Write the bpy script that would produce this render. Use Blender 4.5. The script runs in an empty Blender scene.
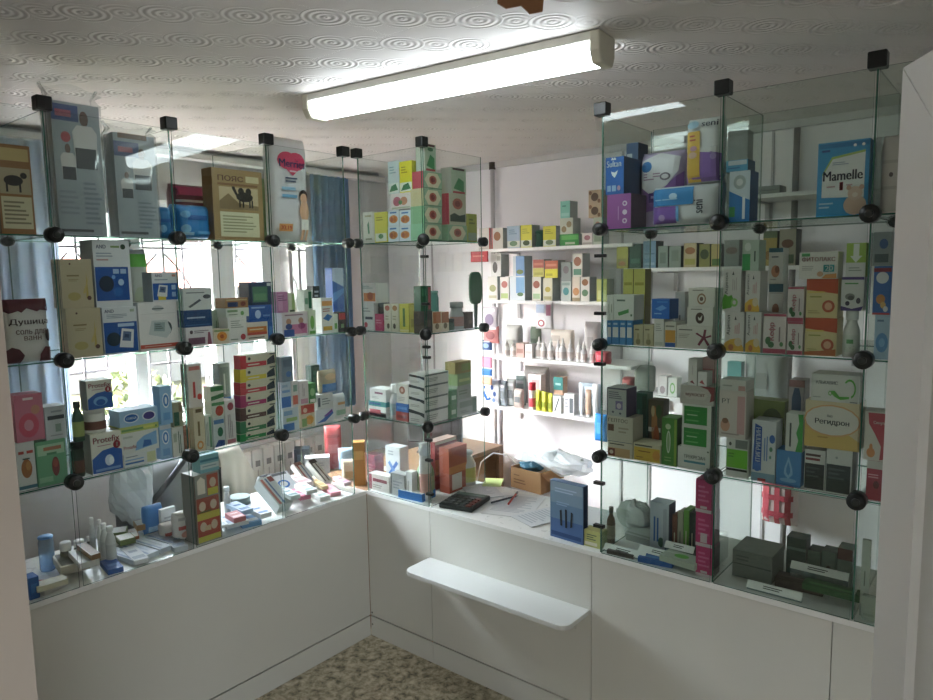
import bpy, bmesh, math, random
from mathutils import Vector, Matrix
random.seed(7)
SC = bpy.context.scene
COL = SC.collection
PI = math.pi
# ------------------------------------------------------------------ camera (solved from the room's own lines)
IW, IH, FPX = 933, 700, 694.86
YAW, PIT, ROL = math.radians(39.2556), math.radians(6.3606), math.radians(-0.9626)
CAM = Vector((2.4115, -2.1815, 1.749))
fw = Vector((-math.sin(YAW)*math.cos(PIT), math.cos(YAW)*math.cos(PIT), -math.sin(PIT)))
r0 = Vector((math.cos(YAW), math.sin(YAW), 0)); u0 = r0.cross(fw)
rt = r0*math.cos(ROL)+u0*math.sin(ROL); up = u0*math.cos(ROL)-r0*math.sin(ROL)
cd = bpy.data.cameras.new('camera'); cam = bpy.data.objects.new('camera', cd); COL.objects.link(cam)
cd.sensor_fit = 'HORIZONTAL'; cd.sensor_width = 36; cd.lens = FPX/IW*36; cd.clip_start = .02; cd.clip_end = 200
M = Matrix((rt, up, -fw)).transposed().to_4x4(); M.translation = CAM; cam.matrix_world = M
SC.camera = cam

def at(px, py, ax, val):
    """the point of the plane (axis ax = val) that the photograph shows at a pixel: measured positions of things on real surfaces"""
    d = fw + rt*((px-IW/2)/FPX) - up*((py-IH/2)/FPX)
    return CAM + d*((val-CAM[ax])/d[ax])

# ------------------------------------------------------------------ materials
def lin(c):
    c = c/255.0
    return c/12.92 if c <= .04045 else ((c+.055)/1.055)**2.4
def rgb(h):
    if len(h) == 3: h = ''.join(k*2 for k in h)
    return (lin(int(h[0:2], 16)), lin(int(h[2:4], 16)), lin(int(h[4:6], 16)), 1)
_mats = {}
def mat(h, rough=.5, metal=0, spec=.4):
    k = (h, rough, metal, spec)
    if k in _mats: return _mats[k]
    m = bpy.data.materials.new('paint_'+h); m.use_nodes = True
    nt = m.node_tree; b = nt.nodes['Principled BSDF']
    b.inputs['Base Color'].default_value = rgb(h); b.inputs['Roughness'].default_value = rough
    b.inputs['Metallic'].default_value = metal; b.inputs['Specular IOR Level'].default_value = spec
    n = nt.nodes.new('ShaderNodeTexNoise'); n.inputs['Scale'].default_value = 35; n.inputs['Detail'].default_value = 2
    tc = nt.nodes.new('ShaderNodeTexCoord'); nt.links.new(tc.outputs['Object'], n.inputs['Vector'])
    mr = nt.nodes.new('ShaderNodeMapRange'); mr.inputs[3].default_value = max(rough-.08, .02); mr.inputs[4].default_value = min(rough+.08, 1)
    nt.links.new(n.outputs['Fac'], mr.inputs[0]); nt.links.new(mr.outputs[0], b.inputs['Roughness'])
    _mats[k] = m
    return m
def newmat(name):
    m = bpy.data.materials.new(name); m.use_nodes = True
    nt = m.node_tree; nt.nodes.clear()
    o = nt.nodes.new('ShaderNodeOutputMaterial')
    return m, nt, o
def N(nt, t, **kw):
    n = nt.nodes.new(t)
    for k, v in kw.items():
        if k.startswith('i_'):
            key = k[2:]
            n.inputs[int(key) if key.isdigit() else key.replace('_', ' ')].default_value = v
        else: setattr(n, k, v)
    return n
def thin_glass(name, tint, gloss=.5, rough=.0, milk=0.0):
    """clear sheet: tinted see-through plus a Fresnel mirror"""
    m, nt, o = newmat(name)
    tr = N(nt, 'ShaderNodeBsdfTransparent'); tr.inputs[0].default_value = (*tint, 1)
    gl = N(nt, 'ShaderNodeBsdfGlossy'); gl.inputs['Roughness'].default_value = rough; gl.inputs[0].default_value = (.9, .95, .93, 1)
    fr = N(nt, 'ShaderNodeFresnel'); fr.inputs[0].default_value = 1.5
    geo = N(nt, 'ShaderNodeNewGeometry')
    ior = N(nt, 'ShaderNodeMix'); ior.inputs[2].default_value = 1.5; ior.inputs[3].default_value = 1/1.5
    nt.links.new(geo.outputs['Backfacing'], ior.inputs[0]); nt.links.new(ior.outputs[0], fr.inputs[0])
    inv = N(nt, 'ShaderNodeMath', operation='SUBTRACT'); inv.inputs[0].default_value = 1; nt.links.new(geo.outputs['Backfacing'], inv.inputs[1])
    mu = N(nt, 'ShaderNodeMath', operation='MULTIPLY'); mu.inputs[1].default_value = gloss; nt.links.new(fr.outputs[0], mu.inputs[0])
    mu2 = N(nt, 'ShaderNodeMath', operation='MULTIPLY'); nt.links.new(mu.outputs[0], mu2.inputs[0]); nt.links.new(inv.outputs[0], mu2.inputs[1])
    mx = N(nt, 'ShaderNodeMixShader'); nt.links.new(mu2.outputs[0], mx.inputs[0]); nt.links.new(tr.outputs[0], mx.inputs[1]); nt.links.new(gl.outputs[0], mx.inputs[2])
    last = mx
    if milk:
        df = N(nt, 'ShaderNodeBsdfDiffuse'); df.inputs[0].default_value = (.8, .85, .85, 1)
        m2 = N(nt, 'ShaderNodeMixShader'); m2.inputs[0].default_value = milk
        nt.links.new(mx.outputs[0], m2.inputs[1]); nt.links.new(df.outputs[0], m2.inputs[2]); last = m2
    nt.links.new(last.outputs[0], o.inputs[0])
    return m
GLASS = thin_glass('case_glass', (.955, .975, .965), 1.35)
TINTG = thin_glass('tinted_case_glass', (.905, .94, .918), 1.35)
SHEETG = thin_glass('shelf_glass', (.955, .975, .965), .45)
PANE = thin_glass('window_glass', (.97, .98, .98), .8)
FILM = thin_glass('clear_film', (.93, .94, .94), 1.5, .12, .10)
CLEARB = thin_glass('clear_plastic', (.80, .9, .93), 1.2, .08, .12)
def glass_edge():
    m, nt, o = newmat('glass_edge')
    b = N(nt, 'ShaderNodeBsdfPrincipled'); b.inputs['Base Color'].default_value = (.05, .17, .115, 1); b.inputs['Roughness'].default_value = .15
    b.inputs['Transmission Weight'].default_value = .35
    nt.links.new(b.outputs[0], o.inputs[0]); return m
EDGE = glass_edge()

def laminate(name, h, rough=.35):
    m, nt, o = newmat(name)
    b = N(nt, 'ShaderNodeBsdfPrincipled'); b.inputs['Roughness'].default_value = rough
    tc = N(nt, 'ShaderNodeTexCoord'); n = N(nt, 'ShaderNodeTexNoise'); n.inputs['Scale'].default_value = 3; n.inputs['Detail'].default_value = 4
    nt.links.new(tc.outputs['Object'], n.inputs['Vector'])
    cr = N(nt, 'ShaderNodeValToRGB'); c = rgb(h); cr.color_ramp.elements[0].color = tuple(x*.94 for x in c[:3])+(1,); cr.color_ramp.elements[1].color = c
    nt.links.new(n.outputs['Fac'], cr.inputs[0]); nt.links.new(cr.outputs[0], b.inputs['Base Color']); nt.links.new(b.outputs[0], o.inputs[0])
    return m
WHITE_LAM = laminate('white_laminate', 'cfcec6')
WALL = laminate('wall_paint', 'cdcbcb', .75)
WALLW = laminate('white_wall_panel', 'f3f0f3', .5)
JAMB = laminate('cream_jamb', 'bdb2a8', .6)
PVC = mat('eeeeee', .3)

def floor_mat():
    m, nt, o = newmat('marbled_linoleum')
    b = N(nt, 'ShaderNodeBsdfPrincipled'); b.inputs['Roughness'].default_value = .45
    tc = N(nt, 'ShaderNodeTexCoord')
    n = N(nt, 'ShaderNodeTexNoise'); n.inputs['Scale'].default_value = 27; n.inputs['Detail'].default_value = 7; n.inputs['Roughness'].default_value = .7; n.inputs['Distortion'].default_value = .3
    nt.links.new(tc.outputs['Object'], n.inputs['Vector'])
    cr = N(nt, 'ShaderNodeValToRGB'); e = cr.color_ramp.elements
    e[0].position = .36; e[0].color = rgb('5d5745'); e[1].position = .66; e[1].color = rgb('d8cfba')
    k = e.new(.5); k.color = rgb('ada289')
    nt.links.new(n.outputs['Fac'], cr.inputs[0]); nt.links.new(cr.outputs[0], b.inputs['Base Color']); nt.links.new(b.outputs[0], o.inputs[0])
    return m
def ceiling_mat():
    """foam ceiling tiles 0.5 m with pressed rings: a bump, no colour"""
    m, nt, o = newmat('foam_ceiling_tile')
    b = N(nt, 'ShaderNodeBsdfPrincipled'); b.inputs['Base Color'].default_value = rgb('dcd7d4'); b.inputs['Roughness'].default_value = .55
    tc = N(nt, 'ShaderNodeTexCoord')
    def grid(scale, offx, offy):
        mp = N(nt, 'ShaderNodeMapping'); mp.inputs['Scale'].default_value = (scale, scale, scale); mp.inputs['Location'].default_value = (offx, offy, 0)
        nt.links.new(tc.outputs['Object'], mp.inputs[0])
        fr = N(nt, 'ShaderNodeVectorMath', operation='FRACTION'); nt.links.new(mp.outputs[0], fr.inputs[0])
        sb = N(nt, 'ShaderNodeVectorMath', operation='SUBTRACT'); sb.inputs[1].default_value = (.5, .5, 0); nt.links.new(fr.outputs[0], sb.inputs[0])
        ml = N(nt, 'ShaderNodeVectorMath', operation='MULTIPLY'); ml.inputs[1].default_value = (1, 1, 0); nt.links.new(sb.outputs[0], ml.inputs[0])
        return mp, ml
    def mth(op, a, bb=None, c=None):
        n = N(nt, 'ShaderNodeMath', operation=op)
        for i, x in enumerate((a, bb, c)):
            if x is None: continue
            if isinstance(x, (int, float)): n.inputs[i].default_value = x
            else: nt.links.new(x, n.inputs[i])
        return n.outputs[0]
    def rings(off):
        mp, loc = grid(7, off, off)
        ln = N(nt, 'ShaderNodeVectorMath', operation='LENGTH'); nt.links.new(loc.outputs[0], ln.inputs[0])
        r = ln.outputs['Value']
        s = mth('SINE', mth('MULTIPLY', r, 46.0))
        inside = mth('LESS_THAN', r, .47)
        ck = N(nt, 'ShaderNodeTexChecker'); ck.inputs['Scale'].default_value = 1; nt.links.new(mp.outputs[0], ck.inputs['Vector'])
        plate = mth('ADD', mth('MULTIPLY', s, .35), 1.2)
        return mth('MULTIPLY', mth('MULTIPLY', plate, inside), ck.outputs['Fac'])
    h = mth('MAXIMUM', rings(0.0), mth('MULTIPLY', rings(.5), .55))
    _, tl = grid(2, .1, .44)
    sx = N(nt, 'ShaderNodeSeparateXYZ'); nt.links.new(tl.outputs[0], sx.inputs[0])
    mxx = mth('MAXIMUM', mth('ABSOLUTE', sx.outputs[0]), mth('ABSOLUTE', sx.outputs[1]))
    seam = mth('MULTIPLY', mth('GREATER_THAN', mxx, .494), -2.5)
    bp = N(nt, 'ShaderNodeBump'); bp.inputs['Strength'].default_value = 1.0; bp.inputs['Distance'].default_value = .006
    nt.links.new(mth('ADD', h, seam), bp.inputs['Height']); nt.links.new(bp.outputs[0], b.inputs['Normal'])
    nt.links.new(b.outputs[0], o.inputs[0]); return m
def emit(name, h, s):
    m, nt, o = newmat(name); e = N(nt, 'ShaderNodeEmission'); e.inputs[0].default_value = rgb(h); e.inputs[1].default_value = s
    nt.links.new(e.outputs[0], o.inputs[0]); return m

# ------------------------------------------------------------------ mesh collector
class MB:
    def __init__(s): s.v = []; s.f = []; s.m = []; s.mats = []; s.sm = []
    def mi(s, m):
        if isinstance(m, str): m = mat(m)
        if m not in s.mats: s.mats.append(m)
        return s.mats.index(m)
    def face(s, pts, m, smooth=False):
        b = len(s.v); s.v += [tuple(p) for p in pts]; s.f.append(list(range(b, b+len(pts)))); s.m.append(s.mi(m)); s.sm.append(smooth)
    def add(s, vs, fs, m, smooth=False):
        b = len(s.v); s.v += [tuple(p) for p in vs]; i = s.mi(m)
        for f in fs: s.f.append([k+b for k in f]); s.m.append(i); s.sm.append(smooth)
    def box(s, lo, hi, m, ms=None):
        """ms: optional materials for (-x,+x,-y,+y,-z,+z)"""
        (x0, y0, z0), (x1, y1, z1) = lo, hi
        vs = [(x0, y0, z0), (x1, y0, z0), (x1, y1, z0), (x0, y1, z0), (x0, y0, z1), (x1, y0, z1), (x1, y1, z1), (x0, y1, z1)]
        fs = [(0, 4, 7, 3), (1, 2, 6, 5), (0, 1, 5, 4), (3, 7, 6, 2), (0, 3, 2, 1), (4, 5, 6, 7)]
        b = len(s.v); s.v += vs
        for i, f in enumerate(fs):
            s.f.append([k+b for k in f]); s.m.append(s.mi((ms[i] if ms and ms[i] else m))); s.sm.append(False)
    def lathe(s, prof, m, seg=20, smooth=True, cap=True):
        """prof: (r, z) from bottom to top"""
        vs = []; fs = []
        for r, z in prof:
            for k in range(seg):
                a = 2*PI*k/seg; vs.append((r*math.cos(a), r*math.sin(a), z))
        n = len(prof)
        for i in range(n-1):
            for k in range(seg):
                k2 = (k+1) % seg
                fs.append((i*seg+k, i*seg+k2, (i+1)*seg+k2, (i+1)*seg+k))
        if cap:
            fs.append(tuple(range(seg-1, -1, -1))); fs.append(tuple((n-1)*seg+k for k in range(seg)))
        s.add(vs, fs, m, smooth)
    def tube(s, pts, r, m, seg=8, r2=None):
        pts = [Vector(p) for p in pts]; vs = []; fs = []; n = len(pts)
        for i, p in enumerate(pts):
            t = (pts[min(i+1, n-1)]-pts[max(i-1, 0)]).normalized()
            a = t.cross(Vector((0, 0, 1)))
            if a.length < .05: a = t.cross(Vector((1, 0, 0)))
            a.normalize(); b = t.cross(a); rr = r if r2 is None else r+(r2-r)*i/max(n-1, 1)
            for k in range(seg):
                an = 2*PI*k/seg; vs.append(p+a*math.cos(an)*rr+b*math.sin(an)*rr)
        for i in range(n-1):
            for k in range(seg):
                k2 = (k+1) % seg; fs.append((i*seg+k, i*seg+k2, (i+1)*seg+k2, (i+1)*seg+k))
        fs.append(tuple(range(seg-1, -1, -1))); fs.append(tuple((n-1)*seg+k for k in range(seg)))
        s.add(vs, fs, m, True)
    def prism(s, poly, z0, z1, m):
        n = len(poly); vs = [(x, y, z0) for x, y in poly]+[(x, y, z1) for x, y in poly]
        fs = [tuple(range(n-1, -1, -1)), tuple(range(n, 2*n))]+[(i, (i+1) % n, n+(i+1) % n, n+i) for i in range(n)]
        s.add(vs, fs, m)
    def xf(s, mtx):
        s.v = [tuple(mtx @ Vector(p)) for p in s.v]; return s
    def build(s, name, parent=None, loc=None, rz=0, bevel=0, smooth=False):
        me = bpy.data.meshes.new(name); me.from_pydata(s.v, [], s.f)
        for m in s.mats: me.materials.append(m)
        me.polygons.foreach_set('material_index', s.m); me.polygons.foreach_set('use_smooth', [bool(x or smooth) for x in s.sm]); me.update()
        o = bpy.data.objects.new(name, me); COL.objects.link(o)
        if parent: o.parent = parent
        if loc is not None: o.location = loc
        o.rotation_euler[2] = rz
        if bevel:
            b = o.modifiers.new('soft', 'BEVEL'); b.width = bevel; b.segments = 2; b.limit_method = 'ANGLE'; b.angle_limit = .7
        return o
def empty(name, loc=(0, 0, 0), rz=0):
    o = bpy.data.objects.new(name, None); COL.objects.link(o); o.location = loc; o.rotation_euler[2] = rz; o.empty_display_size = .02
    return o
def tag(o, label, cat, group=None, kind=None):
    o['label'] = label; o['category'] = cat
    if group: o['group'] = group
    if kind: o['kind'] = kind
    return o
def struct(o): o['kind'] = 'structure'; return o
def copy_tree(o, parent=None):
    c = o.copy(); COL.objects.link(c); c.parent = parent
    for ch in list(o.children): copy_tree(ch, c)
    return c
_txt = {}
def text_mesh(s):
    if s in _txt: return _txt[s]
    c = bpy.data.curves.new('t', 'FONT'); c.body = s; c.resolution_u = 3; c.fill_mode = 'NONE'
    o = bpy.data.objects.new('t', c); COL.objects.link(o)
    dg = bpy.context.evaluated_depsgraph_get(); me = bpy.data.meshes.new_from_object(o.evaluated_get(dg))
    from mathutils.geometry import delaunay_2d_cdt
    pv = [v.co.to_2d() for v in me.vertices]; pe = [tuple(k.vertices) for k in me.edges]
    r = delaunay_2d_cdt(pv, pe, [], 0, 1e-5)
    def inside(x, y):       # even-odd rule against the glyph outlines
        n = 0
        for i, j in pe:
            p, q = pv[i], pv[j]
            if (p.y > y) != (q.y > y) and x < p.x+(y-p.y)/(q.y-p.y)*(q.x-p.x): n += 1
        return n % 2 == 1
    vs = list(r[0]); fs = [tuple(f) for f in r[2] if inside(sum(vs[k].x for k in f)/len(f), sum(vs[k].y for k in f)/len(f))]
    bpy.data.objects.remove(o); bpy.data.curves.remove(c); bpy.data.meshes.remove(me)
    x0 = min(v.x for v in vs); x1 = max(v.x for v in vs); y0 = min(v.y for v in vs); y1 = max(v.y for v in vs)
    vs = [((v.x-x0)/(x1-x0)-.5, (v.y-y0)/(y1-y0)-.5) for v in vs]
    _txt[s] = (vs, fs, (x1-x0)/(y1-y0)); return _txt[s]
# print vocabulary: everything in 0..1 of the printed face
def R(a, b, c, d, col): return ('r', a, b, c, d, col)
def O(u, v, ru, rv, col): return ('o', u, v, ru, rv, col)
def P(col, *pts): return ('p', pts, col)
def T(s, u, v, w, h, col, rot=0): return ('t', s, u, v, w, h, col, rot)
def U(u, v, w, h, col, rot=0): return V(u-h/2, v-w/2, u+h/2, v+w/2, 1, col) if rot else B(u-w/2, v-h/2, u+w/2, v+h/2, 1, col)      # lettering too small to read
def B(a, b, c, d, n, col): return ('b', a, b, c, d, n, col)      # n lines of small print
def V(a, b, c, d, n, col): return ('v', a, b, c, d, n, col)      # the same, set vertically
def prints(mb, design, surf, w, h, step=3):
    """lay flat print on a face; surf(u, v, k) gives the local point k layers above the face"""
    k = 0
    for d in design:
        k += 1; t = d[0]
        def quad(a, b, c, e, col, nu=1, nv=1):
            for i in range(nu):
                for j in range(nv):
                    p, q = a+(c-a)*i/nu, a+(c-a)*(i+1)/nu; r, s = b+(e-b)*j/nv, b+(e-b)*(j+1)/nv
                    mb.face([surf(p, r, k), surf(q, r, k), surf(q, s, k), surf(p, s, k)], col)
        if t == 'r': quad(*d[1:6], step if d[3]-d[1] > .2 else 1, step if d[4]-d[2] > .2 else 1)
        elif t == 'o':
            u, v, ru, rv, col = d[1:]; n = 16; c = surf(u, v, k)
            ring = [surf(u+ru*math.cos(2*PI*i/n), v+rv*math.sin(2*PI*i/n), k) for i in range(n)]
            if step == 1: mb.face(ring, col)
            else:
                for i in range(n): mb.face([c, ring[i], ring[(i+1) % n]], col)
        elif t == 'p':
            if step == 1: mb.face([surf(u, v, k) for u, v in d[1]], d[2])
            else:
                pts = d[1]; c = (sum(q[0] for q in pts)/len(pts), sum(q[1] for q in pts)/len(pts))
                def tri(a, b, e, n):
                    if n == 0: mb.face([surf(*a, k), surf(*b, k), surf(*e, k)], d[2]); return
                    ab, be, ea = [((p[0]+q[0])/2, (p[1]+q[1])/2) for p, q in ((a, b), (b, e), (e, a))]
                    tri(a, ab, ea, n-1); tri(ab, b, be, n-1); tri(ea, be, e, n-1); tri(ab, be, ea, n-1)
                for i in range(len(pts)): tri(c, pts[i], pts[(i+1) % len(pts)], 2)
        elif t == 'b':
            a, b, c, e, n, col = d[1:]; rr = random.Random(int(a*997+b*499+n))
            for i in range(n):
                y = e-(e-b)*(i+.25)/n; y2 = y-(e-b)/n*.45; quad(a, y2, a+(c-a)*rr.uniform(.6, 1), y, col)
        elif t == 'v':
            a, b, c, e, n, col = d[1:]; rr = random.Random(int(a*997+b*499+n))
            for i in range(n):
                x = a+(c-a)*(i+.25)/n; x2 = x+(c-a)/n*.5; quad(x, b, x2, b+(e-b)*rr.uniform(.6, 1), col)
        elif t == 't':
            s, u, v, tw, th, col, rot = d[1:]; vs, fs, asp = text_mesh(s)
            if rot: pts = [surf(u-q*th, v+p*tw, k) for p, q in vs]
            else: pts = [surf(u+p*tw, v+q*th, k) for p, q in vs]
            mb.add(pts, fs, col)
            bw = .055*th*h/w if not rot else .055*th*w/h      # a heavier face: the same letters once more, a hair aside
            mb.add([surf(u-q*th, v+p*tw+bw, k) for p, q in vs] if rot else [surf(u+p*tw+bw, v+q*th, k) for p, q in vs], fs, col)
EPS = .0003
def carton_mesh(w, d, h, col, design=(), sc=None, tc=None, side=()):
    """a folding carton: origin at the middle of its base; its printed face looks along -y"""
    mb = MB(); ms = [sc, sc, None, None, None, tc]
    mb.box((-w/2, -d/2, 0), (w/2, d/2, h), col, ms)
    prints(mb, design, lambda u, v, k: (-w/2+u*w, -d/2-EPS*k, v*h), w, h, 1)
    prints(mb, side, lambda u, v, k: (w/2+EPS*k, -d/2+u*d, v*h), d, h, 1)
    # tuck flap seam on the lid
    mb.box((-w/2+.001, d/2-.004, h), (w/2-.001, d/2-.003, h+.0003), '8a8880')
    return mb
def pouch_mesh(w, d, h, col, design=(), crimp=.06, sq=4.5):
    def fy(u, v):
        a = max(0, 1-abs(2*u-1)**sq); b = max(0, 1-abs(2*v-1)**(sq+1)); return d/2*(a*b)**.5
    mb = MB(); nu, nv = 20, 20; vs = []; fs = []
    for sgn in (-1, 1):
        for i in range(nu+1):
            for j in range(nv+1):
                u, v = i/nu, j/nv; wx = 1+.015*math.sin(v*9+i)
                vs.append(((u-.5)*w*wx, sgn*(fy(u, v)+.0015), v*h))
    s = (nu+1)*(nv+1)
    for i in range(nu):
        for j in range(nv):
            a = i*(nv+1)+j; q = (a, a+nv+1, a+nv+2, a+1); fs.append(q); fs.append(tuple(x+s for x in reversed(q)))
    rim = [i*(nv+1) for i in range(nu+1)]+[nu*(nv+1)+j for j in range(1, nv+1)]+[i*(nv+1)+nv for i in range(nu-1, -1, -1)]+[j for j in range(nv-1, 0, -1)]
    for a, b in zip(rim, rim[1:]+rim[:1]): fs.append((b, a, a+s, b+s))
    mb.add(vs, fs, col, True)
    prints(mb, design, lambda u, v, k: ((u-.5)*w, -fy(min(max(u, .01), .99), min(max(v, .01),   .99))-.0048-.0009*k, v*h), w, h, 8)
    return mb
# ================================================================== the room
HC, Z1, Z2, Z3, Z4, ZC = .726, 1.088, 1.490, 1.889, 2.279, 2.42
WX, WY = -1.17, 1.34            # window wall, back wall
def sbox(name, lo, hi, m, ms=None):
    b = MB(); b.box(lo, hi, m, ms); return struct(b.build(name))
sbox('floor', (-1.9, -4.2, -.06), (3.7, 2.0, 0), floor_mat())
sbox('ceiling', (-1.9, -4.2, ZC), (3.7, 2.0, ZC+.06), ceiling_mat())
FILL_GAP = (-3.9, -2.4, 2.0)
WIN = (-.948, .481, .964, 2.152)    # window opening: y0 y1 z0 z1
b = MB()
b.box((WX-.25, -4.2, 0), (WX, WIN[0], ZC), WALL); b.box((WX-.25, WIN[1], 0), (WX, 2.0, ZC), WALL)
b.box((WX-.25, WIN[0], 0), (WX, WIN[1], WIN[2]), WALL); b.box((WX-.25, WIN[0], WIN[3]), (WX, WIN[1], ZC), WALL)
struct(b.build('wall_left'))
sbox('wall_back', (WX, WY, 0), (3.7, WY+.1, ZC), WALLW)
b = MB()      # unseen entrance gap behind the camera, added so daylight fills the counter fronts
b.box((3.6, -4.2, 0), (3.7, FILL_GAP[0], ZC), WALL); b.box((3.6, FILL_GAP[1], 0), (3.7, WY, ZC), WALL); b.box((3.6, FILL_GAP[0], FILL_GAP[2]), (3.7, FILL_GAP[1], ZC), WALL); struct(b.build('wall_right'))
sbox('wall_rear', (WX, -4.2, 0), (3.6, -4.1, ZC), WALL)
sbox('wall_front', (WX, -1.90, 0), (1.09, -1.775, ZC), JAMB)
# added fill door behind the camera: grey tinted pane in a white frame
b = MB(); fy0, fy1, fz = FILL_GAP[0], FILL_GAP[1], FILL_GAP[2]
for lo, hi in (((3.62, fy0, 0), (3.68, fy0+.07, fz)), ((3.62, fy1-.07, 0), (3.68, fy1, fz)), ((3.62, fy0+.07, 0), (3.68, fy1-.07, .1)), ((3.62, fy0+.07, fz-.07), (3.68, fy1-.07, fz))): b.box(lo, hi, PVC)
d2 = struct(b.build('fill_door'))
b = MB(); b.box((3.648, fy0+.07, .1), (3.652, fy1-.07, fz-.07), thin_glass('fill_pane', (.88, .88, .87), .8, 0, .12)); b.build('door_pane', d2)
# wall panel seams and the slim cornice
for i, x in enumerate((-.75, .65, .82, 1.42)):
    sbox('trim_%d' % (i+1), (x-.006, WY-.006, 0), (x+.006, WY-.0005, ZC), mat('b9b6b8', .5))
sbox('trim_5', (WX+.001, WY-.03, ZC-.035), (3.6, WY-.0005, ZC-.001), mat('cfcccb', .5))
# window: white plastic frame, two mullions, three panes
w = MB(); y0, y1, z0, z1 = WIN; xa, xb = WX-.16, WX-.09
for lo, hi in (((xa, y0, z0), (xb, y0+.07, z1)), ((xa, y1-.134, z0), (xb, y1, z1)), ((xa, y0+.07, z0), (xb, y1-.134, z0+.07)), ((xa, y0+.07, z1-.07), (xb, y1-.134, z1))): w.box(lo, hi, PVC)
win = struct(w.build('window_1'))
def part(mb, name, parent, **k):
    return mb.build(name, parent, **k)
for a, c in ((-.470, -.399), (.003, .150)):
    m = MB(); m.box((xa+.005, a, z0+.07), (xb+.012, c, z1-.07), PVC); part(m, 'mullion', win, bevel=.006)
for a, c in ((y0+.07, -.470), (-.399, .003), (.150, y1-.134)):
    m = MB(); m.box((xa+.03, a, z0+.07), (xa+.036, c, z1-.07), PANE); part(m, 'pane', win)
m = MB(); m.box((WX-.085, y0+.005, z0+.001), (WX+.12, y1-.005, z0+.03), PVC); part(m, 'window_sill', win, bevel=.006)
# security grille outside the window
g = empty('window_grille', (WX-.24, 0, z0)); tag(g, 'thin metal security grille with curved bars outside the window', 'window grille')
iron = mat('6f6a70', .5)
m = MB()
yy = y0+.06
while yy < y1:
    m.box((-.007, yy-.006, .01), (.007, yy+.006, z1-z0-.01), iron); yy += .115
m.build('vertical_bar_grille', g)
m = MB()
for zz in (.30, .62, .95, 1.2): m.box((-.0055, y0+.01, zz-.006), (.0055, y1-.01, zz+.006), iron)
m.build('cross_bar_grille', g)
m = MB()
for yc in (-.68, -.215, .24):
    for s in (-1, 1):
        m.tube([(0.008, yc+s*(.02+.16*math.sin(t*PI/8)), .42+.5*t/8) for t in range(9)], .006, iron, 6)
m.build('scroll_grille', g)
# outside
sbox('ground', (-60, -40, -.9), (WX-.3, 60, -.8), mat('3a382f', .95, 0, 0))
h = empty('house', (-17, 8.5, -.8)); tag(h, 'pale house with low pinkish roof seen through the window', 'house')
m = MB(); m.box((-3, -5, 0), (3, 5, 2.3), mat('6e6a66', .9, 0, 0)); m.build('house_wall', h)
m = MB(); m.prism([(-3.4, 2.3), (3.6, 2.3), (0, 3.1)], -5.3, 5.3, mat('6a4642', .9, 0, 0)); m.xf(Matrix(((1, 0, 0, 0), (0, 0, 1, 0), (0, 1, 0, 0), (0, 0, 0, 1)))); m.build('roof', h)
for yc in (-3, 0, 3):
    m = MB(); m.box((3.0, yc-.5, .8), (3.03, yc+.5, 1.8), '8f8f93'); m.build('house_window', h)
def bush(x, y, s, lab):
    mb = MB(); rr = random.Random(int(x*10+y*7))
    for _ in range(420):
        a = rr.uniform(0, 2*PI); t = rr.random(); r = s*math.sqrt(1-t*t)*rr.uniform(.5, 1); c = Vector((r*math.cos(a), r*math.sin(a), .05*s+t*s*1.1)); q = Vector((rr.uniform(-1, 1), rr.uniform(-1, 1), rr.uniform(-1, 1))).normalized()*.12*s; e = q.cross(Vector((rr.uniform(-1, 1), 1, rr.uniform(-1, 1)))).normalized()*.06*s
        mb.face([c-q, c+e, c+q, c-e], mat(rr.choice(('565c44', '62664e', '4c543c')), .9, 0, 0))
    st = empty('shrub', (x, y, -.8)); tag(st, lab, 'shrub', 'shrubs outside the window'); mb.build('foliage', st)
    m = MB(); m.tube([(0, 0, 0), (.02*s, 0, .8*s)], .05*s, '6b5a48', 6); m.build('stem', st)
bush(-7.2, .6, .9, 'pale green shrub outside the pane nearest the partition'); bush(-8, 2.6, 1.0, 'pale green shrub outside the middle window pane'); bush(-6.8, 4.0, .8, 'low green shrub outside the pane beside the curtain')
# pink plastic basin lid lying outside
t = empty('plastic_sheet', (-5.2, 2.55, -.8)); tag(t, 'pink plastic sheet on a stake outside the window', 'plastic sheet')
m = pouch_mesh(.75, .08, .32, mat('b0557a', .9, 0, 0)); m.xf(Matrix.Rotation(PI/2, 4, 'Z') @ Matrix.Translation((0, 0, .95))); m.build('sheet', t)
m = MB(); m.tube([(0, 0, 0), (0, 0, 1.0)], .02, '8a7a66', 6); m.build('stake', t)
# curtains on a ceiling rail
def curtain(name, y0, y1, z0, z1, col, label, folds, amp=.03):
    mb = MB(); n = folds*8; vs = []; fs = []
    for sgn in (0, .004):
        for i in range(n+1):
            y = y0+(y1-y0)*i/n; x = amp*math.sin(2*PI*folds*i/n)+.008*math.sin(i*1.7)
            vs += [(x+sgn, y, z0), (x*.8+sgn, y, (z0+z1)/2), (x*.6+sgn, y, z1)]
    k = 3*(n+1)
    for i in range(n):
        for j in range(2):
            q = (i*3+j, i*3+3+j, i*3+4+j, i*3+1+j); fs += [tuple(reversed(q)), tuple(a+k for a in q)]
    mb.add(vs, fs, col, True); o = mb.build(name, None, (WX+.09, 0, 0)); return o
def cloth(name, h, trans):
    m, nt, o = newmat(name); d = N(nt, 'ShaderNodeBsdfDiffuse'); d.inputs[0].default_value = rgb(h)
    t = N(nt, 'ShaderNodeBsdfTranslucent'); t.inputs[0].default_value = rgb(h); x = N(nt, 'ShaderNodeMixShader'); x.inputs[0].default_value = trans
    nt.links.new(d.outputs[0], x.inputs[1]); nt.links.new(t.outputs[0], x.inputs[2]); nt.links.new(x.outputs[0], o.inputs[0]); return m
o = curtain('window_curtain', .597, .905, .884, 2.365, cloth('blue_cloth', '7d9dbb', .45), '', 6)
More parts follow.
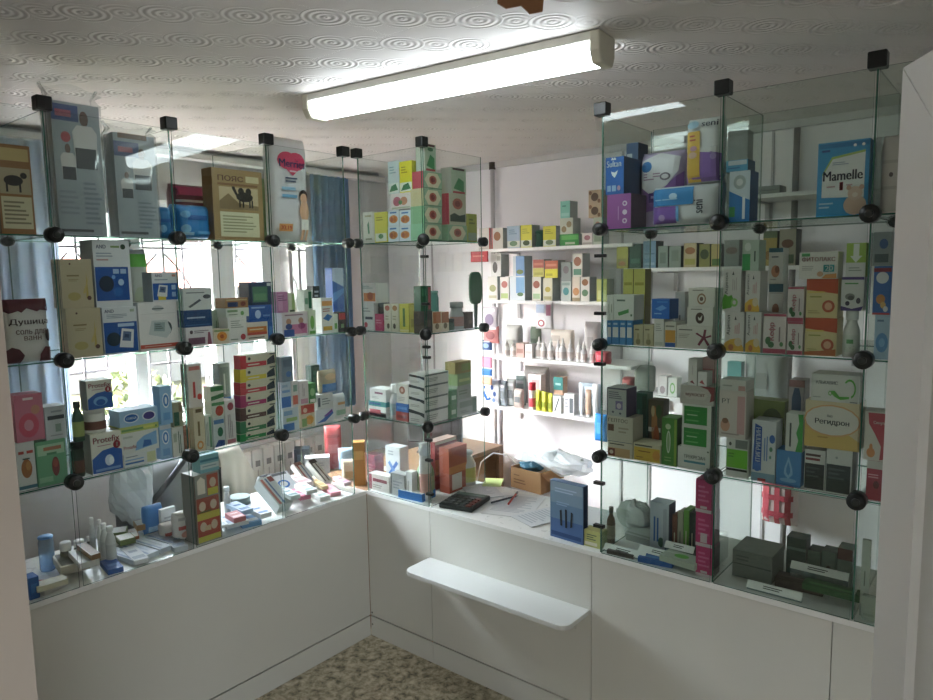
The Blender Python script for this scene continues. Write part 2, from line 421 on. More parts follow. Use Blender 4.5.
tag(o, 'blue pleated curtain drawn to the far side of the window', 'curtain')
o = curtain('window_curtain', -1.216, -.859, .90, 2.365, cloth('pale_cloth', 'd5dfea', .55), '', 5)
tag(o, 'pale bluish white curtain at the near side of the window', 'curtain')
m = MB(); m.box((WX+.05, -1.66, 2.366), (WX+.13, 1.2, 2.394), 'd8d5d2'); m.box((WX+.05, -1.66, 2.3945), (WX+.07, 1.2, ZC-.001), 'bbb8b5')
tag(m.build('curtain_rail'), 'long white curtain rail under the ceiling above the window', 'curtain rail')
# radiator of ten sections
ra = empty('radiator', (WX+.07, .40, .241)); tag(ra, 'white sectional radiator under the window', 'radiator')
for i in range(10):
    m = MB(); y = -.40+i*.076
    m.box((-.04, y+.004, 0), (.045, y+.070, .50), 'e4e4e2'); m.box((.0452, y+.022, .40), (.0456, y+.054, .435), '8b8c8e'); m.box((.0452, y+.033, .05), (.0462, y+.041, .38), 'bdbdbb')
    m.build('radiator_section', ra, bevel=.008)
m = MB(); m.tube([(0, -.40, .04), (0, .37, .04)], .015, 'd0d0ce'); m.tube([(0, .37, .04), (0, .42, .02), (0, .43, -.239)], .012, 'd0d0ce'); m.build('pipe', ra)

# ------------------------------------------------------------------ ceiling lamp
LZ = ZC
la = empty('ceiling_lamp', (.835, -.372, LZ-.001), math.radians(5.2)); tag(la, 'long fluorescent ceiling lamp with lit white cover', 'ceiling lamp')
m = MB(); m.box((-.59, -.055, -.026), (.59, .055, 0), 'd9d7cd'); m.build('lamp_base', la, bevel=.004)
m = MB()
prof = [(-.052, -.0265), (-.051, -.056), (-.038, -.080), (.038, -.080), (.051, -.056), (.052, -.0265)]
n = len(prof); vs = [(x, y, z) for x in (-.563, .563) for y, z in prof]
m.add(vs, [(i, i+1, n+i+1, n+i) for i in range(n-1)]+[(n-1, 0, n, 2*n-1), tuple(range(n)), tuple(range(2*n-1, n-1, -1))], emit('lit_diffuser', 'f2fbff', 3.7)); m.build('diffuser', la)
for s in (-1, 1):
    m = MB(); x = s*.579; m.prism([(-.058, -.0), (-.058, -.055), (-.041, -.087), (.041, -.087), (.058, -.055), (.058, 0)], x-.016, x+.016, 'd6d2c0')
    m.xf(Matrix(((0, 0, 1, 0), (1, 0, 0, 0), (0, 1, 0, 0), (0, 0, 0, 1)))); m.build('end_cap', la, bevel=.006)
# brown card hanging by the ceiling
t = at(521, 3, 2, 2.37); b = MB()
b.prism([(-.055, .0), (-.035, -.012), (.0, -.006), (.02, -.025), (.05, -.02), (.055, .03), (-.055, .05)], -.003, .003, '8a5f3e'); b.xf(Matrix.Rotation(math.radians(39), 4, 'Z') @ Matrix.Rotation(PI/2, 4, 'X'))
o = b.build('hanging_card', None, t); tag(o, 'small brown cardboard piece hanging from the ceiling by the lamp', 'card')
m = MB(); m.tube([(0, 0, .04), (0, 0, ZC-t.z)], .0015, '8a8a88', 6); m.build('string', o)

# ------------------------------------------------------------------ door leaf beside the camera
dl = struct(MB().build('door_1')) if False else None
def leaf():
    P0 = Vector((2.263, -1.097, 2.003)); e = Vector((math.sin(math.radians(31.4)), -math.cos(math.radians(31.4)), 0)); nrm = Vector((-e.y, e.x, 0))
    Mx = Matrix((e, nrm, Vector((0, 0, 1)))).transposed().to_4x4(); Mx.translation = Vector((P0.x, P0.y, 0))
    H, L = P0.z, .88; white = mat('e2e2e0', .6); f = MB(); c = .09
    def fr(poly, m):    # mitred frame pieces, 6 cm thick
        n = len(poly); y0, y1 = -.03, .03; y0 -= 0
        vs = [(x, 0, z) for x, z in poly]+[(x, .06, z) for x, z in poly]
        f.add(vs, [tuple(range(n)), tuple(range(2*n-1, n-1, -1))]+[(i, n+i, n+(i+1) % n, (i+1) % n) for i in range(n)], m)
    g = .0012
    fr([(0, .01), (c, .01+c), (c, H-c), (0, H-g)], white)
    fr([(g, H), (c+g, H-c), (L-c-g, H-c), (L-g, H)], white)
    fr([(L, .01), (L, H-g), (L-c, H-c), (L-c, .01+c)], white)
    fr([(g, .01), (L-g, .01), (L-c-g, .01+c), (c+g, .01+c)], white)
    f.xf(Mx); d = struct(f.build('door_1', bevel=0))
    p = MB(); p.box((c, .012, .01+c), (L-c, .048, H-c), mat('d6d7d5', .6)); p.xf(Mx); p.build('door_panel', d)
    k = MB(); k.tube([(.045, -.001, 1.0), (.045, -.045, 1.0), (.16, -.045, 1.0)], .009, 'b8b8b6'); k.xf(Mx); k.build('door_handle', d)
leaf()

# ================================================================== counters
def counter_left():
    c = empty('sales_counter', (0, 0, 0)); tag(c, 'plain white sales counter standing under the window side display case', 'counter', 'white sales counters')
    m = MB(); m.box((-.02, -1.72, .106), (0, -.003, HC-.019), WHITE_LAM); m.build('front_panel', c)
    m = MB(); m.box((-.024, -1.72, .001), (-.001, -.003, .098), WHITE_LAM); m.build('plinth', c)
    m = MB(); m.box((-.41, -1.72, HC-.018), (.002, -.003, HC), mat('e2e2de', .3)); m.build('counter_top', c, bevel=.001)
    m = MB(); m.box((-.40, -.035, .001), (-.026, -.015, HC-.019), WHITE_LAM); m.build('side_panel', c)
    m = MB(); m.box((-.40, -1.70, .30), (-.03, -.04, .318), WHITE_LAM); m.build('inner_shelf', c)
    c2 = empty('sales_counter', (0, 0, 0)); tag(c2, 'long white sales counter with panel seams carrying the small ledge', 'counter', 'white sales counters')
    xs = [.0, .4045, 1.2055, 2.006, 2.62]
    for a, bb in zip(xs, xs[1:]):
        m = MB(); m.box((a+.0015, 0, .106), (bb-.0015, .02, HC-.019), WHITE_LAM); m.build('front_panel', c2)
        m = MB(); m.box((a+.0008, .001, .001), (bb-.0008, .024, .098), WHITE_LAM); m.build('plinth', c2)
    m = MB(); m.box((.0, -.002, HC-.018), (2.62, .43, HC), mat('e2e2de', .3)); m.build('counter_top', c2, bevel=.001)
    m = MB(); m.box((.03, .03, .30), (2.6, .40, .318), WHITE_LAM); m.build('inner_shelf', c2)
    for x in (.03, 1.2, 2.6):
        m = MB(); m.box((x-.009, .026, .001), (x+.009, .41, .299), WHITE_LAM); m.build('side_panel', c2)
    for z in (.06, .12):
        m = MB(); m.lathe([(.004, 0), (.004, .002), (.002, .003)], '55544f', 10); m.xf(Matrix.Translation((.012, -.0005, z)) @ Matrix.Rotation(PI/2, 4, 'X')); m.build('screw', c2)
counter_left()
ps = empty('customer_ledge', (.80, 0, .48)); tag(ps, 'small white ledge with rounded corners fixed below the serving window', 'ledge')
m = MB(); r = .04; w2 = .40; dpt = .172
poly = [(-w2, -.0008), (-w2, -dpt+r)]+[(-w2+r-r*math.cos(a), -dpt+r-r*math.sin(a)) for a in (PI/8, PI/4, 3*PI/8, PI/2)]+[(w2-r+r*math.sin(a), -dpt+r-r*math.cos(a)) for a in (0, PI/8, PI/4, 3*PI/8, PI/2)]+[(w2, -.0008)]
m.prism(poly, .0, .018, mat('cfcfcb', .4)); m.build('ledge_board', ps, bevel=.002)
for x in (-.30, .33):
    m = MB(); m.box((x-.012, -.006, -.075), (x+.012, -.0008, -.0008), 'c8c8c2'); m.box((x-.012, -.12, -.006), (x+.012, -.006, -.0008), 'c8c8c2'); m.tube([(x, -.10, -.006), (x, -.006, -.07)], .004, 'c8c8c2'); m.build('bracket', ps)

# ================================================================== glass display cases
GT = .005
BLK = mat('171a18', .35)
CLEAR = [None]
def sheet(lo, hi, thin):
    """a glass sheet; thin = axis of its thickness: clear faces, green edges"""
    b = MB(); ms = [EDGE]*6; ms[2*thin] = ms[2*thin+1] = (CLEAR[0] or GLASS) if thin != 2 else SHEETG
    b.box(lo, hi, GLASS, ms); return b
def hub(center, ax, parent, r=.028, th=.045, back=False):
    """round black connector with a slotted cap facing axis ax (a signed unit vector); the axis is horizontal"""
    m = MB(); m.lathe([(.6*r, -th*.5), (r, -th*.38), (r, th*.36), (.9*r, th*.5)], BLK, 16)
    q = Vector((0, 0, 1)).rotation_difference(Vector(ax)).to_matrix().to_4x4()
    m.xf(q); o = m.build('connector', parent, center)
    m = MB(); m.lathe([(.45*r, th*.505), (.45*r, th*.58), (.25*r, th*.6)], mat('2b2f2c', .3), 12); m.xf(q); m.build('screw_cap', o); return o
def cap(center, parent, s=(.045, .045, .04)):
    m = MB(); m.box(tuple(-a/2 for a in s), tuple(a/2 for a in s), BLK); m.xf(Matrix.Translation(center)); return m.build('connector', parent, bevel=.004)
def clip(center, parent, s=(.034, .02, .012)):
    m = MB(); m.box(tuple(-a/2 for a in s), tuple(a/2 for a in s), BLK); m.xf(Matrix.Translation(center)); return m.build('clip', parent, bevel=.002)
ZL = [HC+.001, Z1, Z2, Z3, Z4]
def run(parent, fixed, cells, side):
    """cells: [(a0, a1)...] along the run; side 'x' = run along y with front x=0 looking +x; 'y' = run along x with front y=0 looking -y"""
    def S(a0, a1, d0, d1, z0, z1, thin):
        # a: along the run, d: depth from the front (positive = back)
        if side == 'x': lo, hi = (-d1, a0, z0), (-d0, a1, z1); ax = {'d': 0, 'a': 1, 'z': 2}[thin]
        else: lo, hi = (a0, d0, z0), (a1, d1, z1); ax = {'d': 1, 'a': 0, 'z': 2}[thin]
        return sheet(lo, hi, ax)
    pt = lambda a, d, z: (-d, a, z) if side == 'x' else (a, d, z)
    front = (1, 0, 0) if side == 'x' else (0, -1, 0)
    g = .006
    ends = sorted({x for c in cells for x in c})
    S(ends[0]+g, ends[-1]-g, .396, .401, ZL[3]+.004, Z4, 'd').build('glass_back_panel', parent)
    for a0, a1 in cells:
        for i in range(4):
            S(a0+g, a1-g, .0, GT, ZL[i]+(.004 if i else 0), ZL[i+1]-.006, 'd').build('glass_panel', parent)
            if i < 3: S(a0+g, a1-g, GT+.001, .40, ZL[i+1]-.005, ZL[i+1], 'z').build('glass_shelf', parent)
    for a in ends:
        for i in range(4):
            if i == 0 and side == 'x' and a != ends[-1]: continue      # the counter level is one open bay
            S(a-GT/2, a+GT/2, .007, .398, ZL[i]+(.004 if i else 0), ZL[i+1]-.006, 'a').build('glass_divider', parent)
        for i in (1, 2, 3):
            hub(pt(a, -.006, ZL[i]), front, parent, .0255 if a not in (ends[0], ends[-1]) else .022)
        for i in (3,):
            hub(pt(a, .402, ZL[i]), front, parent, .022, .03)
        c = pt(a, .004, Z4+.012); cap(c, parent, (.042, .046, .044) if side == 'x' else (.046, .042, .044))
case_l = empty('glass_display_case', (0, 0, HC)); tag(case_l, 'long glass display case on the counter in front of the window', 'display case', 'glass display cases')
case_c = empty('glass_display_case', (.2, 0, HC)); tag(case_c, 'narrow glass corner display case between the window case and serving gap', 'display case', 'glass display cases')
case_r = empty('glass_display_case', (1.8, 0, HC)); tag(case_r, 'tinted glass display case beyond the serving gap beside the open door', 'display case', 'glass display cases')
def run_at(root, *a):
    n0 = set(o.name for o in COL.objects); run(root, *a)
    for o in COL.objects:
        if o.name not in n0 and o.parent == root: o.location = o.location-root.location
run_at(case_l, 0, [(-1.69, -1.282), (-1.282, -.874), (-.874, -.469), (-.469, -.069)], 'x')
def corner():
    p = case_c; g = .006; x0, x1 = .003, .406
    n0 = set(o.name for o in COL.objects)
    for i in range(4):
        za, zb = ZL[i]+(.004 if i else 0), ZL[i+1]-.006
        sheet((x0+g, 0, za), (x1-g, GT, zb), 1).build('glass_panel', p)
        sheet((x1-GT, g+.004, za), (x1, .40, zb), 0).build('glass_panel', p)
        sheet((x0, .010, za), (x0+GT, .40, zb), 0).build('glass_divider', p)
        if i < 3: sheet((x0+g, GT+.001, ZL[i+1]-.005), (x1-GT-.001, .40, ZL[i+1]), 2).build('glass_shelf', p)
    for i in (1, 2, 3):
        hub((x0, -.004, ZL[i]), (0, -1, 0), p, .022, .035); hub((x1+.004, .40, ZL[i]), (1, 0, 0), p, .022, .035); hub((x1, -.002, ZL[i]), (.7, -.7, 0), p, .026, .04); hub((x0+.01, .402, ZL[i]), (0, -1, 0), p, .018, .03)
    for x, y in ((x0, .004), (x1-.002, .004)): cap((x, y, Z4+.012), p, (.04, .04, .042))
    for z in (Z3-.07, Z3-.27, Z2-.10, Z2-.055, Z1-.06, Z1-.15, HC+.06): clip((x1, .002, z), p)
    for o in COL.objects:
        if o.name not in n0 and o.parent == p: o.location = o.location-p.location
corner()
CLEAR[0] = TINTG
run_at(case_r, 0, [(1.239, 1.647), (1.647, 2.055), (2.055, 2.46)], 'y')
n0 = set(o.name for o in COL.objects)
for z in (Z3-.09, Z3-.29, Z2-.07, Z1-.10, Z1-.26): clip((1.236, .0, z), case_r, (.04, .02, .012))
for o in COL.objects:
    if o.name not in n0: o.location = o.location-case_r.location

# ================================================================== shelving on the back wall
SH1 = (1.883, 1.585, 1.256, .957)
SH2 = (2.072, 1.756, 1.421, 1.119)
wood = mat('efedec', .4)
u1 = empty('shelving_unit', (.365, WY, 0)); tag(u1, 'white wall shelving with four boards facing the serving gap', 'shelving', 'white wall shelving')
for z in SH1:
    m = MB(); m.box((-.471, -.267, z-.018), (.472, -.008, z), wood); m.build('shelf_board', u1, bevel=.002)
for x in (-.588, ):
    m = MB(); m.tube([(x+.01, -.03, .01), (x+.01, -.03, ZC-.04)], .014, mat('c9c6c8', .4), 10); m.build('upright', u1)
    m = MB(); m.lathe([(.02, ZC-.045), (.02, ZC-.002)], '4a4038', 10); m.xf(Matrix.Translation((x+.01, -.03, 0))); m.build('upright_cap', u1)
for z in SH1:
    for x in (-.40, .40):
        m = MB(); m.box((x-.01, -.22, z-.026), (x+.01, -.008, z-.0185), 'b9b6b8'); m.box((x-.01, -.016, z-.12), (x+.01, -.008, z-.0265), 'b9b6b8'); m.build('bracket', u1)
u2 = empty('shelving_unit', (1.45, WY, 0)); tag(u2, 'white wall shelving seen dimly through the tinted glass case', 'shelving', 'white wall shelving')
for z, xa, xb in ((SH2[0], -.115, 1.35), (SH2[1], -.56, 1.35), (SH2[2], .28, 1.35), (SH2[3], -.596, .86)):
    m = MB(); m.box((xa, -.267, z-.018), (xb, -.008, z), wood); m.build('shelf_board', u2, bevel=.002)
    for x in (xa+.07, xb-.07):
        m = MB(); m.box((x-.01, -.22, z-.026), (x+.01, -.008, z-.0185), 'b9b6b8'); m.box((x-.01, -.016, z-.12), (x+.01, -.008, z-.0265), 'b9b6b8'); m.build('bracket', u2)
m = MB(); m.tube([(.08, -.03, .01), (.08, -.03, ZC-.04)], .014, mat('8f8c8c', .4), 10); m.build('upright', u2)
# ================================================================== goods
SHELF = {}
def shelf(code, ax, val, z, rz, group): SHELF[code] = dict(ax=ax, val=val, z=z, rz=rz, group=group, placed=[])
for c, z, n in (('T', Z3, 'top'), ('U', Z2, 'upper'), ('M', Z1, 'middle')):
    shelf('L'+c, 0, 0, z, PI/2, 'goods on the %s shelf of the window case' % n)
    shelf('C'+c, 1, 0, z, 0, 'goods on the %s shelf of the corner case' % n)
    shelf('D'+c, 0, .406, z, PI/2, 'goods on the %s shelf of the corner case' % n)
    shelf('R'+c, 1, 0, z, 0, 'goods on the %s shelf of the tinted case' % n)
for i, z in enumerate(SH1): shelf('B%d' % (i+1), 1, 1.076, z, 0, 'goods on the back wall shelving')
for i, z in enumerate(SH2): shelf('K%d' % (i+1), 1, 1.076, z, 0, 'goods on the dim back shelving')
shelf('RB', 1, 0, HC, 0, 'goods on the counter inside the tinted case')
shelf('CB', 1, 0, HC, 0, 'goods on the counter inside the corner case')
shelf('DB', 0, .406, HC, PI/2, 'goods on the counter inside the corner case')
shelf('LB', 0, 0, HC, PI/2, 'goods on the counter inside the window case')

def place(code, px, off, d, stand=True):
    s = SHELF[code]; x0, y0, x1, y1 = px
    sgn = -1 if s['rz'] else 1                    # depth direction: -x on the x-planes, +y on the y-planes
    pl = s['val']+sgn*off; ax = s['ax']
    ym = (y0+y1)/2; xm = (x0+x1)/2
    a = at(x0, ym, ax, pl); b = at(x1, ym, ax, pl); t = at(xm, y0, ax, pl).z; bo = at(xm, y1, ax, pl).z
    k = 1-ax; u0, u1 = a[k], b[k]; w = abs(u1-u0)
    base = s['z']+.0006
    if bo > base+.022:
        best = None
        for (q0, q1, zt, o0, dd) in s['placed']:
            ov = min(u1, q1)-max(u0, q0)
            if ov > .25*min(w, q1-q0) and abs(zt-bo) < .05 and off < o0+dd and o0 < off+d and (best is None or abs(zt-bo) < abs(best-bo)): best = zt
        if best is not None: base = best+.0006
    h = max(t-base, .008)
    s['placed'].append((u0, u1, base+h, off, d))
    c = (u0+u1)/2
    loc = (s['val']+sgn*(off+d/2), c, base) if ax == 0 else (c, s['val']+sgn*(off+d/2), base)
    return Vector(loc), w, h, s
def item(code, name, cat, label, px, col, design=(), off=.02, d=.075, yaw=0, sc=None, tc=None, side=(), group=None, pouch=False, gap=.0012, bag=None, children=()):
    loc, w, h, s = place(code, px, off, d)
    w -= gap
    if pouch: mb = pouch_mesh(w, d*.96, h, col, design, sq=pouch if pouch is not True else 4.5)
    else: mb = carton_mesh(w, d, h, col, design, sc, tc, side)
    o = mb.build(name, None, loc, s['rz']+math.radians(yaw))
    tag(o, label, cat, group or s['group'])
    if bag:      # clear bag open at the top
        m = MB(); hb = bag; W2, D2 = w/2+.004, d/2+.004
        vs = []; fs = []; n = 24
        for j, (z, f) in enumerate(((.002, 1), (h*.5, 1.0), (h, 1.02), (h+hb*.5, .9), (h+hb, 1.15))):
            for i in range(n):
                a = 2*PI*i/n; cx, sy = math.cos(a), math.sin(a); q = 1/max(abs(cx), abs(sy)); fl = 1+(.10*math.sin(5*a+j) if j > 2 else 0)
                vs.append((cx*q*W2*f*fl, sy*q*D2*(f if j < 3 else .45), z+(hb*.25*math.sin(3*a) if j == 4 else 0)))
        for j in range(4):
            for i in range(n): fs.append((j*n+i, j*n+(i+1) % n, (j+1)*n+(i+1) % n, (j+1)*n+i))
        m.add(vs, fs, FILM, True); m.build('clear_bag', o)
    return o
def bottle_parts(h, r, col, capcol, lab=None, shape='round', neck=.45, capf=.16, seg=18, labspan=(.15, .6)):
    hb = h*(1-capf); body = MB(); rn = r*neck
    if shape == 'dropper': prof = [(r*.9, 0), (r, h*.02), (r, h*.5), (rn, h*.62), (rn, h*.66)]; hb = h*.66
    elif shape == 'jar': prof = [(r*.92, 0), (r, h*.04), (r, hb*.86), (r*.88, hb*.97), (r*.88, hb)]
    else: prof = [(r*.92, 0), (r, h*.03), (r, hb*.68), (r*.85, hb*.80), (rn, hb*.93), (rn, hb)]
    body.lathe(prof, col, seg)
    c = MB(); rc = rn*1.2 if shape != 'jar' else r*.98
    if shape == 'dropper': c.lathe([(rc, hb+.0003), (rc, hb+h*.08), (rc*.5, hb+h*.12), (rc*.28, h*.97), (rc*.15, h)], capcol, seg)
    else: c.lathe([(rc, hb+.0003), (rc, h*.985), (rc*.9, h)], capcol, seg)
    l = None
    if lab: l = MB(); l.lathe([(r*1.006, hb*labspan[0]), (r*1.006, hb*labspan[1])], lab, seg, True, False)
    return body, c, l
def bottle(code, name, cat, label, px, col, capcol, lab=None, off=.03, shape='round', neck=.45, capf=.16, group=None, labspan=(.15, .6), design=None):
    x0, y0, x1, y1 = px
    loc, w, h, s = place(code, px, off, .06); r = w/2
    loc = loc+Vector((-(r-.03), 0, 0)) if s['rz'] else loc+Vector((0, r-.03, 0))
    o = empty(name, loc, s['rz']); tag(o, label, cat, group or s['group'])
    b, c, l = bottle_parts(h, r*.97, col, capcol, lab, shape, neck, capf, labspan=labspan)
    b.build('body', o); c.build('cap', o)
    if l:
        if design:
            def sf(u, v, k):
                a = -PI/2+(u-.5)*2.0; rr = r*.97*1.006+EPS*k; return (rr*math.cos(a), rr*math.sin(a), h*(1-capf)*(labspan[0]+v*(labspan[1]-labspan[0])))
            prints(l, design, sf, 1, 1, 6)
        l.build('label', o)
    return o
W_, CR, GY = 'e8e8e2', 'd9cfae', '9a9a98'
NV, BL, TE, GR = '23407f', '2f6fb5', '4d9d9c', '3f8f45'
RD, PK, OG, YL = 'b3323c', 'd8738f', 'd98a3d', 'dfc94f'
PU, MR, BN, DK = '7d5aa6', '7c2f3c', '7a5233', '26292c'

# ---------------------------------------------------------------- window case, top shelf
BELT = [R(.06, .82, .94, .96, 'c7b078'), R(.05, .45, .95, .74, 'b7a98a'), R(.06, .06, .94, .42, 'd8d0ac'), B(.12, .1, .88, .38, 6, '8c8468')]
item('LT', 'belt_box', 'box', 'brown belt box with dark grazing animal picture, next to the cream jamb', (-2, 145, 33, 237), '9a7044', BELT+[O(.45, .6, .28, .06, '2a2522'), R(.22, .47, .28, .58, '2a2522'), R(.6, .47, .66, .58, '2a2522'), O(.75, .66, .1, .035, '2a2522')], sc='7b5a3a', d=.06, yaw=0)
def waist(u, v, s):
    return [O(u, v+.13*s, .07*s, .045*s, '6f4f42'), P('e8e6e2', (u-.2*s, v+.05*s), (u-.12*s, v+.09*s), (u+.12*s, v+.09*s), (u+.2*s, v+.05*s), (u+.17*s, v-.14*s), (u-.17*s, v-.14*s)), R(u-.17*s, v-.16*s, u+.17*s, v-.04*s, '31333c')]
item('LT', 'support_belt_pack', 'package', 'tallest pale grey package with two belted figures inside a clear bag', (55, 104, 103, 236), 'a9b4b9', [R(0, .86, .55, .98, '39558c'), R(.08, .89, .4, .94, 'b0566b'), O(.26, .74, .1, .04, 'b8323a')]+waist(.66, .72, 1.3)+waist(.28, .55, .8)+[R(.04, .03, .7, .05, '40444c'), B(.55, .08, .95, .42, 9, '8894a0'), B(.05, .15, .45, .35, 5, '98a2aa')], sc='8b949a', d=.07, bag=.05)
item('LT', 'support_belt_pack', 'package', 'second pale package with belted figures and brown card top inside a clear bag', (116, 135, 157, 237), 'a9b4b9', [R(0, .78, .6, .92, '43598c'), R(.1, .82, .45, .87, 'b0566b')]+waist(.66, .66, 1.2)+waist(.26, .5, .75)+[R(.04, .03, .7, .055, '40444c'), B(.5, .08, .95, .36, 7, '8894a0'), R(.1, .95, .8, 1, '7a5a40')], sc='8b949a', d=.07, bag=.035)
item('LT', 'napkin_pack', 'package', 'bright blue plastic pack lying low beside the camel belt box', (179, 204, 214, 240), '2f86c6', [R(.25, .55, .8, .68, '1d5ea2'), O(.2, .3, .12, .12, '86bfe0'), O(.2, .7, .12, .1, '68abd8'), R(.05, .12, .4, .2, 'a8d4ea'), R(.5, .15, .9, .24, '5aa5d8')], off=.05, d=.12, pouch=True)
item('LT', 'napkin_pack', 'package', 'dim blue plastic pack just before the second post of the top shelf', (158, 206, 174, 240), '2f78b0', [R(.1, .5, .9, .6, '1d5ea2'), O(.3, .3, .2, .12, '86bfe0')], off=.04, d=.10, pouch=True)
item('LT', 'napkin_pack', 'package', 'maroon and grey plastic pack behind the blue pack', (176, 184, 211, 236), '6a3040', [R(.02, .8, .98, .95, 'b0436b'), R(.05, .68, .9, .72, 'c8c4c4'), B(.1, .5, .8, .64, 3, '3a2a2e')], off=.20, d=.10, pouch=True)
CAMEL = [O(.62, .62, .17, .07, '2f2820'), O(.55, .7, .06, .05, '2f2820'), O(.7, .7, .06, .05, '2f2820'), P('2f2820', (.42, .66), (.46, .62), (.5, .62), (.42, .76), (.37, .76), (.37, .73)), R(.5, .47, .53, .58, '2f2820'), R(.57, .47, .6, .58, '2f2820'), R(.7, .47, .73, .58, '2f2820'), R(.75, .47, .78, .58, '2f2820')]
item('LT', 'belt_box', 'box', 'brown belt box with a camel picture and big dark lettering', (213, 170, 263, 239), 'a58a5c', [T('ПОЯС', .36, .87, .5, .075, '5a2d1c'), R(.66, .83, .93, .92, 'd8cfa4'), R(.1, .77, .9, .8, '8a6338'), R(.12, .44, .9, .75, 'cdbb93'), P('8f7a55', (.12, .44), (.9, .44), (.9, .5), (.5, .53), (.3, .66), (.12, .55)), R(.12, .05, .9, .4, 'd9d6b2'), B(.17, .1, .85, .36, 6, '9fa07c')]+CAMEL, sc='8b6a44', off=.03, d=.07)
item('LT', 'tea_pouch', 'package', 'narrow green pouch squeezed behind the heart logo diaper pack', (263.5, 178, 270.5, 241), '8fb07a', [R(.1, .2, .9, .45, '5e9a52')], off=.12, d=.05, pouch=True)
item('LT', 'diaper_pack', 'diaper pack', 'tall white diaper pack with a pink heart logo and crumpled top', (273, 137, 311, 242), 'dcdcdc', [O(.38, .77, .24, .085, 'd8486c'), O(.62, .77, .24, .085, 'd8486c'), P('d8486c', (.2, .74), (.8, .74), (.5, .63)), T('Merries', .5, .745, .66, .075, '23305f'), R(.42, .665, .6, .68, 'f0d0d8'), B(.3, .56, .68, .62, 2, '4c5a78'), R(.2, .49, .55, .52, '9cc4dc'), R(.2, .42, .58, .45, '7fb6d8'), O(.75, .45, .12, .055, '3a2a24'), O(.75, .42, .1, .05, 'e0b090'), O(.76, .3, .14, .1, 'e2b694'), R(.66, .12, .88, .22, 'ecebe6'), R(.68, .02, .76, .12, 'e2b694'), R(.8, .02, .87, .12, 'e2b694'), R(.1, .1, .42, .17, 'd8a060'), T('ХL19', .26, .135, .26, .04, 'b03030')], off=.03, d=.09, pouch=True)

# ---------------------------------------------------------------- window case, upper shelf
item('LU', 'bath_salt_bag', 'bag', 'white bath salt bag with maroon flower bands near the cream jamb', (6, 299, 52, 367), 'dcdad6', [P('5c1f2a', (0, .82), (.1, .78), (.2, .86), (.35, .79), (.5, .87), (.7, .8), (.85, .86), (1, .8), (1, 1), (0, 1)), P('5c1f2a', (0, 0), (.3, 0), (.36, .12), (.25, .22), (.1, .26), (.0, .2)), P('5c1f2a', (.72, 0), (1, 0), (1, .22), (.82, .24), (.7, .12)), O(.92, .42, .08, .1, '3a2a24'), T('Душица', .5, .64, .86, .11, '3c2624'), T('соль для', .52, .48, .66, .09, '6a5450'), T('ванн', .54, .39, .38, .07, '6a5450')], d=.08, pouch=True)
HAY = [O(.38, .24, .2, .085, 'b0a268'), P('b8a45a', (.76, .2), (.84, .2), (.8, .75)), P('c4b06c', (.66, .3), (.74, .3), (.88, .66)), O(.85, .2, .07, .045, '5a3a34'), O(.3, .9, .03, .02, '5a3a34'), U(.38, .66, .4, .065, '857550'), B(.22, .54, .55, .6, 2, '9a8a66')]
item('LU', 'herb_box', 'box', 'beige herb box on the lower level beside the green glass edge', (67, 308, 102, 358), 'bdb294', HAY, sc='a69a7a', d=.07)
item('LU', 'herb_box', 'box', 'beige herb box standing on top of its twin', (61, 259, 93, 308), 'bdb294', HAY, sc='a69a7a', d=.07)
SCR = lambda u, v, s: [P('e2e4e6', (u-.17*s, v-.14*s), (u+.15*s, v-.17*s), (u+.19*s, v+.15*s), (u-.09*s, v+.18*s)), P('5d7396', (u-.1*s, v-.03*s), (u+.1*s, v-.05*s), (u+.13*s, v+.11*s), (u-.06*s, v+.13*s)), P('2f4468', (u-.05*s, v+.02*s), (u+.06*s, v+.01*s), (u+.07*s, v+.07*s), (u-.03*s, v+.08*s))]
item('LU', 'tonometer_box', 'box', 'white and blue tonometer box lower of the two, with device picture', (103, 307, 138, 356), 'dfe3e6', [T('AND', .2, .92, .26, .07, '23365c'), R(.8, .89, .93, .95, 'a8b8a4'), B(.12, .76, .8, .86, 3, '9aa8b4'), R(.02, .03, .98, .68, '1d54a0'), R(.42, .58, .9, .65, 'b8cfe8'), O(.28, .32, .2, .15, '1a3040')]+SCR(.64, .32, 1.25), sc='c9d0d6', d=.09)
item('LU', 'tonometer_box', 'box', 'tallest white and blue tonometer box with blue panel of icons', (94, 240, 131, 307), 'e2e6e8', [T('AND', .22, .9, .26, .055, '23365c'), R(.48, .885, .72, .915, '8aa86a'), O(.82, .9, .07, .04, '2c4a34'), B(.08, .74, .75, .82, 2, '9aa8b4'), B(.08, .68, .6, .73, 1, 'c09a9a'), R(.02, .1, .92, .6, '1d54a0'), R(.5, .5, .66, .57, 'a8c4e4'), R(.7, .5, .86, .57, 'a8c4e4'), O(.3, .35, .2, .12, '16283c'), O(.7, .37, .08, .05, 'b8d4ee'), O(.6, .23, .13, .07, '2a68b4'), O(.5, .45, .05, .03, '79a8dc')], sc='aab2b6', d=.10)
item('LU', 'herb_pouch', 'package', 'white and green standing pouch tucked behind the small tonometer box', (128, 249, 152, 351), 'b4bab4', [R(.1, .82, .9, .95, '6cbf4c'), O(.5, .5, .25, .12, 'a8b49c')], off=.16, d=.07, pouch=True)
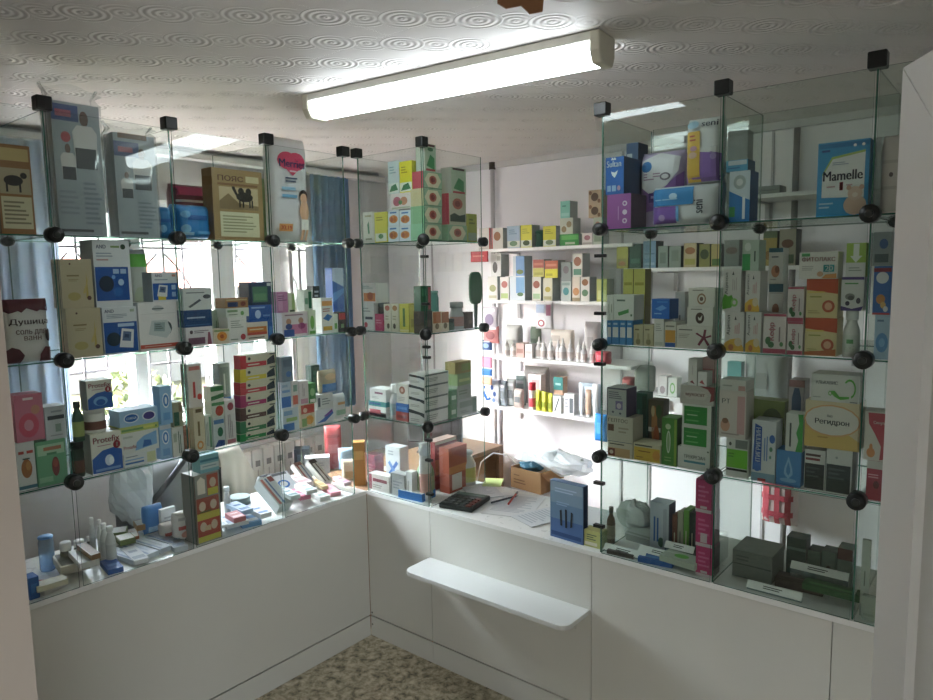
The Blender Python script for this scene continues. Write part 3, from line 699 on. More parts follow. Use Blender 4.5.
item('LU', 'tonometer_box', 'box', 'white tonometer box with a monitor drawing and red bottom stripe', (139, 302, 178, 352), 'e6e4e2', [O(.5, .87, .14, .06, 'c2c6c6'), U(.5, .86, .3, .06, '5b6a6a'), O(.72, .45, .12, .14, '3a4a4c'), P('c4cccc', (.22, .34), (.68, .24), (.82, .38), (.72, .62), (.32, .62)), P('95a6a6', (.36, .4), (.64, .38), (.66, .57), (.38, .58)), B(.4, .43, .62, .55, 3, '5c6c6c'), R(0, .05, 1, .13, 'c0503e'), B(.1, .07, .9, .11, 1, 'e0b0a4'), R(.06, .76, .94, .765, 'b0b0b0')], sc='c9c9c9', d=.09)
item('LU', 'tonometer_box', 'box', 'small white and blue tonometer box on top of the red striped one', (152, 272, 178, 302), 'dfe3e6', [T('AND', .26, .88, .28, .09, '23365c'), R(.78, .84, .92, .92, 'c08a7a'), B(.1, .7, .85, .78, 1, '9aa8b4'), R(.02, .06, .98, .62, '1d5cab'), R(.74, .4, .9, .56, 'b8d0e8'), R(.74, .16, .9, .32, '9cc0e4'), R(.2, .06, .5, .22, 'd8c040')]+SCR(.36, .36, 1.2), sc='9aa6ae', d=.07)
item('LU', 'ointment_box', 'box', 'white box with purple figure, lowest under the dark blue box', (186, 327, 213, 347), 'd8d4d6', [O(.2, .75, .06, .1, '4a3a44'), R(.08, .1, .7, .45, '7a5468'), P('8a4a5c', (.78, .05), (.95, .05), (.9, .7), (.82, .7)), B(.3, .66, .85, .84, 2, '7a7078')], d=.07)
item('LU', 'ointment_box', 'box', 'flat dark blue box sandwiched between two white boxes', (184, 310, 212, 327), '1f4474', [U(.5, .55, .8, .2, 'aebfd4'), R(.04, .1, .96, .16, '3a669a')], d=.07)
item('LU', 'thermometer_box', 'box', 'white box with slanted thermometer picture, uppermost above the dark blue box', (183, 288, 212, 310), 'cfd2ce', [P('55585c', (.15, .16), (.22, .1), (.62, .42), (.56, .5)), O(.82, .6, .14, .1, '4a4c50'), B(.1, .72, .75, .85, 1, '83878a')], d=.07)
item('LU', 'balm_box', 'box', 'small box with an orange flower beside the purple figure box', (214, 329, 230, 344), 'd9cdb4', [O(.5, .5, .32, .32, 'd88a34'), O(.5, .5, .13, .14, 'a8501f'), R(.02, .82, .98, .96, '8aa070')], d=.05)
item('LU', 'ointment_box', 'box', 'narrow pale green box standing behind the orange flower box', (213, 310, 226, 342), 'b4c4ae', [V(.2, .15, .5, .85, 2, '7e9478'), R(.6, .1, .9, .3, '8fae7e')], off=.085, d=.05)
item('LU', 'ointment_box', 'box', 'white box with a red drop mark beneath two flatter boxes', (228, 317, 247, 342), 'dddcd6', [B(.15, .55, .85, .88, 4, '9aa296'), O(.78, .2, .14, .12, 'b03a40'), R(.1, .1, .5, .14, '7a8c7a')], d=.07)
item('LU', 'ointment_box', 'box', 'flat white and green box under the tan topped box', (226, 308, 249, 317), 'd4d9cc', [R(.05, .55, .5, .8, '7c9c74'), O(.7, .4, .08, .25, '6a9a58'), B(.1, .15, .6, .4, 1, '8a9688')], d=.07)
item('LU', 'ointment_box', 'box', 'flat tan box with navy label next to the green picture box', (225, 298, 248, 308), 'a37b52', [R(.1, .12, .55, .6, '33426a'), R(.05, .75, .95, .88, 'c9b48a'), O(.78, .4, .12, .25, '7a3a2a')], d=.07)
item('LU', 'ointment_box', 'box', 'white box with orange and red bands below the blue circle box', (246, 322, 268, 342), 'd8d0c2', [R(.05, .45, .95, .75, 'c7772f'), R(.05, .3, .95, .45, 'b64636'), B(.1, .08, .9, .22, 1, '6c6a62'), U(.5, .6, .7, .14, 'e8d8b0')], d=.07)
item('LU', 'ointment_box', 'box', 'narrow bright blue box beside the orange banded box', (268, 321, 273, 341), '2a63ad', [R(.2, .2, .8, .7, '5590cf')], d=.07)
item('LU', 'ointment_box', 'box', 'blue box with a pale circle on its front', (249, 305, 272, 321.5), '2757a2', [O(.38, .45, .13, .26, 'b4c9e4'), R(.1, .8, .7, .9, '8cabd8'), R(.6, .3, .9, .4, '6f97d0')], d=.07)
item('LU', 'glucometer_box', 'box', 'navy box with green display picture, uppermost over the blue circle box', (249, 282, 271.5, 305), '2b3c5c', [R(.15, .12, .82, .8, '4d7a5e'), R(.2, .2, .76, .5, '67916c'), R(.8, .82, .97, .95, 'd0d4d8'), R(.02, .03, .1, .97, '1c2a44')], sc='1c2a44', d=.07)
item('LU', 'vitamin_box', 'box', 'box with two people in pink and blue clothes', (282, 312, 308, 336), 'ddd4d4', [R(.3, .1, .95, .5, 'c4799c'), O(.25, .62, .1, .13, 'b98a70'), O(.25, .42, .13, .12, '3c4f8a'), O(.72, .64, .1, .13, 'b98a70'), O(.74, .42, .14, .13, '9a4a78'), R(.05, .02, .45, .3, '3f63a8'), B(.1, .82, .9, .94, 1, '9a7a8a')], d=.08)
item('LU', 'vitamin_box', 'box', 'purple pink pack on top of the two people box', (277, 292, 288, 312), 'b47a9e', [R(.1, .1, .5, .9, 'c898b8'), B(.1, .55, .9, .85, 3, '7a4a72')], d=.05)
item('LU', 'vitamin_box', 'box', 'white and lime box beside the purple pink pack', (288.5, 293, 295, 312), 'cfd6bc', [R(.5, .05, .95, .95, '9cb878'), R(.1, .02, .9, .12, '3b4a34')], d=.05)
item('LU', 'ointment_box', 'box', 'pale lime box with a green drop beside the people box', (308.5, 310, 316, 335), 'd0dcc0', [O(.5, .5, .28, .28, '79b557'), R(.1, .04, .9, .16, '5ea33d')], d=.06)
item('LU', 'ointment_box', 'box', 'green and white box standing on the pale lime box', (304, 290, 312, 310), 'c8d2c4', [R(.55, .08, .95, .92, '2f6b4d'), R(.08, .3, .5, .6, '76a082')], d=.05)
item('LU', 'ointment_box', 'box', 'black box with white print behind the pale lime box', (313.5, 286, 320.5, 333), '23262a', [B(.2, .66, .85, .92, 3, 'a8acb0'), R(.2, .3, .8, .34, '8a8c90')], off=.09, d=.04)
item('LU', 'ointment_box', 'box', 'white pack with a blue fish shape and orange band at the case end', (321.5, 298, 333, 332), 'd6d8d4', [R(.05, .78, .95, .92, 'd99a5a'), P('2f6fae', (.1, .42), (.5, .55), (.95, .48), (.6, .34)), R(.1, .08, .9, .2, 'c8a040'), B(.1, .6, .9, .72, 2, '9a5a5a')], d=.06)
item('LU', 'ointment_box', 'box', 'slim white and green box near the corner of the window case', (333.5, 314, 338, 332), 'd4dcd0', [R(.2, .2, .8, .5, '6aa257')], d=.05)
item('LU', 'ointment_box', 'box', 'black and red box at the far end of the window case', (338.5, 312, 346, 331), '2d2a2c', [R(.05, .62, .95, .95, 'b23a3c'), R(.3, .2, .7, .4, '7a9a70')], d=.05)
item('LU', 'toothpaste_box', 'box', 'tall blue and white box standing behind the fish shape pack', (333, 268, 344, 330), '2b62b0', [P('c8d8ea', (0, .8), (1, .7), (1, 1), (0, 1)), P('5c96d6', (0, .45), (1, .6), (1, .68), (0, .6))], off=.09, d=.05)
# ---------------------------------------------------------------- window case, middle shelf
item('LM', 'herb_box', 'box', 'white box with an orange root picture by the cream jamb', (17, 442, 36, 489), 'd6d9d6', [O(.5, .45, .3, .2, 'a86c3a'), O(.6, .5, .14, .1, 'c08a4c'), R(.1, .76, .4, .82, 'b8483c'), R(.55, .76, .9, .82, 'b8483c'), R(.3, .64, .7, .67, '4a5a50'), R(0, .03, 1, .1, '4f7f90')], d=.07)
item('LM', 'herb_pack', 'package', 'pink pack with a rose coloured ring, above the root picture box', (15, 394, 44, 442), 'c9788c', [O(.45, .34, .36, .26, 'cf5870'), O(.45, .34, .17, .12, 'd694a4'), O(.72, .66, .16, .1, 'c8907a'), R(.3, .88, .66, .93, 'e8dcdc')], d=.07)
item('LM', 'herb_box', 'box', 'bright green box with a dark red seed pod picture', (36.5, 440, 67, 487), '6cab82', [R(.05, .68, .95, .92, 'a8d0b0'), R(.25, .78, .85, .86, 'b07a5a'), R(.35, .68, .68, .73, '4f8a60'), O(.62, .4, .13, .22, '7a2f2c'), O(.62, .48, .09, .1, '98483a'), R(.05, .08, .5, .2, '8fc49c')], d=.07)
item('LM', 'ointment_box', 'box', 'pale grey box with a dark band above the green seed pod box', (45, 406, 67, 441), 'c6cdd0', [R(.12, .6, .9, .72, '3a4248'), B(.3, .78, .9, .9, 1, '9aa4a8'), R(.45, .22, .72, .46, '8fa49a'), B(.2, .08, .8, .16, 1, 'a0a8aa')], d=.07)
bottle('LM', 'syrup_bottle', 'bottle', 'dark jar with red label under the green bottle', (74, 442, 87, 481), '26352a', '1c1e1c', '5c3a2e', shape='jar', capf=.2)
bottle('LM', 'syrup_bottle', 'bottle', 'dark green bottle standing on the dark jar', (74, 402, 86, 441), '1d4630', '181d1a', '8a9a55', neck=.5)
PROT = lambda: [R(.02, .02, .98, .98, 'e2e0d4'), P('2a5fae', (.02, .02), (.98, .02), (.98, .52), (.7, .6), (.35, .56), (.02, .38)), T('Protefix', .5, .83, .84, .15, '8a2238'), B(.2, .66, .7, .71, 1, 'b08a8c'), O(.82, .66, .12, .1, '9a2c36'), T('1', .82, .66, .05, .1, 'f0e8e0')]
item('LM', 'denture_box', 'box', 'blue and cream denture box with red lettering on the lower level', (91, 432, 123, 477), 'd8d6c8', PROT()+[O(.55, .3, .14, .14, 'c9d6e4'), O(.62, .28, .08, .1, 'e4ecf2'), R(.1, .06, .9, .12, '7fa4d4')], sc='a9aca8', d=.09)
bottle('LM', 'supplement_jar', 'jar', 'white jar with brown fruit label on the lower denture box', (88, 409, 110, 434), 'dfe0da', 'e6e6e2', '6a3f34', shape='jar', capf=.2)
item('LM', 'denture_box', 'box', 'blue and cream denture box with red lettering on top of the white jar', (87, 380, 113, 408), 'd8d6c8', PROT()+[O(.5, .28, .28, .16, '7fb4e0'), O(.5, .24, .18, .11, '2a5fae')], sc='8fa09c', d=.06, yaw=-2)
item('LM', 'denture_box', 'box', 'lowest flat white box with blue stripes beneath the light blue swirl box', (124, 452, 157, 469), 'dbdfe0', [R(.03, .2, .6, .34, '3b73b2'), R(.03, .48, .6, .58, '8fb4d8'), R(.7, .1, .97, .9, 'cfd4a8'), B(.05, .7, .55, .85, 1, '7d8a94')], d=.08)
item('LM', 'denture_box', 'box', 'white box with a light blue swirl and small red lettering', (121, 431, 159, 452), 'd9dcd8', [P('7fb0dc', (.35, .1), (.95, .25), (.95, .9), (.6, .75), (.4, .5)), P('2f68b4', (.55, .2), (.8, .25), (.78, .5), (.6, .55)), T('Protefix', .22, .32, .34, .16, '9a2c3c'), R(.05, .75, .3, .85, 'b8c0b8')], d=.08)
item('LM', 'denture_box', 'box', 'flat yellow green box beneath the lying blue oval box', (119, 425, 159, 431.5), 'b9c474', [R(.05, .25, .95, .6, '6f9a5c'), R(.6, .3, .9, .7, 'd4d46c')], d=.08)
COR = lambda: [O(.3, .5, .2, .3, 'dfe8f0'), O(.3, .5, .17, .24, '2f66b0'), T('COREGA', .3, .5, .26, .14, 'dfe8f0'), O(.76, .5, .18, .3, 'dfe8f0'), O(.76, .5, .15, .24, '4a3f86')]
item('LM', 'denture_box', 'box', 'light blue box lying flat with two ovals, on the yellow green box', (119, 409, 158, 425), '9fc0dc', COR(), tc='b4cfe4', d=.08)
def cor_v(): return [O(.5, .62, .3, .2, 'e6eef4'), O(.5, .62, .24, .16, '4f86c4'), O(.5, .62, .1, .1, 'e6eef4'), R(.2, .1, .8, .3, '6f9fd0')]
item('LM', 'denture_box', 'box', 'upright light blue box with white ovals on the lower level', (160, 424, 172, 463), '8fb8dc', cor_v()+[R(.02, .86, .98, .98, 'c8ccd4')], d=.05)
item('LM', 'denture_box', 'box', 'upright light blue box with white oval standing on another', (160, 386, 172, 424), '8fb8dc', cor_v(), d=.05)
item('LM', 'cream_box', 'box', 'white box with vertical print below the dark green box', (172.5, 427, 184, 460), 'd5d6ce', [V(.5, .1, .8, .9, 2, '4a6a58'), R(.1, .5, .4, .8, 'a8b0a0')], d=.06)
item('LM', 'cream_box', 'box', 'dark green and cream box on the vertical print box', (173, 402, 183, 427), 'a9a78c', [R(.05, .05, .6, .6, '2f5a48'), R(.6, .6, .95, .95, '8c7a60')], d=.06)
item('LM', 'cream_box', 'box', 'narrow orange box just before the second post', (184.3, 425, 188, 457), 'b8694a', [R(.2, .2, .8, .6, 'cf8a66')], off=.06, d=.04)
item('LM', 'toothpaste_box', 'box', 'beige box with a round orange emblem and vertical lettering', (194, 407, 205, 452), 'd0c7aa', [U(.45, .55, .4, .4, '7a6a48', 1), O(.5, .14, .3, .1, 'c98a48'), O(.5, .14, .17, .055, 'd0c7aa'), R(.2, .88, .8, .96, '6a5a3c')], d=.05)
item('LM', 'toothpaste_box', 'box', 'tall white box with red vertical lettering on the beige emblem box', (188, 364, 202, 407), 'd8d2ca', [U(.42, .5, .55, .35, 'b8443e', 1), O(.78, .24, .17, .07, 'c84a40'), R(.1, .86, .9, .95, 'c07a70')], d=.05)
item('LM', 'toothpaste_box', 'box', 'slim white box with green edge beside the beige emblem box', (205.5, 415, 212, 450), 'cfd4c8', [R(.6, .05, .95, .95, '6f9a78'), V(.1, .1, .5, .85, 2, '8a948c')], d=.05)
item('LM', 'cream_box', 'box', 'low pack with blue and green curves under the tomato pack', (213.5, 417, 225, 449), 'c8d0cc', [O(.6, .5, .25, .16, '2f6a4c'), P('35508c', (.05, .02), (.95, .02), (.95, .2), (.4, .24)), R(.05, .78, .95, .92, '5a7fa8')], d=.06)
item('LM', 'cream_box', 'box', 'green and white striped pack with a red tomato', (211, 386, 224, 417), 'd0d4c4', [R(0, .84, 1, 1, '3c7a46'), P('2f6d3c', (0, .55), (1, .62), (1, .76), (0, .68)), O(.6, .2, .32, .17, 'b04a3c'), R(0, .38, 1, .48, '4f8f58')], d=.05)
item('LM', 'cream_box', 'box', 'white pack with dark red cap mark beside the long box stack', (225.5, 400, 236, 448), 'd6d2ce', [O(.55, .86, .3, .09, '9a4550'), V(.2, .15, .7, .7, 3, '9a9494'), R(.1, .03, .9, .12, 'b0707c')], d=.06)
item('LM', 'toothpaste_box', 'box', 'tall grey box with blue foot rising above the tomato pack', (220, 363, 231, 420), '8b9691', [R(.1, .52, .9, .95, '6f7c7a'), R(.02, .4, .98, .56, '2f6aac'), V(.3, .6, .6, .9, 1, 'b4bcb8')], off=.10, d=.05)
long_cols = [('green', '2f8a48', 'lowest of the long box stack, broad bright green band'), ('green', '3d7d4e', 'long box with a dull green band, second from the stack bottom'), ('brown', '5a3c34', 'long box with a brown band in the middle of the stack'), ('magenta', 'a83668', 'long box with a magenta band and dark ring'), ('red', 'c04048', 'long box with a light red band below the yellow one'), ('yellow', 'd6c23e', 'long box with a yellow band near the stack top'), ('red', 'b8323c', 'topmost of the long box stack, deep red band')]
ly = [444, 431, 418.5, 405.5, 393, 380.5, 367.5, 354]
for i, (cn, c, lab) in enumerate(long_cols):
    item('LM', 'hair_dye_box', 'box', lab, (240, ly[i+1], 276, ly[i]), 'cfccb4', [R(0, .0, .16, .98, c), R(.16, .1, .72, .45 if i else .6, c), U(.42, .26, .44, .2, 'd9d6c4'), P('24303a', (.74, .12), (.97, .2), (.95, .85), (.8, .62), (.74, .5)), R(.82, .86, .98, .97, '5a625c'), O(.24, .72, .04, .12, '3a423e')], sc=c, d=.045, group='long banded boxes in one stack')
item('LM', 'cream_box', 'box', 'blue white and green pack below the tilted grey box', (283, 408, 299, 432), 'c4d0d4', [R(0, .02, .7, .34, '3a78b8'), R(.2, .42, .9, .58, '94b46a'), R(.05, .7, .6, .9, '7fa4c4')], d=.06)
item('LM', 'cream_box', 'box', 'blue and white pack on the blue white green one', (281, 382, 291, 408), 'c0d0dc', [R(.02, .05, .98, .45, '2f6cb4'), R(.1, .6, .9, .7, '7aa0cc'), R(.1, .8, .7, .9, '9ab4c8')], d=.05)
item('LM', 'cream_box', 'box', 'slender white pack with a red patch', (292, 381, 298.5, 408), 'd4cfca', [R(.1, .1, .9, .45, 'c25a44'), R(.2, .6, .8, .85, '7a9a8c')], d=.05)
item('LM', 'cream_box', 'box', 'grey blue box tilted on top beside the long box stack', (281, 357, 293, 382), '71838f', [O(.6, .3, .25, .12, '3a6aa4'), R(.15, .6, .85, .9, '55697a')], d=.04, yaw=4)
item('LM', 'vitamin_box', 'box', 'red orange pack with fruit picture, low beside the swirl box', (301, 404, 315, 428), 'cfc0a0', [R(.02, .6, .98, .98, 'b84a3c'), O(.6, .3, .3, .2, 'd89a4a'), R(.05, .05, .4, .4, '7a9a54'), O(.3, .75, .15, .1, 'e0c0a8')], d=.06)
item('LM', 'vitamin_box', 'box', 'white and pink pack standing over the red orange pack', (299.5, 381, 308.5, 404), 'd8cfcd', [R(.1, .05, .9, .25, 'c890a0'), V(.3, .35, .6, .9, 2, 'a89a9a')], d=.05)
item('LM', 'vitamin_box', 'box', 'green pack with a pale circle near the long window frame', (309, 383, 315.8, 404), '4a8a4a', [O(.5, .55, .35, .2, '9cc48c'), R(.1, .04, .9, .2, 'd8dcd0')], d=.05)
item('LM', 'vitamin_box', 'box', 'white box with blue and purple swirl near the case end', (316.3, 409, 334, 426), 'd6d8dc', [P('2f5fae', (.02, .1), (.4, .35), (.9, .9), (.98, .6), (.5, .12)), P('7a4a9a', (.4, .5), (.9, .92), (.95, .75), (.6, .45))], d=.06)
item('LM', 'vitamin_box', 'box', 'low white box with black sketch above the swirl box', (317, 394, 333, 409), 'd2d4d0', [R(.05, .2, .2, .8, '4a5058'), B(.3, .25, .9, .75, 3, '8c9490')], d=.06)
item('LM', 'vitamin_box', 'box', 'tall dark green box rising behind the swirl box', (312, 365, 320.5, 420), '234238', [R(.2, .5, .8, .9, '3c6454'), R(.1, .02, .9, .1, 'aebcb4')], off=.09, d=.04)
item('LM', 'vitamin_box', 'package', 'blue and beige pouch pack uppermost near the curtain', (322, 370, 338, 394), 'b8aa8c', [R(.05, .05, .95, .42, '3f78b4'), O(.5, .72, .35, .15, 'd4b48c')], d=.05, pouch=True)
item('LM', 'vitamin_box', 'package', 'crumpled white pouch at the far end of the middle shelf', (335, 394, 347, 424), 'd4d6d4', [R(.1, .2, .9, .4, '9ab8a0'), R(.2, .6, .8, .7, 'c9a070')], d=.05, pouch=True)

# ---------------------------------------------------------------- corner case, top shelf
item('CT', 'tea_box', 'box', 'white tea box with a sprig drawing at the window end', (363, 212, 374, 241), 'd4d6cc', [P('5c8a6a', (.45, .3), (.6, .3), (.55, .7), (.4, .6)), R(.2, .1, .8, .16, '9aa08c'), R(.2, .84, .8, .9, 'a8a88c')])
item('CT', 'tea_box', 'box', 'yellow green tea box on the shelf next to the sprig box', (374.5, 212, 387, 241), 'd4d05a', [R(.05, .03, .95, .3, 'd4dccc'), O(.5, .2, .2, .08, '5c8a5a'), B(.15, .7, .7, .86, 2, '9a983a')])
FR = [R(.02, .04, .98, .95, 'ccdce4'), O(.5, .42, .4, .26, 'c98a52'), O(.35, .4, .14, .16, 'a85c3c'), O(.64, .42, .14, .16, 'b8703c'), R(.2, .78, .8, .88, '4a7ab0')]
for k, (bx, lab) in enumerate((((388, 226, 399, 242), 'fruit tea box, bottom row and nearer the window'), ((399.5, 226, 411, 242), 'fruit tea box, bottom row and nearer the glass corner'), ((388, 210, 399, 226), 'fruit tea box, second row and nearer the window'), ((399.5, 210, 411, 226), 'fruit tea box, second row and nearer the glass corner'))):
    item('CT', 'tea_box', 'box', 'small blue and orange '+lab, bx, 'c8d4da', FR)
item('CT', 'tea_box', 'box', 'white box with pink floral print lying on the fruit tea boxes', (391, 193, 411, 209.5), 'dcd4d0', [O(.3, .5, .2, .3, 'b86a7a'), O(.65, .5, .18, .26, 'c08a6a'), O(.48, .42, .1, .14, '5c8a5a'), R(.05, .04, .95, .14, 'a8b49c')])
item('CT', 'tea_box', 'box', 'white and pale teal box with green leaf foot beside the yellow one', (388, 161, 399, 192.5), 'c4d4d4', [R(.05, .03, .95, .32, 'd8e2da'), P('3f7a54', (.1, .06), (.9, .1), (.7, .3), (.3, .24)), B(.15, .6, .8, .85, 3, '8aa8ac')])
item('CT', 'tea_box', 'box', 'bright yellow box with green leaf foot high in the corner case', (399.5, 161, 412, 192.5), 'd8d23c', [R(.03, .03, .97, .32, 'd8e2d4'), P('3f7a54', (.1, .06), (.9, .1), (.7, .3), (.3, .24)), B(.15, .6, .7, .85, 3, '9a982c')], sc='b0ac34')
HEX = [P('cdc6a6', (.05, .5), (.25, .92), (.75, .92), (.95, .5), (.75, .08), (.25, .08)), O(.5, .52, .2, .26, 'a45a4a'), O(.5, .52, .12, .15, '7c3a34'), R(.02, .0, .98, .05, '5c7a5c')]
hexl = ('bottom box of the cream medallion stack at the glass corner', 'second box up in the cream medallion stack at the glass corner', 'third box up in the cream medallion stack at the glass corner', 'top medallion box under the upright green leaf box at the corner')
hy = [241.5, 224, 206.5, 189, 172]
for i in range(4):
    item('DT', 'tea_box', 'box', hexl[i], (423.5, hy[i+1], 442, hy[i]), '8aa88a', HEX, off=.012, d=.075, sc=('8fc4a0', '86b48c', 'c4be96', 'b4505a')[i])
item('DT', 'tea_box', 'box', 'upright green leaf box crowning the medallion stack at the corner', (424.5, 144, 436, 171.5), 'a8b8a0', [P('3f7f50', (.15, .2), (.85, .08), (.85, .5), (.5, .62)), R(.1, .9, .9, .98, '4c2f30'), R(.1, .02, .9, .1, 'a03a40'), O(.5, .8, .25, .07, '3f6f4c')], off=.015, d=.05, sc='b8c4b4')
item('DT', 'tea_box', 'box', 'medallion box on the shelf beside the corner stack', (448, 225, 467, 241.5), '8aa88a', HEX, off=.012, d=.075, sc='7a9a7c')
item('DT', 'tea_box', 'box', 'red sided box with medallion on the lone medallion box', (449, 194, 466, 224.5), 'b4b49a', [O(.5, .68, .3, .18, 'a4604e'), O(.5, .68, .17, .1, '7c3a34'), P('3a4a3a', (.05, .1), (.95, .1), (.95, .36), (.6, .3), (.3, .38), (.05, .3))], off=.012, d=.07, sc='b04450')
item('DT', 'tea_box', 'box', 'upright green leaf box on the red sided box', (451, 168, 466, 193.5), 'a8b8a0', [P('3f7f50', (.15, .2), (.85, .08), (.85, .5), (.5, .62)), R(.1, .9, .9, .98, '4c2f30'), R(.1, .02, .9, .1, 'a03a40')], off=.015, d=.06, sc='aeb4aa')
item('DT', 'tea_box', 'box', 'olive yellow box at the serving gap end of the top shelf', (467.6, 214, 477, 242), '9aa04a', [R(.05, .03, .95, .32, '8ea08c'), B(.15, .6, .8, .85, 2, '6c7034')], off=.012, d=.06)
# ---------------------------------------------------------------- corner case, upper shelf
item('CU', 'tea_box', 'box', 'white box with red mark at the window end of the shelf', (361.5, 303, 374, 330), 'd2d4ce', [R(.3, .4, .9, .5, '4a5058'), O(.35, .2, .14, .1, 'b04a50'), B(.1, .65, .8, .85, 2, '9a9e98')])
item('CU', 'tea_box', 'box', 'white box with an orange patch standing over the red mark box', (361.5, 283, 376, 302.5), 'd4d4ce', [R(.15, .08, .95, .5, 'cf8246'), O(.6, .34, .2, .2, 'a85a34'), B(.1, .7, .8, .88, 2, '8ca4a0')])
item('CU', 'tea_box', 'box', 'crimson box under the small dark jar', (375, 314, 383, 331), 'b43a66', [B(.1, .4, .9, .7, 2, 'd48aa4')])
bottle('CU', 'balm_jar', 'jar', 'small dark lidded jar on the crimson box', (375.5, 303, 384, 313.5), '4a4038', '2a2f2a', shape='jar', capf=.4)
item('CU', 'tea_box', 'box', 'cream box with berry picture, next to the crimson box', (384, 304, 391, 332), 'd6d0bc', [O(.5, .85, .35, .1, 'a85a44'), O(.6, .2, .2, .1, '5a4a3a'), B(.2, .4, .8, .6, 2, 'a8a288')])
item('CU', 'tea_box', 'box', 'cream box with berry picture, next to the yellow box', (391.5, 304, 398.5, 332), 'd6d0bc', [O(.5, .85, .35, .1, '9a6a3a'), O(.4, .2, .2, .1, '4a3a34'), B(.2, .4, .8, .6, 2, 'a8a288')])
item('CU', 'tea_box', 'box', 'yellow box with a green vertical strip on the upper shelf', (399.5, 304, 409, 333), 'd2cc58', [R(.35, .2, .6, .85, '4f7a3a'), R(.02, .03, .98, .1, 'e0dca0')], sc='b8b44a')
item('CU', 'tea_box', 'box', 'dull yellow box just before the glass corner', (409.5, 305, 416, 334), 'b4ae52', [R(.2, .2, .8, .5, '9a9444')])
item('DU', 'cream_box', 'box', 'dark brown box at the glass corner under the tilted green boxes', (424, 311, 432.5, 335), '34322a', [R(.2, .3, .8, .6, '5c5044')], off=.012, d=.06, sc='4a4438')
item('DU', 'cream_box', 'box', 'dark green box with red edge perched at the glass corner', (421.5, 286, 431, 310.5), '2a5c3c', [R(.72, .05, .95, .95, '9c4a52'), R(.1, .6, .55, .9, '47805a')], off=.014, d=.045, yaw=-5, sc='235038')
bottle('DU', 'glass_tumbler', 'tumbler', 'teal glass tumbler behind the orange boxes', (431.5, 291, 442.5, 331), '5f9c90', '79b0a4', off=.11, shape='jar', capf=.05)
item('DU', 'tea_box', 'box', 'orange and cream box beside the dark corner box', (433, 312, 441, 333), 'd0c4a4', [R(0, .45, 1, 1, 'a8693c'), O(.5, .3, .25, .15, '6a5a3a')], off=.012, d=.06)
item('DU', 'tea_box', 'box', 'orange and cream box second from the glass corner', (441.5, 312, 449, 333), 'd0c4a4', [R(0, .45, 1, 1, 'a06238'), O(.5, .3, .25, .15, '6a5a3a')], off=.012, d=.06)
bottle('DU', 'balm_jar', 'jar', 'small dark green jar near the orange boxes', (449.5, 319, 457, 332), '3f5a46', '2f3f36', shape='jar', capf=.3, off=.02)
bottle('DU', 'spray_bottle', 'bottle', 'clear bottle with a reddish label near the hairbrush', (457.5, 302, 467, 330), 'a8aeac', '8f9694', 'a88078', off=.02, neck=.8, capf=.22)
item('DU', 'cream_box', 'box', 'small dark brown box between the clear bottle and hairbrush', (467.5, 312, 473, 330), '4c3e34', [R(.2, .3, .8, .5, '6f5c4c')], off=.02, d=.04)
t = place('DU', (472, 271, 484, 331), .03, .03); hbh = t[2]; hb = empty('hairbrush', t[0], PI/2); tag(hb, 'dark green paddle hairbrush standing on its handle in the corner case', 'hairbrush', None)
m = MB(); rw = t[1]/2; pts = []
for i in range(20):
    a = 2*PI*i/20; c_, s_ = math.cos(a), math.sin(a); pts.append((rw*.98*math.copysign(abs(c_)**.55, c_), hbh*.70+hbh*.29*math.copysign(abs(s_)**.6, s_)))
m.prism(pts, -.006, .006, '1f5a38'); m.xf(Matrix(((1, 0, 0, 0), (0, 0, 1, 0), (0, 1, 0, 0), (0, 0, 0, 1)))); m.build('brush_head', hb, bevel=.003)
m = MB(); m.tube([(0, 0, .001), (0, 0, hbh*.2), (0, 0, hbh*.42)], .007, '1c3f2c', 10, .010); m.build('brush_handle', hb)
m = MB(); rr = random.Random(3)
for i in range(7):
    for j in range(9): m.tube([(-rw*.7+rw*1.4*i/6, .006, hbh*(.48+.44*j/8)), (-rw*.7+rw*1.4*i/6, .018, hbh*(.48+.44*j/8))], .0008, '14201a', 4)
m.build('bristle', hb)
# ---------------------------------------------------------------- corner case, middle shelf
for i, (bx, c, c2, lab) in enumerate((((368.5, 412, 386, 418), '9a4a5a', '4a2a34', 'lowest dark red flat box at the window end of the corner case'), ((368.5, 406.5, 386, 412), 'd0d0cc', 'b04a54', 'white flat box with red stripe second from the bottom'), ((368.5, 401.5, 386, 406.5), '3f8a8a', '2a5a8a', 'teal flat box just under the white maroon printed box'))):
    item('CM', 'tablet_box', 'box', lab, bx, c, [R(.05, .3, .7, .7, c2)])
item('CM', 'tablet_box', 'box', 'white box with maroon print crowning the flat boxes', (370, 389, 386, 401.5), 'd8d6d4', [R(.3, .6, .8, .75, '7a3a5a'), B(.1, .2, .7, .4, 2, 'a8a4a4')])
bottle('CM', 'nasal_spray', 'bottle', 'white spray bottle beside the flat box stack', (387, 385, 395, 419), 'd4d6d6', 'e4e4e2', 'a8bcc0', neck=.6, capf=.25, off=.025)
item('CM', 'tablet_box', 'box', 'dark red low box beneath the bright blue one', (396, 412, 408, 421), 'a8453c', [R(.1, .3, .9, .6, '7c2f2a')])
item('CM', 'tablet_box', 'box', 'bright blue low box beneath the brown circle box', (396, 403.5, 408, 412), '2f66ae', [R(.1, .3, .9, .6, '5a8ccc')])
item('CM', 'tablet_box', 'box', 'white box with a brown circle on its face', (396.5, 384, 408, 403.5), 'd8d4cc', [O(.5, .68, .26, .2, '9a6a5a'), O(.5, .68, .12, .1, 'c8a898'), B(.15, .1, .8, .35, 3, 'a8a49c')])
sl = ('bottom of the white dark striped stack at the glass corner', 'second of the white dark striped stack at the glass corner', 'third of the white dark striped stack at the glass corner', 'top of the white dark striped stack at the glass corner')
sy = [422, 409, 396.5, 384.5, 374]
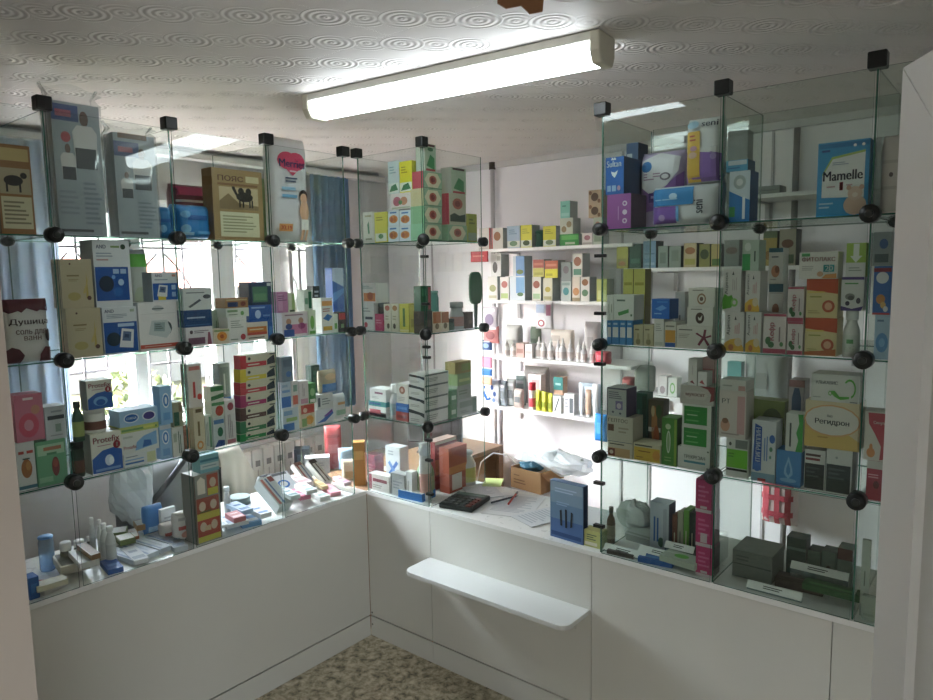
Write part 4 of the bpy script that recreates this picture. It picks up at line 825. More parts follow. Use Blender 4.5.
for i in range(4):
    item('CM', 'tablet_box', 'box', sl[i], (409, sy[i+1]-.0, 424.5, sy[i]), 'd4d2cc', [P('2a2e2c', (0, .95), (1, .75), (1, .45), (.7, .62), (0, .7)), B(.1, .12, .8, .35, 2, '9a9890')], off=.012, d=.16, side=[B(.1, .2, .6, .6, 3, '8f948c'), R(.02, .8, .98, .95, '6a706c')])
for i, (bx, lab) in enumerate((((450.5, 404, 457, 419.5), 'small green box low on the corner case shelf'), ((450.5, 390, 457, 404), 'small green box standing on its match'))):
    item('DM', 'tablet_box', 'box', lab, bx, '3f7a4a', [R(.15, .3, .85, .6, 'a8c4a4')], off=.015, d=.05)
item('DM', 'tablet_box', 'box', 'low grey green box at the serving gap end of the shelf', (458.5, 398, 477, 416), '8a948a', [R(.05, .5, .95, .85, '6a7a6c'), R(.75, .1, .97, .9, '55705c'), B(.1, .15, .6, .35, 2, '6c746c')], off=.015, d=.07)
item('DM', 'tablet_box', 'box', 'grey box with green lines in the middle of its pile', (457.5, 385, 471, 398), '7f8c7c', [B(.1, .3, .9, .7, 2, '55684f')], off=.015, d=.07)
item('DM', 'tablet_box', 'box', 'olive green box above the grey green lined box', (457.5, 373, 471, 385), '6f8a52', [R(.1, .3, .9, .55, 'a0ac6c')], off=.015, d=.06)
item('DM', 'tablet_box', 'box', 'olive brown box crowning the pile at the serving gap end', (455, 361.5, 471, 373), '8a7a3a', [R(.4, .2, .95, .8, '7a8a3a')], off=.015, d=.06)
# goods on the counter inside the corner case
LYING = []
def flat(name, label, px, size, yaw, col, design=(), z=HC, cat='box', group='goods on the counter inside the window case', tilt=0, tilty=0, nudge=True):
    """a box lying on the counter; px is the middle of its footprint in the photograph"""
    p = at(px[0], px[1], 2, z); w, d, h = size
    ya = math.radians(yaw); ex = (abs(w*math.cos(ya))+abs(d*math.sin(ya)))/2; ey = (abs(w*math.sin(ya))+abs(d*math.cos(ya)))/2
    if group == 'goods on the counter inside the window case': p.x = min(max(p.x, -.405+ex), -.012-ex); p.y = min(max(p.y, -1.7), -.03-ey)
    elif group == 'goods on the counter inside the tinted case': p.y = min(max(p.y, .012+ey), .425-ey)
    if nudge:        # a box that would share its place with another lies on top of it
        for (X, Y, EX, EY, zt) in LYING:
            if abs(p.x-X) < ex+EX-.006 and abs(p.y-Y) < ey+EY-.006 and zt-HC < .08: z = max(z, zt)
        LYING.append((p.x, p.y, ex, ey, z+h+.0012))
    mb = MB(); mb.box((-w/2, -d/2, 0), (w/2, d/2, h), col)
    prints(mb, design, lambda u, v, k: (-w/2+u*w, -d/2+v*d, h+EPS*k), w, d, 1)
    if tilty: mb.xf(Matrix.Rotation(math.radians(tilty), 4, 'Y')); zl = min(v[2] for v in mb.v); mb.xf(Matrix.Translation((0, 0, -zl)))
    if tilt: mb.xf(Matrix.Rotation(math.radians(tilt), 4, 'X')); zl = min(v[2] for v in mb.v); mb.xf(Matrix.Translation((0, 0, -zl)))
    o = mb.build(name, None, (p.x, p.y, z+.0006), math.radians(yaw)); tag(o, label, cat, group); return o
G = 'goods on the counter inside the corner case'
item('CB', 'tablet_box', 'box', 'tall maroon box with white foot at the inner corner', (366.5, 455, 375, 490), '7a3440', [R(.05, .02, .95, .25, 'c9c4c0'), B(.2, .4, .8, .7, 3, 'a86a70')], off=.09, d=.06)
item('CB', 'tablet_box', 'box', 'low white and maroon box in front of the tall maroon one', (369, 475, 389, 491), 'cdc6c2', [R(.0, .05, .15, .95, '8a3a48'), R(.2, .55, .9, .75, '8a4a54'), B(.2, .15, .8, .4, 2, '9a908c')], off=.025, d=.05)
item('CB', 'tablet_box', 'box', 'tall white box with a blue cross behind the low boxes', (386, 447, 400, 492), 'cfd0d2', [P('3f6aae', (.1, .3), (.3, .3), (.9, .62), (.75, .68)), P('6a8cc0', (.7, .28), (.85, .32), (.3, .66), (.15, .6)), B(.2, .78, .8, .92, 2, 'a0a4a8')], off=.10, d=.06)
item('CB', 'tablet_box', 'box', 'grey box with dark frame beside the white maroon box', (390.5, 474, 404.5, 494), 'a8a8a6', [R(.04, .05, .1, .95, '55575a'), B(.2, .3, .85, .7, 3, '84868a')], off=.025, d=.05)
item('CB', 'tablet_box', 'box', 'narrow white box between grey box and green bottle', (405.5, 472, 412, 495), 'dedfde', [V(.3, .15, .6, .85, 1, 'a8aaaa')], off=.03, d=.04)
bottle('CB', 'herbal_bottle', 'bottle', 'clear bottle of green herbs with a black cap', (412.5, 455, 426, 499), '6f8f68', '1c201e', 'a8b088', off=.06, neck=.5)
flat('tablet_box', 'flat blue box with white paper on it at the glass corner', (417, 497), (.14, .10, .036), 4, '2a6fb4', [R(.02, .02, .98, .98, 'cfd6da'), R(.1, .2, .5, .6, 'b4c4cc')], group=G)
bottle('DB', 'cream_tube', 'tube', 'white tube standing near the glass edge on the counter', (425.5, 444, 434, 494), 'd8d4d0', 'e4e2e0', 'c89a90', off=.06, shape='jar', capf=.2)
item('DB', 'tablet_box', 'box', 'maroon and orange box behind the standing white tube', (435, 439, 457, 488), '8a3a38', [R(.0, .3, 1, .62, 'b8683c'), R(.02, .93, .98, .99, 'd0b8a8'), B(.1, .7, .9, .88, 2, 'b07068')], off=.14, d=.06, tc='c8a89a')
item('DB', 'tablet_box', 'box', 'brick red box with white patch beside the white bottle', (449, 446, 467, 490), 'a4523f', [R(.15, .05, .7, .4, 'd8cfc8'), R(.0, .42, 1, .58, 'c07a4a')], off=.05, d=.06)
bottle('DB', 'shampoo_bottle', 'bottle', 'white bottle with yellow green label at the serving gap', (467.5, 452, 480, 496), 'c8cac4', 'd8dad6', 'b4b464', off=.03, neck=.6, capf=.08)
def crumple(rx, ry, rz, seed, m_, amp=.25):
    mb = MB(); rr = random.Random(seed); nu, nv = 22, 12; vs = []; fs = []
    ph = [rr.uniform(0, 6.28) for _ in range(8)]
    for j in range(nv+1):
        t = PI*j/nv
        for i in range(nu):
            a = 2*PI*i/nu; f = 1+amp*(.5*math.sin(3*a+ph[0]+2*t)+.35*math.sin(5*a-3*t+ph[1])+.25*math.sin(7*t+2*a+ph[2]))+rr.uniform(-.06, .06)
            vs.append((rx*math.sin(t)*math.cos(a)*f, ry*math.sin(t)*math.sin(a)*f, rz*math.cos(t)*f))
    for j in range(nv):
        for i in range(nu): fs.append((j*nu+i, (j+1)*nu+i, (j+1)*nu+(i+1) % nu, j*nu+(i+1) % nu))
    mb.add(vs, fs, m_, False); return mb
# ---------------------------------------------------------------- tinted case, top shelf
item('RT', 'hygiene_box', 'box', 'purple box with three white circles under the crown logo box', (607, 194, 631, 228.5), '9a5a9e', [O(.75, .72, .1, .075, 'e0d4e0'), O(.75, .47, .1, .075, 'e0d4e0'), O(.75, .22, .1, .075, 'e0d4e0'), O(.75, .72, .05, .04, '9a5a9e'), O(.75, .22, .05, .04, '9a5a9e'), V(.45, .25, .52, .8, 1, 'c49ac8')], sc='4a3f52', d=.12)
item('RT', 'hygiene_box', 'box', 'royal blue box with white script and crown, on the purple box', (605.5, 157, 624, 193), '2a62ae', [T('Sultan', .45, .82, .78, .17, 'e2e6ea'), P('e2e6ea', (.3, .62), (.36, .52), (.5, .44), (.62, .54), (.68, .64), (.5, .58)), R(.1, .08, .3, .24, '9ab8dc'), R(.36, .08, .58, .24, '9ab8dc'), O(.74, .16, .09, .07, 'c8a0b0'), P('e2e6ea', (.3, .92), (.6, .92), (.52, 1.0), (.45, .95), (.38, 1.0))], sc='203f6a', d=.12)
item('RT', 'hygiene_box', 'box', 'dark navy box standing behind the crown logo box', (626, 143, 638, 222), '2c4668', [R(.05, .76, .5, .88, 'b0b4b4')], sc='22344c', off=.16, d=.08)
item('RT', 'pad_pack', 'hygiene pack', 'purple and white pad pack with a butterfly shaped white panel', (637, 150, 681, 226), 'b8a8c8', [P('8d63ac', (0, .2), (1, .3), (1, .72), (.6, .5), (0, .55)), P('e2e0e4', (.08, .55), (.3, .45), (.7, .55), (.92, .72), (.95, .9), (.5, .97), (.1, .88)), O(.22, .8, .13, .07, '3a7fc4'), B(.16, .62, .55, .72, 3, '9a7a94'), O(.66, .66, .12, .05, '6a6470'), O(.66, .66, .08, .03, 'e2e0e4'), R(.3, .34, .75, .46, '4a2a78'), B(.35, .37, .7, .44, 1, 'a898c8')], off=.16, d=.10, pouch=True)
item('RT', 'pad_pack', 'hygiene pack', 'wide pad pack lying sideways with a blue and a purple panel', (649, 184, 720, 228), 'd6d8dc', [R(.03, .5, .64, .93, '2f86c8'), R(.03, .06, .4, .48, '8058ac'), R(.4, .1, .44, .48, '6fb0e0'), R(.02, .04, .03, .95, '6fb0e0'), O(.36, .72, .06, .08, 'b8d4ea'), T('seni', .72, .42, .32, .12, '26283a', 1), B(.08, .62, .5, .68, 1, 'a8cce8'), O(.2, .2, .05, .08, 'b49ccc')], off=.02, d=.10, pouch=5.0)
item('RT', 'pad_pack', 'hygiene pack', 'tall white and purple pad pack with yellow strip, above the sideways pack', (684, 116, 721, 184), 'dcdcdc', [R(.0, .02, 1, .5, '8a68b0'), P('dcdcdc', (0, .5), (1, .42), (1, .54), (0, .54)), R(.08, .02, .45, .78, 'd8b04a'), B(.16, .62, .4, .74, 2, 'b0503a'), O(.28, .52, .1, .04, 'c89ab0'), O(.26, .42, .12, .05, 'd8b4a0'), T('seni', .7, .88, .42, .085, '2a2f44'), O(.25, .88, .17, .06, 'a8c8dc'), O(.82, .38, .08, .05, 'a890c8')], off=.03, d=.08, pouch=5.0)
item('RT', 'baby_food_box', 'box', 'blue and white box with sideways lettering right of the first tinted post', (729, 171, 750, 222), 'cbd8e0', [P('2f7fc0', (0, 0), (1, 0), (1, .42), (.55, .5), (0, .62)), O(.5, .78, .3, .14, 'a8b4b4'), O(.5, .78, .16, .07, 'd8dcdc'), U(.72, .36, .62, .26, 'e6ecf0', 1), R(.02, .1, .3, .3, '3f9a5a')], sc='1f4a7a', d=.08)
item('RT', 'baby_food_box', 'box', 'small light blue box lying on the sideways lettering box', (726, 160, 748, 170.5), '5aa4cc', [R(.1, .55, .95, .95, 'c8d4dc'), B(.1, .15, .8, .4, 1, '3a78ac')], d=.07, sc='2f5a7a')
item('RT', 'baby_food_box', 'box', 'plain grey box standing at the back of the top shelf', (727, 131, 747, 218), '8a908e', [R(.05, .9, .95, .98, '7a807e')], off=.32, d=.06)
def bear(u, v, s): return [O(u, v, .2*s, .12*s, 'd8b8a4'), O(u, v+.14*s, .13*s, .085*s, 'dcc0ae'), O(u-.11*s, v+.21*s, .045*s, .03*s, 'd0a894'), O(u+.11*s, v+.21*s, .045*s, .03*s, 'd0a894'), O(u, v+.12*s, .05*s, .03*s, 'ecdcd0')]
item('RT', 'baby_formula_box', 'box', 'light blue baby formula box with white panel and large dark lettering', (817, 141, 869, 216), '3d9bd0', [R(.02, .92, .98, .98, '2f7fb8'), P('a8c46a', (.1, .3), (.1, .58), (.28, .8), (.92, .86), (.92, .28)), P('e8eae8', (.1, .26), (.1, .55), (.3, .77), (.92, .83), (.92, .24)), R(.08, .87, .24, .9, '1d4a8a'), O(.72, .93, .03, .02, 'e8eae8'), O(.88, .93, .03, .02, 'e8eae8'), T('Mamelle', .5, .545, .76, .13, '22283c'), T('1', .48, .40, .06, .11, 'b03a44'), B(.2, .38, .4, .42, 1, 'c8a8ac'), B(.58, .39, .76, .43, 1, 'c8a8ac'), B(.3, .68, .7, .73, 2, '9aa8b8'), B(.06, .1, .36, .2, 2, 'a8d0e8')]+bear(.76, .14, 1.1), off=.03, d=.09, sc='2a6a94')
item('RT', 'cotton_pack', 'package', 'white pinkish cotton roll pack behind the last visible post', (878, 132, 905, 215), 'd4c8c4', [R(.05, .3, .95, .34, 'c0b4b0'), R(.05, .62, .95, .66, 'c0b4b0'), O(.5, .48, .08, .03, '6a5a5a')], off=.05, d=.14, pouch=True)
# ---------------------------------------------------------------- tinted case, upper shelf
for i, (a, b) in enumerate(((607, 611.5), (611.9, 619), (619.4, 626), (626.4, 632.5))):
    item('RU', 'tablet_box', 'box', ('slim blue and white box nearest the serving gap post', 'second blue and white box from the serving gap post', 'third blue and white box from the serving gap post', 'fourth blue and white box, touching the beige pair')[i], (a, 320.5, b, 347), '3f86c0', [R(.1, .3, .9, .72, 'd8dcda'), R(.2, .82, .8, .9, 'a8c8e0')], d=.08)
for i, (a, b) in enumerate(((607, 609.6), (609.8, 613.5), (613.8, 634))):
    item('RU', 'tablet_box', 'box', ('white spine standing first on the blue and white boxes', 'white spine standing second on the blue and white boxes', 'white box with a green wedge on the blue and white boxes')[i], (a, 295, b, 320), 'd8dcd4', [V(.3, .3, .7, .8, 1, '7a8a7a')] if i < 2 else [P('4f9a55', (.2, .3), (.75, .45), (.75, .3), (.25, .16)), B(.15, .7, .8, .86, 1, '6a7a70'), O(.88, .2, .05, .05, '5a7a5c')], d=.08)
for i, (a, b) in enumerate(((623, 633), (633.4, 645))):
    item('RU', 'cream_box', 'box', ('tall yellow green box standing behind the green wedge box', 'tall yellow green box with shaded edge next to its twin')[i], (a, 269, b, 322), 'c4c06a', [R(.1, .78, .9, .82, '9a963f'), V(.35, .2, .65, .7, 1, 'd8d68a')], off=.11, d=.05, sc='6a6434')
for i, (a, b) in enumerate(((633.5, 643), (643.5, 653.5))):
    item('RU', 'cream_box', 'box', ('small beige box beside the blue and white boxes', 'small beige box beside the yellow panel boxes')[i], (a, 325, b, 348), 'c0b898', [B(.15, .7, .85, .85, 1, '7a7458'), O(.5, .2, .25, .15, '8a8260'), R(.4, .3, .6, .6, 'a49c78')], d=.06)
item('RU', 'tablet_box', 'box', 'white box with faint lines between beige and yellow panel boxes', (654, 319, 664, 350), 'd4d4cc', [B(.15, .55, .85, .85, 4, 'a4a8a0'), R(.1, .05, .9, .18, 'b8bcb4')], d=.08)
item('RU', 'tablet_box', 'box', 'white box with orange panel and blue foot', (664.5, 322, 676, 351), 'd6d4c8', [R(.05, .2, .95, .68, 'd09a44'), R(.05, .02, .95, .19, '2f5fa8'), B(.1, .76, .9, .9, 1, '8a8a80')], d=.08)
item('RU', 'tablet_box', 'box', 'bright blue box leaning on top of the orange panel box', (652, 299, 671, 320), '2a6cc0', [P('6aa4e0', (.2, .5), (.6, .7), (.85, .55), (.5, .4)), B(.15, .2, .7, .32, 1, '8ab8e4'), R(.3, .8, .9, .9, '3f86d4')], d=.06, yaw=-6, sc='1d4a86')
item('RU', 'tablet_box', 'box', 'small pale grey box behind the leaning blue box', (675, 292, 685, 322), 'bcbcba', [V(.35, .25, .65, .75, 1, '6a6a70')], off=.12, d=.05)
item('RU', 'tablet_box', 'box', 'wide white box with a maroon five armed star', (676.5, 326, 712, 351.5), 'd4d0c6', [P('7a3246', (.72, .5), (.54, .66), (.58, .72), (.75, .56), (.78, .86), (.85, .86), (.82, .55), (.97, .64), (.99, .56), (.83, .48), (.95, .2), (.88, .16), (.78, .42), (.66, .14), (.6, .2)), U(.3, .82, .48, .1, '5a5a58'), B(.06, .45, .45, .66, 3, 'a8a49a')], d=.09)
LG = [O(.5, .42, .17, .3, '4a3a34'), P('d8d6cc', (.42, .5), (.5, .4), (.6, .6), (.56, .3), (.46, .3)), B(.15, .82, .85, .93, 1, '7a7a74')]
item('RU', 'tablet_box', 'box', 'white box with dark round emblem on the maroon star box', (687, 307, 713, 326), 'd6d4cc', LG, d=.08)
item('RU', 'tablet_box', 'box', 'white box with brown round emblem crowning the star box pile', (688.5, 288, 715, 307), 'd6d4cc', [O(.5, .42, .17, .3, '8a6a4c'), O(.5, .42, .12, .2, 'd8d6cc'), O(.5, .42, .07, .12, '5a4434'), B(.15, .82, .85, .93, 1, '7a7a74')], d=.08)
ACI = lambda c: [T('Аципол', .2, .66, .5, .2, '3a4044', 1), P('3a4044', (.5, .8), (.62, .8), (.56, .9)), V(.5, .45, .8, .75, 3, 'c89a9a'), P(c, (0, 0), (1, 0), (1, .1), (.7, .34), (.3, .3), (0, .2)), O(.72, .24, .2, .11, 'd8c8a8'), O(.35, .1, .14, .08, 'c07a4a')]
item('RU', 'probiotic_box', 'box', 'white box with vertical lettering and orange foot, lower left of four', (724.5, 312, 744, 354), 'd6d4d0', ACI('dfb24a'), d=.08)
item('RU', 'probiotic_box', 'box', 'white box with vertical lettering and green splash, upper left of four', (723, 269, 741, 311.5), 'd6d4d0', [T('Аципол', .2, .66, .5, .2, '3a4044', 1), P('3a4044', (.5, .86), (.62, .86), (.56, .95)), V(.5, .5, .8, .8, 3, 'b8b0b0'), P('5aa43a', (-.02, .05), (.5, .1), (.6, .3), (.5, .4), (.3, .36), (.1, .42), (-.02, .3)), O(.66, .22, .2, .1, '8ac46a'), O(.66, .22, .1, .05, 'd6d4d0')], d=.08)
item('RU', 'probiotic_box', 'box', 'white box with vertical lettering and orange foot, lower right of four', (745.5, 312, 761, 355), 'd6d4d0', ACI('dfb24a'), d=.08)
item('RU', 'probiotic_box', 'box', 'white box with vertical lettering and orange foot, upper right of four', (745, 271, 760, 311.5), 'd6d4d0', ACI('dfb24a'), d=.08)
item('RU', 'probiotic_box', 'box', 'green and white box with a pale sphere above the vertical lettering boxes', (742, 240, 759, 270.5), 'b8c8ba', [R(.02, .02, .5, .55, '3f9a58'), O(.34, .78, .2, .14, 'dde4de'), V(.68, .3, .86, .8, 1, '4a5a50')], d=.07)
HND = lambda: [R(0, .88, 1, 1, '3a6a7c'), U(.5, .75, .6, .08, '5a6470'), O(.5, .35, .3, .17, 'c08a6c'), O(.62, .4, .16, .1, '8a5a44'), B(.15, .08, .8, .16, 1, 'a8a8a4')]
item('RU', 'drops_box', 'box', 'white box with teal lid and hand picture, beneath its match', (768, 284, 782.5, 353), 'd6d6d2', HND()[:1]+[R(.05, .86, .95, .87, '8a8a8a'), O(.5, .62, .25, .09, '9a6a54'), B(.15, .3, .8, .45, 3, 'a8a8a4')], off=.10, d=.06)
item('RU', 'drops_box', 'box', 'white box with teal lid and hand picture, above its match', (768.5, 248, 783, 283), 'd6d6d2', HND(), off=.10, d=.06)
KEF = lambda: [R(0, 0, 1, .12, 'a84a5e'), R(0, .94, 1, 1, 'a84a5e'), T('Кефр', .4, .55, .45, .3, 'a83a52', 1), O(.22, .32, .12, .1, '3f6a44'), O(.36, .22, .14, .08, '3f6a44'), V(.66, .3, .8, .8, 1, '8a7a7c'), O(.82, .24, .08, .06, '5a8a5c')]
item('RU', 'cranberry_box', 'box', 'widest white and pink box with leaf sprig, on the shelf', (763, 314, 786, 356), 'd6ccca', KEF(), d=.08)
item('RU', 'cranberry_box', 'box', 'narrow white and pink leaf sprig box, lower one', (787, 322, 803, 357), 'd6ccca', KEF(), d=.07)
item('RU', 'cranberry_box', 'box', 'narrow white and pink leaf sprig box, upper one', (787.5, 287, 804, 321.5), 'd6ccca', KEF(), d=.07)
OR_ = lambda g: [P('b8502f', (0, .72), (1, .62), (1, 1), (0, 1)), U(.45, .66, .8, .09, 'd8c46a'), B(.12, .5, .7, .58, 1, '9a9a54'), O(.72, .3, .2, .16, 'b0583c'), O(.72, .3, .12, .1, 'd8a88a'), B(.08, .1, .5, .2, 2, 'a89a6a')]+g
item('RU', 'fibre_box', 'box', 'orange topped cream box with a fruit picture, lower one', (804.5, 318, 837, 358), 'd2c492', OR_([P('b86a3a', (.0, .02), (.98, .02), (.98, .2), (.5, .14), (0, .1))]), d=.08)
item('RU', 'fibre_box', 'box', 'orange topped cream box with a fruit picture, upper one', (806, 279, 838, 317.5), 'd2c492', OR_([]), d=.08)
item('RU', 'laxative_box', 'box', 'white box with bold maroon lettering lying on the orange topped boxes', (799, 252, 838, 279), 'd8d6d0', [R(.06, .84, .28, .96, '4a9a5a'), T('ФИТОЛАКС', .5, .73, .86, .17, '7a2230'), B(.08, .3, .5, .5, 3, 'a8a8a4'), R(.64, .26, .78, .52, '3a9a9a'), R(.8, .26, .92, .52, '4aa8a8'), T('20', .78, .39, .2, .18, 'e4eae8'), P('d89a5a', (.6, .02), (.98, .02), (.98, .2), (.7, .16)), O(.56, .18, .08, .1, 'c8a080')], d=.07)
bottle('RU', 'supplement_bottle', 'bottle', 'white plastic bottle with green mark under the plum picture box', (841, 311, 859, 360), 'd4d6d2', 'dcdedc', 'c8d0c8', off=.02, neck=.62, capf=.2, design=[R(.3, .5, .7, .75, '5f9a64'), B(.2, .1, .8, .4, 3, '8a948c')])
item('RU', 'supplement_box', 'box', 'white box with plum picture and purple edge, over the bottle', (841, 277, 864, 310), 'd4d4d0', [R(0, .92, 1, 1, '4f3f7a'), P('4f3f7a', (.0, .0), (.9, .0), (1, .14), (.5, .06), (0, .14)), B(.15, .76, .85, .85, 1, '5f9a5c'), O(.4, .42, .22, .1, '8a8a84'), O(.45, .38, .14, .07, '5a5a56'), O(.78, .3, .1, .09, '3f3a4a'), O(.3, .22, .1, .07, '3f3a4a')], d=.07)
item('RU', 'supplement_box', 'box', 'lime box with a white downward arrow at the top of its pile', (846, 243, 866, 275.5), 'a4c25a', [R(0, 0, 1, .42, 'd6d8d4'), P('e2e6dc', (.36, .98), (.66, .98), (.66, .62), (.82, .62), (.5, .42), (.2, .62), (.36, .62)), B(.15, .15, .85, .3, 2, '9aa49a')], d=.06)
item('RU', 'vitamin_box', 'box', 'light blue box with blue sphere behind the last post', (874, 315, 890, 360), 'a4c0d8', [O(.5, .38, .4, .22, '5a92c8'), O(.5, .38, .2, .1, '7fb0dc'), B(.15, .82, .85, .92, 1, '5a7a9a')], d=.07)
item('RU', 'vitamin_box', 'box', 'blue box with red foot and white oval behind the last post', (873, 266, 891, 314.5), '2f68b0', [O(.5, .76, .36, .12, 'd8dce0'), R(.0, .0, 1, .04, 'b83a3c'), O(.45, .32, .26, .1, 'c88a4a'), O(.6, .2, .16, .07, 'd8b06a'), O(.75, .12, .14, .06, 'd8dce0'), R(0, .88, 1, .96, '8a2f3f')], d=.07)
item('RU', 'vitamin_box', 'box', 'grey box with a blue oval topping the pile behind the last post', (873, 232, 891, 265.5), '8a9496', [O(.6, .65, .25, .15, '3a5a8a'), R(.1, .1, .9, .35, '4a5a5c')], d=.07)
# ---------------------------------------------------------------- tinted case, middle shelf
item('RM', 'heart_drug_box', 'box', 'orange and white box with maroon square, lowest by the serving gap post', (607.5, 441, 632.5, 465), 'cfc8b4', [R(0, .02, .9, .55, 'c8a47a'), R(.02, .05, .3, .5, '7a3a30'), O(.16, .28, .08, .12, 'd8c8b0'), U(.45, .78, .72, .14, '4a4a46'), R(.0, .92, 1, .96, '6a7a8a')], d=.08)
item('RM', 'heart_drug_box', 'box', 'pale box with brown square and big grey lettering', (607, 417, 633, 441), 'c6c2b2', [T('ГЕПТОС', .42, .84, .76, .15, '5a5a54'), R(.04, .38, .27, .66, '6a4a3a'), B(.45, .3, .85, .6, 2, 'a49c8c')], d=.08)
item('RM', 'heart_drug_box', 'box', 'grey box with violet edge and small portrait, on the pale lettered box', (607, 388, 626.5, 417), 'b0b4b0', [R(0, .0, .04, 1, '4a4a60'), R(0, .95, 1, 1, '4a4a60'), B(.1, .6, .8, .88, 4, '6a6a78'), R(.45, .25, .82, .55, '7a709a'), O(.63, .38, .12, .1, 'c8bcc4'), O(.32, .15, .06, .04, '5a5a6a'), O(.7, .12, .06, .04, '5a5a6a')], sc='4f4468', d=.08)
item('RM', 'ointment_box', 'box', 'yellow and orange box beside the green thermometer box', (633.5, 444, 660.5, 469), 'd4ccb0', [R(.02, .05, .98, .78, 'd6b248'), O(.85, .42, .14, .28, 'd89a4a'), U(.45, .56, .55, .12, '8a5a2a'), B(.1, .18, .5, .28, 1, '8a6a34'), R(.05, .84, .7, .92, '5a5a58')], d=.08)
item('RM', 'thermometer_box', 'box', 'tall green box with a white thermometer window', (661.5, 418, 677, 470), '4f8a3f', [R(.82, .02, .97, .98, '8aa84a'), O(.45, .5, .14, .24, 'c8d4c0'), O(.45, .5, .09, .2, '8aa47a'), O(.42, .82, .18, .06, 'b8c8a0'), B(.2, .08, .7, .2, 2, '8ab06a')], sc='2a4f2a', d=.07)
item('RM', 'ointment_box', 'box', 'tall dark teal box behind the yellow box', (634, 393, 647, 452), '25564c', [R(.62, .3, .95, .96, '1d3f38'), V(.2, .4, .5, .85, 1, '3f7a6c')], off=.11, d=.05)
item('RM', 'herb_box', 'box', 'herb box with orange roots on a dark picture', (648.5, 400, 663.5, 427), '5a5444', [O(.4, .55, .2, .35, 'b07a4a'), O(.55, .35, .2, .2, 'a85a34'), O(.3, .8, .12, .1, 'c8b48a'), O(.7, .8, .2, .12, '3f5a34'), R(.05, .0, .95, .1, 'b8b4a8')], off=.11, d=.05)
item('RM', 'herb_box', 'box', 'dark teal box with white frame below the root picture box', (648, 427.5, 660.5, 456), '24524f', [R(0, .85, 1, 1, 'c4c8c0'), R(0, 0, 1, .3, 'b4b8ae'), O(.3, .55, .08, .05, 'b8ccc4')], off=.11, d=.05)
item('RM', 'immune_box', 'box', 'white box with bold dark lettering and a blue line', (677.5, 448, 710, 476), 'cfd2cc', [T('ТРЕКРЕЗАН', .52, .58, .66, .16, '30343a'), R(.2, .3, .86, .4, '4f8a9a'), O(.94, .9, .03, .04, '5a6a5c'), O(.93, .14, .03, .04, '5a6a5c')], sc='6a6f68', d=.09)
GRB = lambda: [R(.07, .1, .86, .92, '2f8a3c'), U(.42, .52, .5, .12, 'a0c89a'), R(.12, .7, .6, .74, '5aa85a'), B(.14, .2, .6, .34, 1, '6ab06a')]
item('RM', 'probiotic_box', 'box', 'white box with green panel, lower of the green panel pair', (681.5, 427, 711, 448), 'ccd0c8', GRB(), sc='6a6f68', d=.08)
item('RM', 'probiotic_box', 'box', 'white box with green panel, upper of the green panel pair', (682, 405, 711.5, 427), 'ccd0c8', GRB(), sc='6a6f68', d=.08)
item('RM', 'syrup_box', 'box', 'grey white box with maroon swoosh and pale capsule outline', (680, 386, 715, 405), 'b8b4ac', [P('8a3f44', (.55, 1), (1, 1), (1, .3), (.86, .2), (.9, .6), (.8, .85)), P('c4beb6', (.1, .5), (.2, .72), (.7, .72), (.8, .5), (.7, .28), (.2, .28)), T('мукосат', .44, .5, .55, .2, '6a3f40')], sc='6a6a66', d=.08)
item('RM', 'syrup_box', 'box', 'slim white upright box with a red mark on top of the swoosh box', (688, 359, 697, 386), 'd4d2d0', [P('8a4a54', (.2, .12), (.8, .05), (.5, .2)), V(.4, .4, .6, .8, 1, 'b8b4b4')], d=.05)
item('RM', 'syrup_box', 'box', 'short white box with a red mark beside the slim upright one', (697.5, 372, 707, 386), 'd4d2d0', [P('a84a54', (.2, .25), (.8, .1), (.5, .45))], d=.05)
item('RM', 'syrup_box', 'box', 'pale pink box standing at the back above the swoosh box', (701, 358, 716, 420), 'c8a4a4', [R(.1, .7, .9, .9, 'b87a84')], off=.12, d=.05)
item('RM', 'teether_box', 'box', 'bright lime box with black base stripe beneath the baby box', (726, 439, 748, 481), 'cfd2cc', [R(.02, .24, .98, .72, '6fbf34'), R(.02, .16, .98, .22, '1d241d'), O(.18, .86, .06, .05, '4a504c'), R(.42, .76, .98, .98, '7a807c'), B(.1, .5, .4, .64, 2, '4a8a24')], d=.08)
item('RM', 'teether_box', 'box', 'white and pink box with a baby picture and letters', (719, 391, 746, 438), 'd2cbc6', [R(.68, .1, .96, .9, 'c8a0a0'), T('РТ', .25, .78, .3, .1, '5a6468'), O(.24, .26, .18, .13, 'c89a84'), O(.24, .36, .12, .06, '8a6450'), B(.1, .05, .8, .12, 1, 'a8a09c')], d=.08)
item('RM', 'teether_box', 'box', 'flat white box with pink corner on top of the baby box', (720, 380, 746, 391), 'd0d2ce', [R(.72, .05, .98, .5, 'c8a09a'), B(.1, .3, .6, .6, 1, 'a4aaa4')], d=.08)
item('RM', 'flu_remedy_box', 'box', 'white box with blue vertical lettering and snowflakes', (751.5, 421, 775.5, 487), 'd0d4d6', [R(0, 0, 1, .14, '7a9aac'), R(.28, .0, .62, .05, 'a83a3c'), P('2f5aa4', (.05, .18), (.42, .18), (.42, .9), (.12, .95)), T('АНТИГРИППИН', .27, .55, .66, .2, 'd8e0ea', 1), V(.5, .35, .7, .9, 2, '6a8ab8'), O(.86, .72, .12, .07, '3f6ab0'), O(.82, .55, .07, .04, '5a8a6a'), O(.25, .24, .17, .08, '3f6ab0'), O(.8, .42, .05, .03, '6a9a8a')], d=.07)
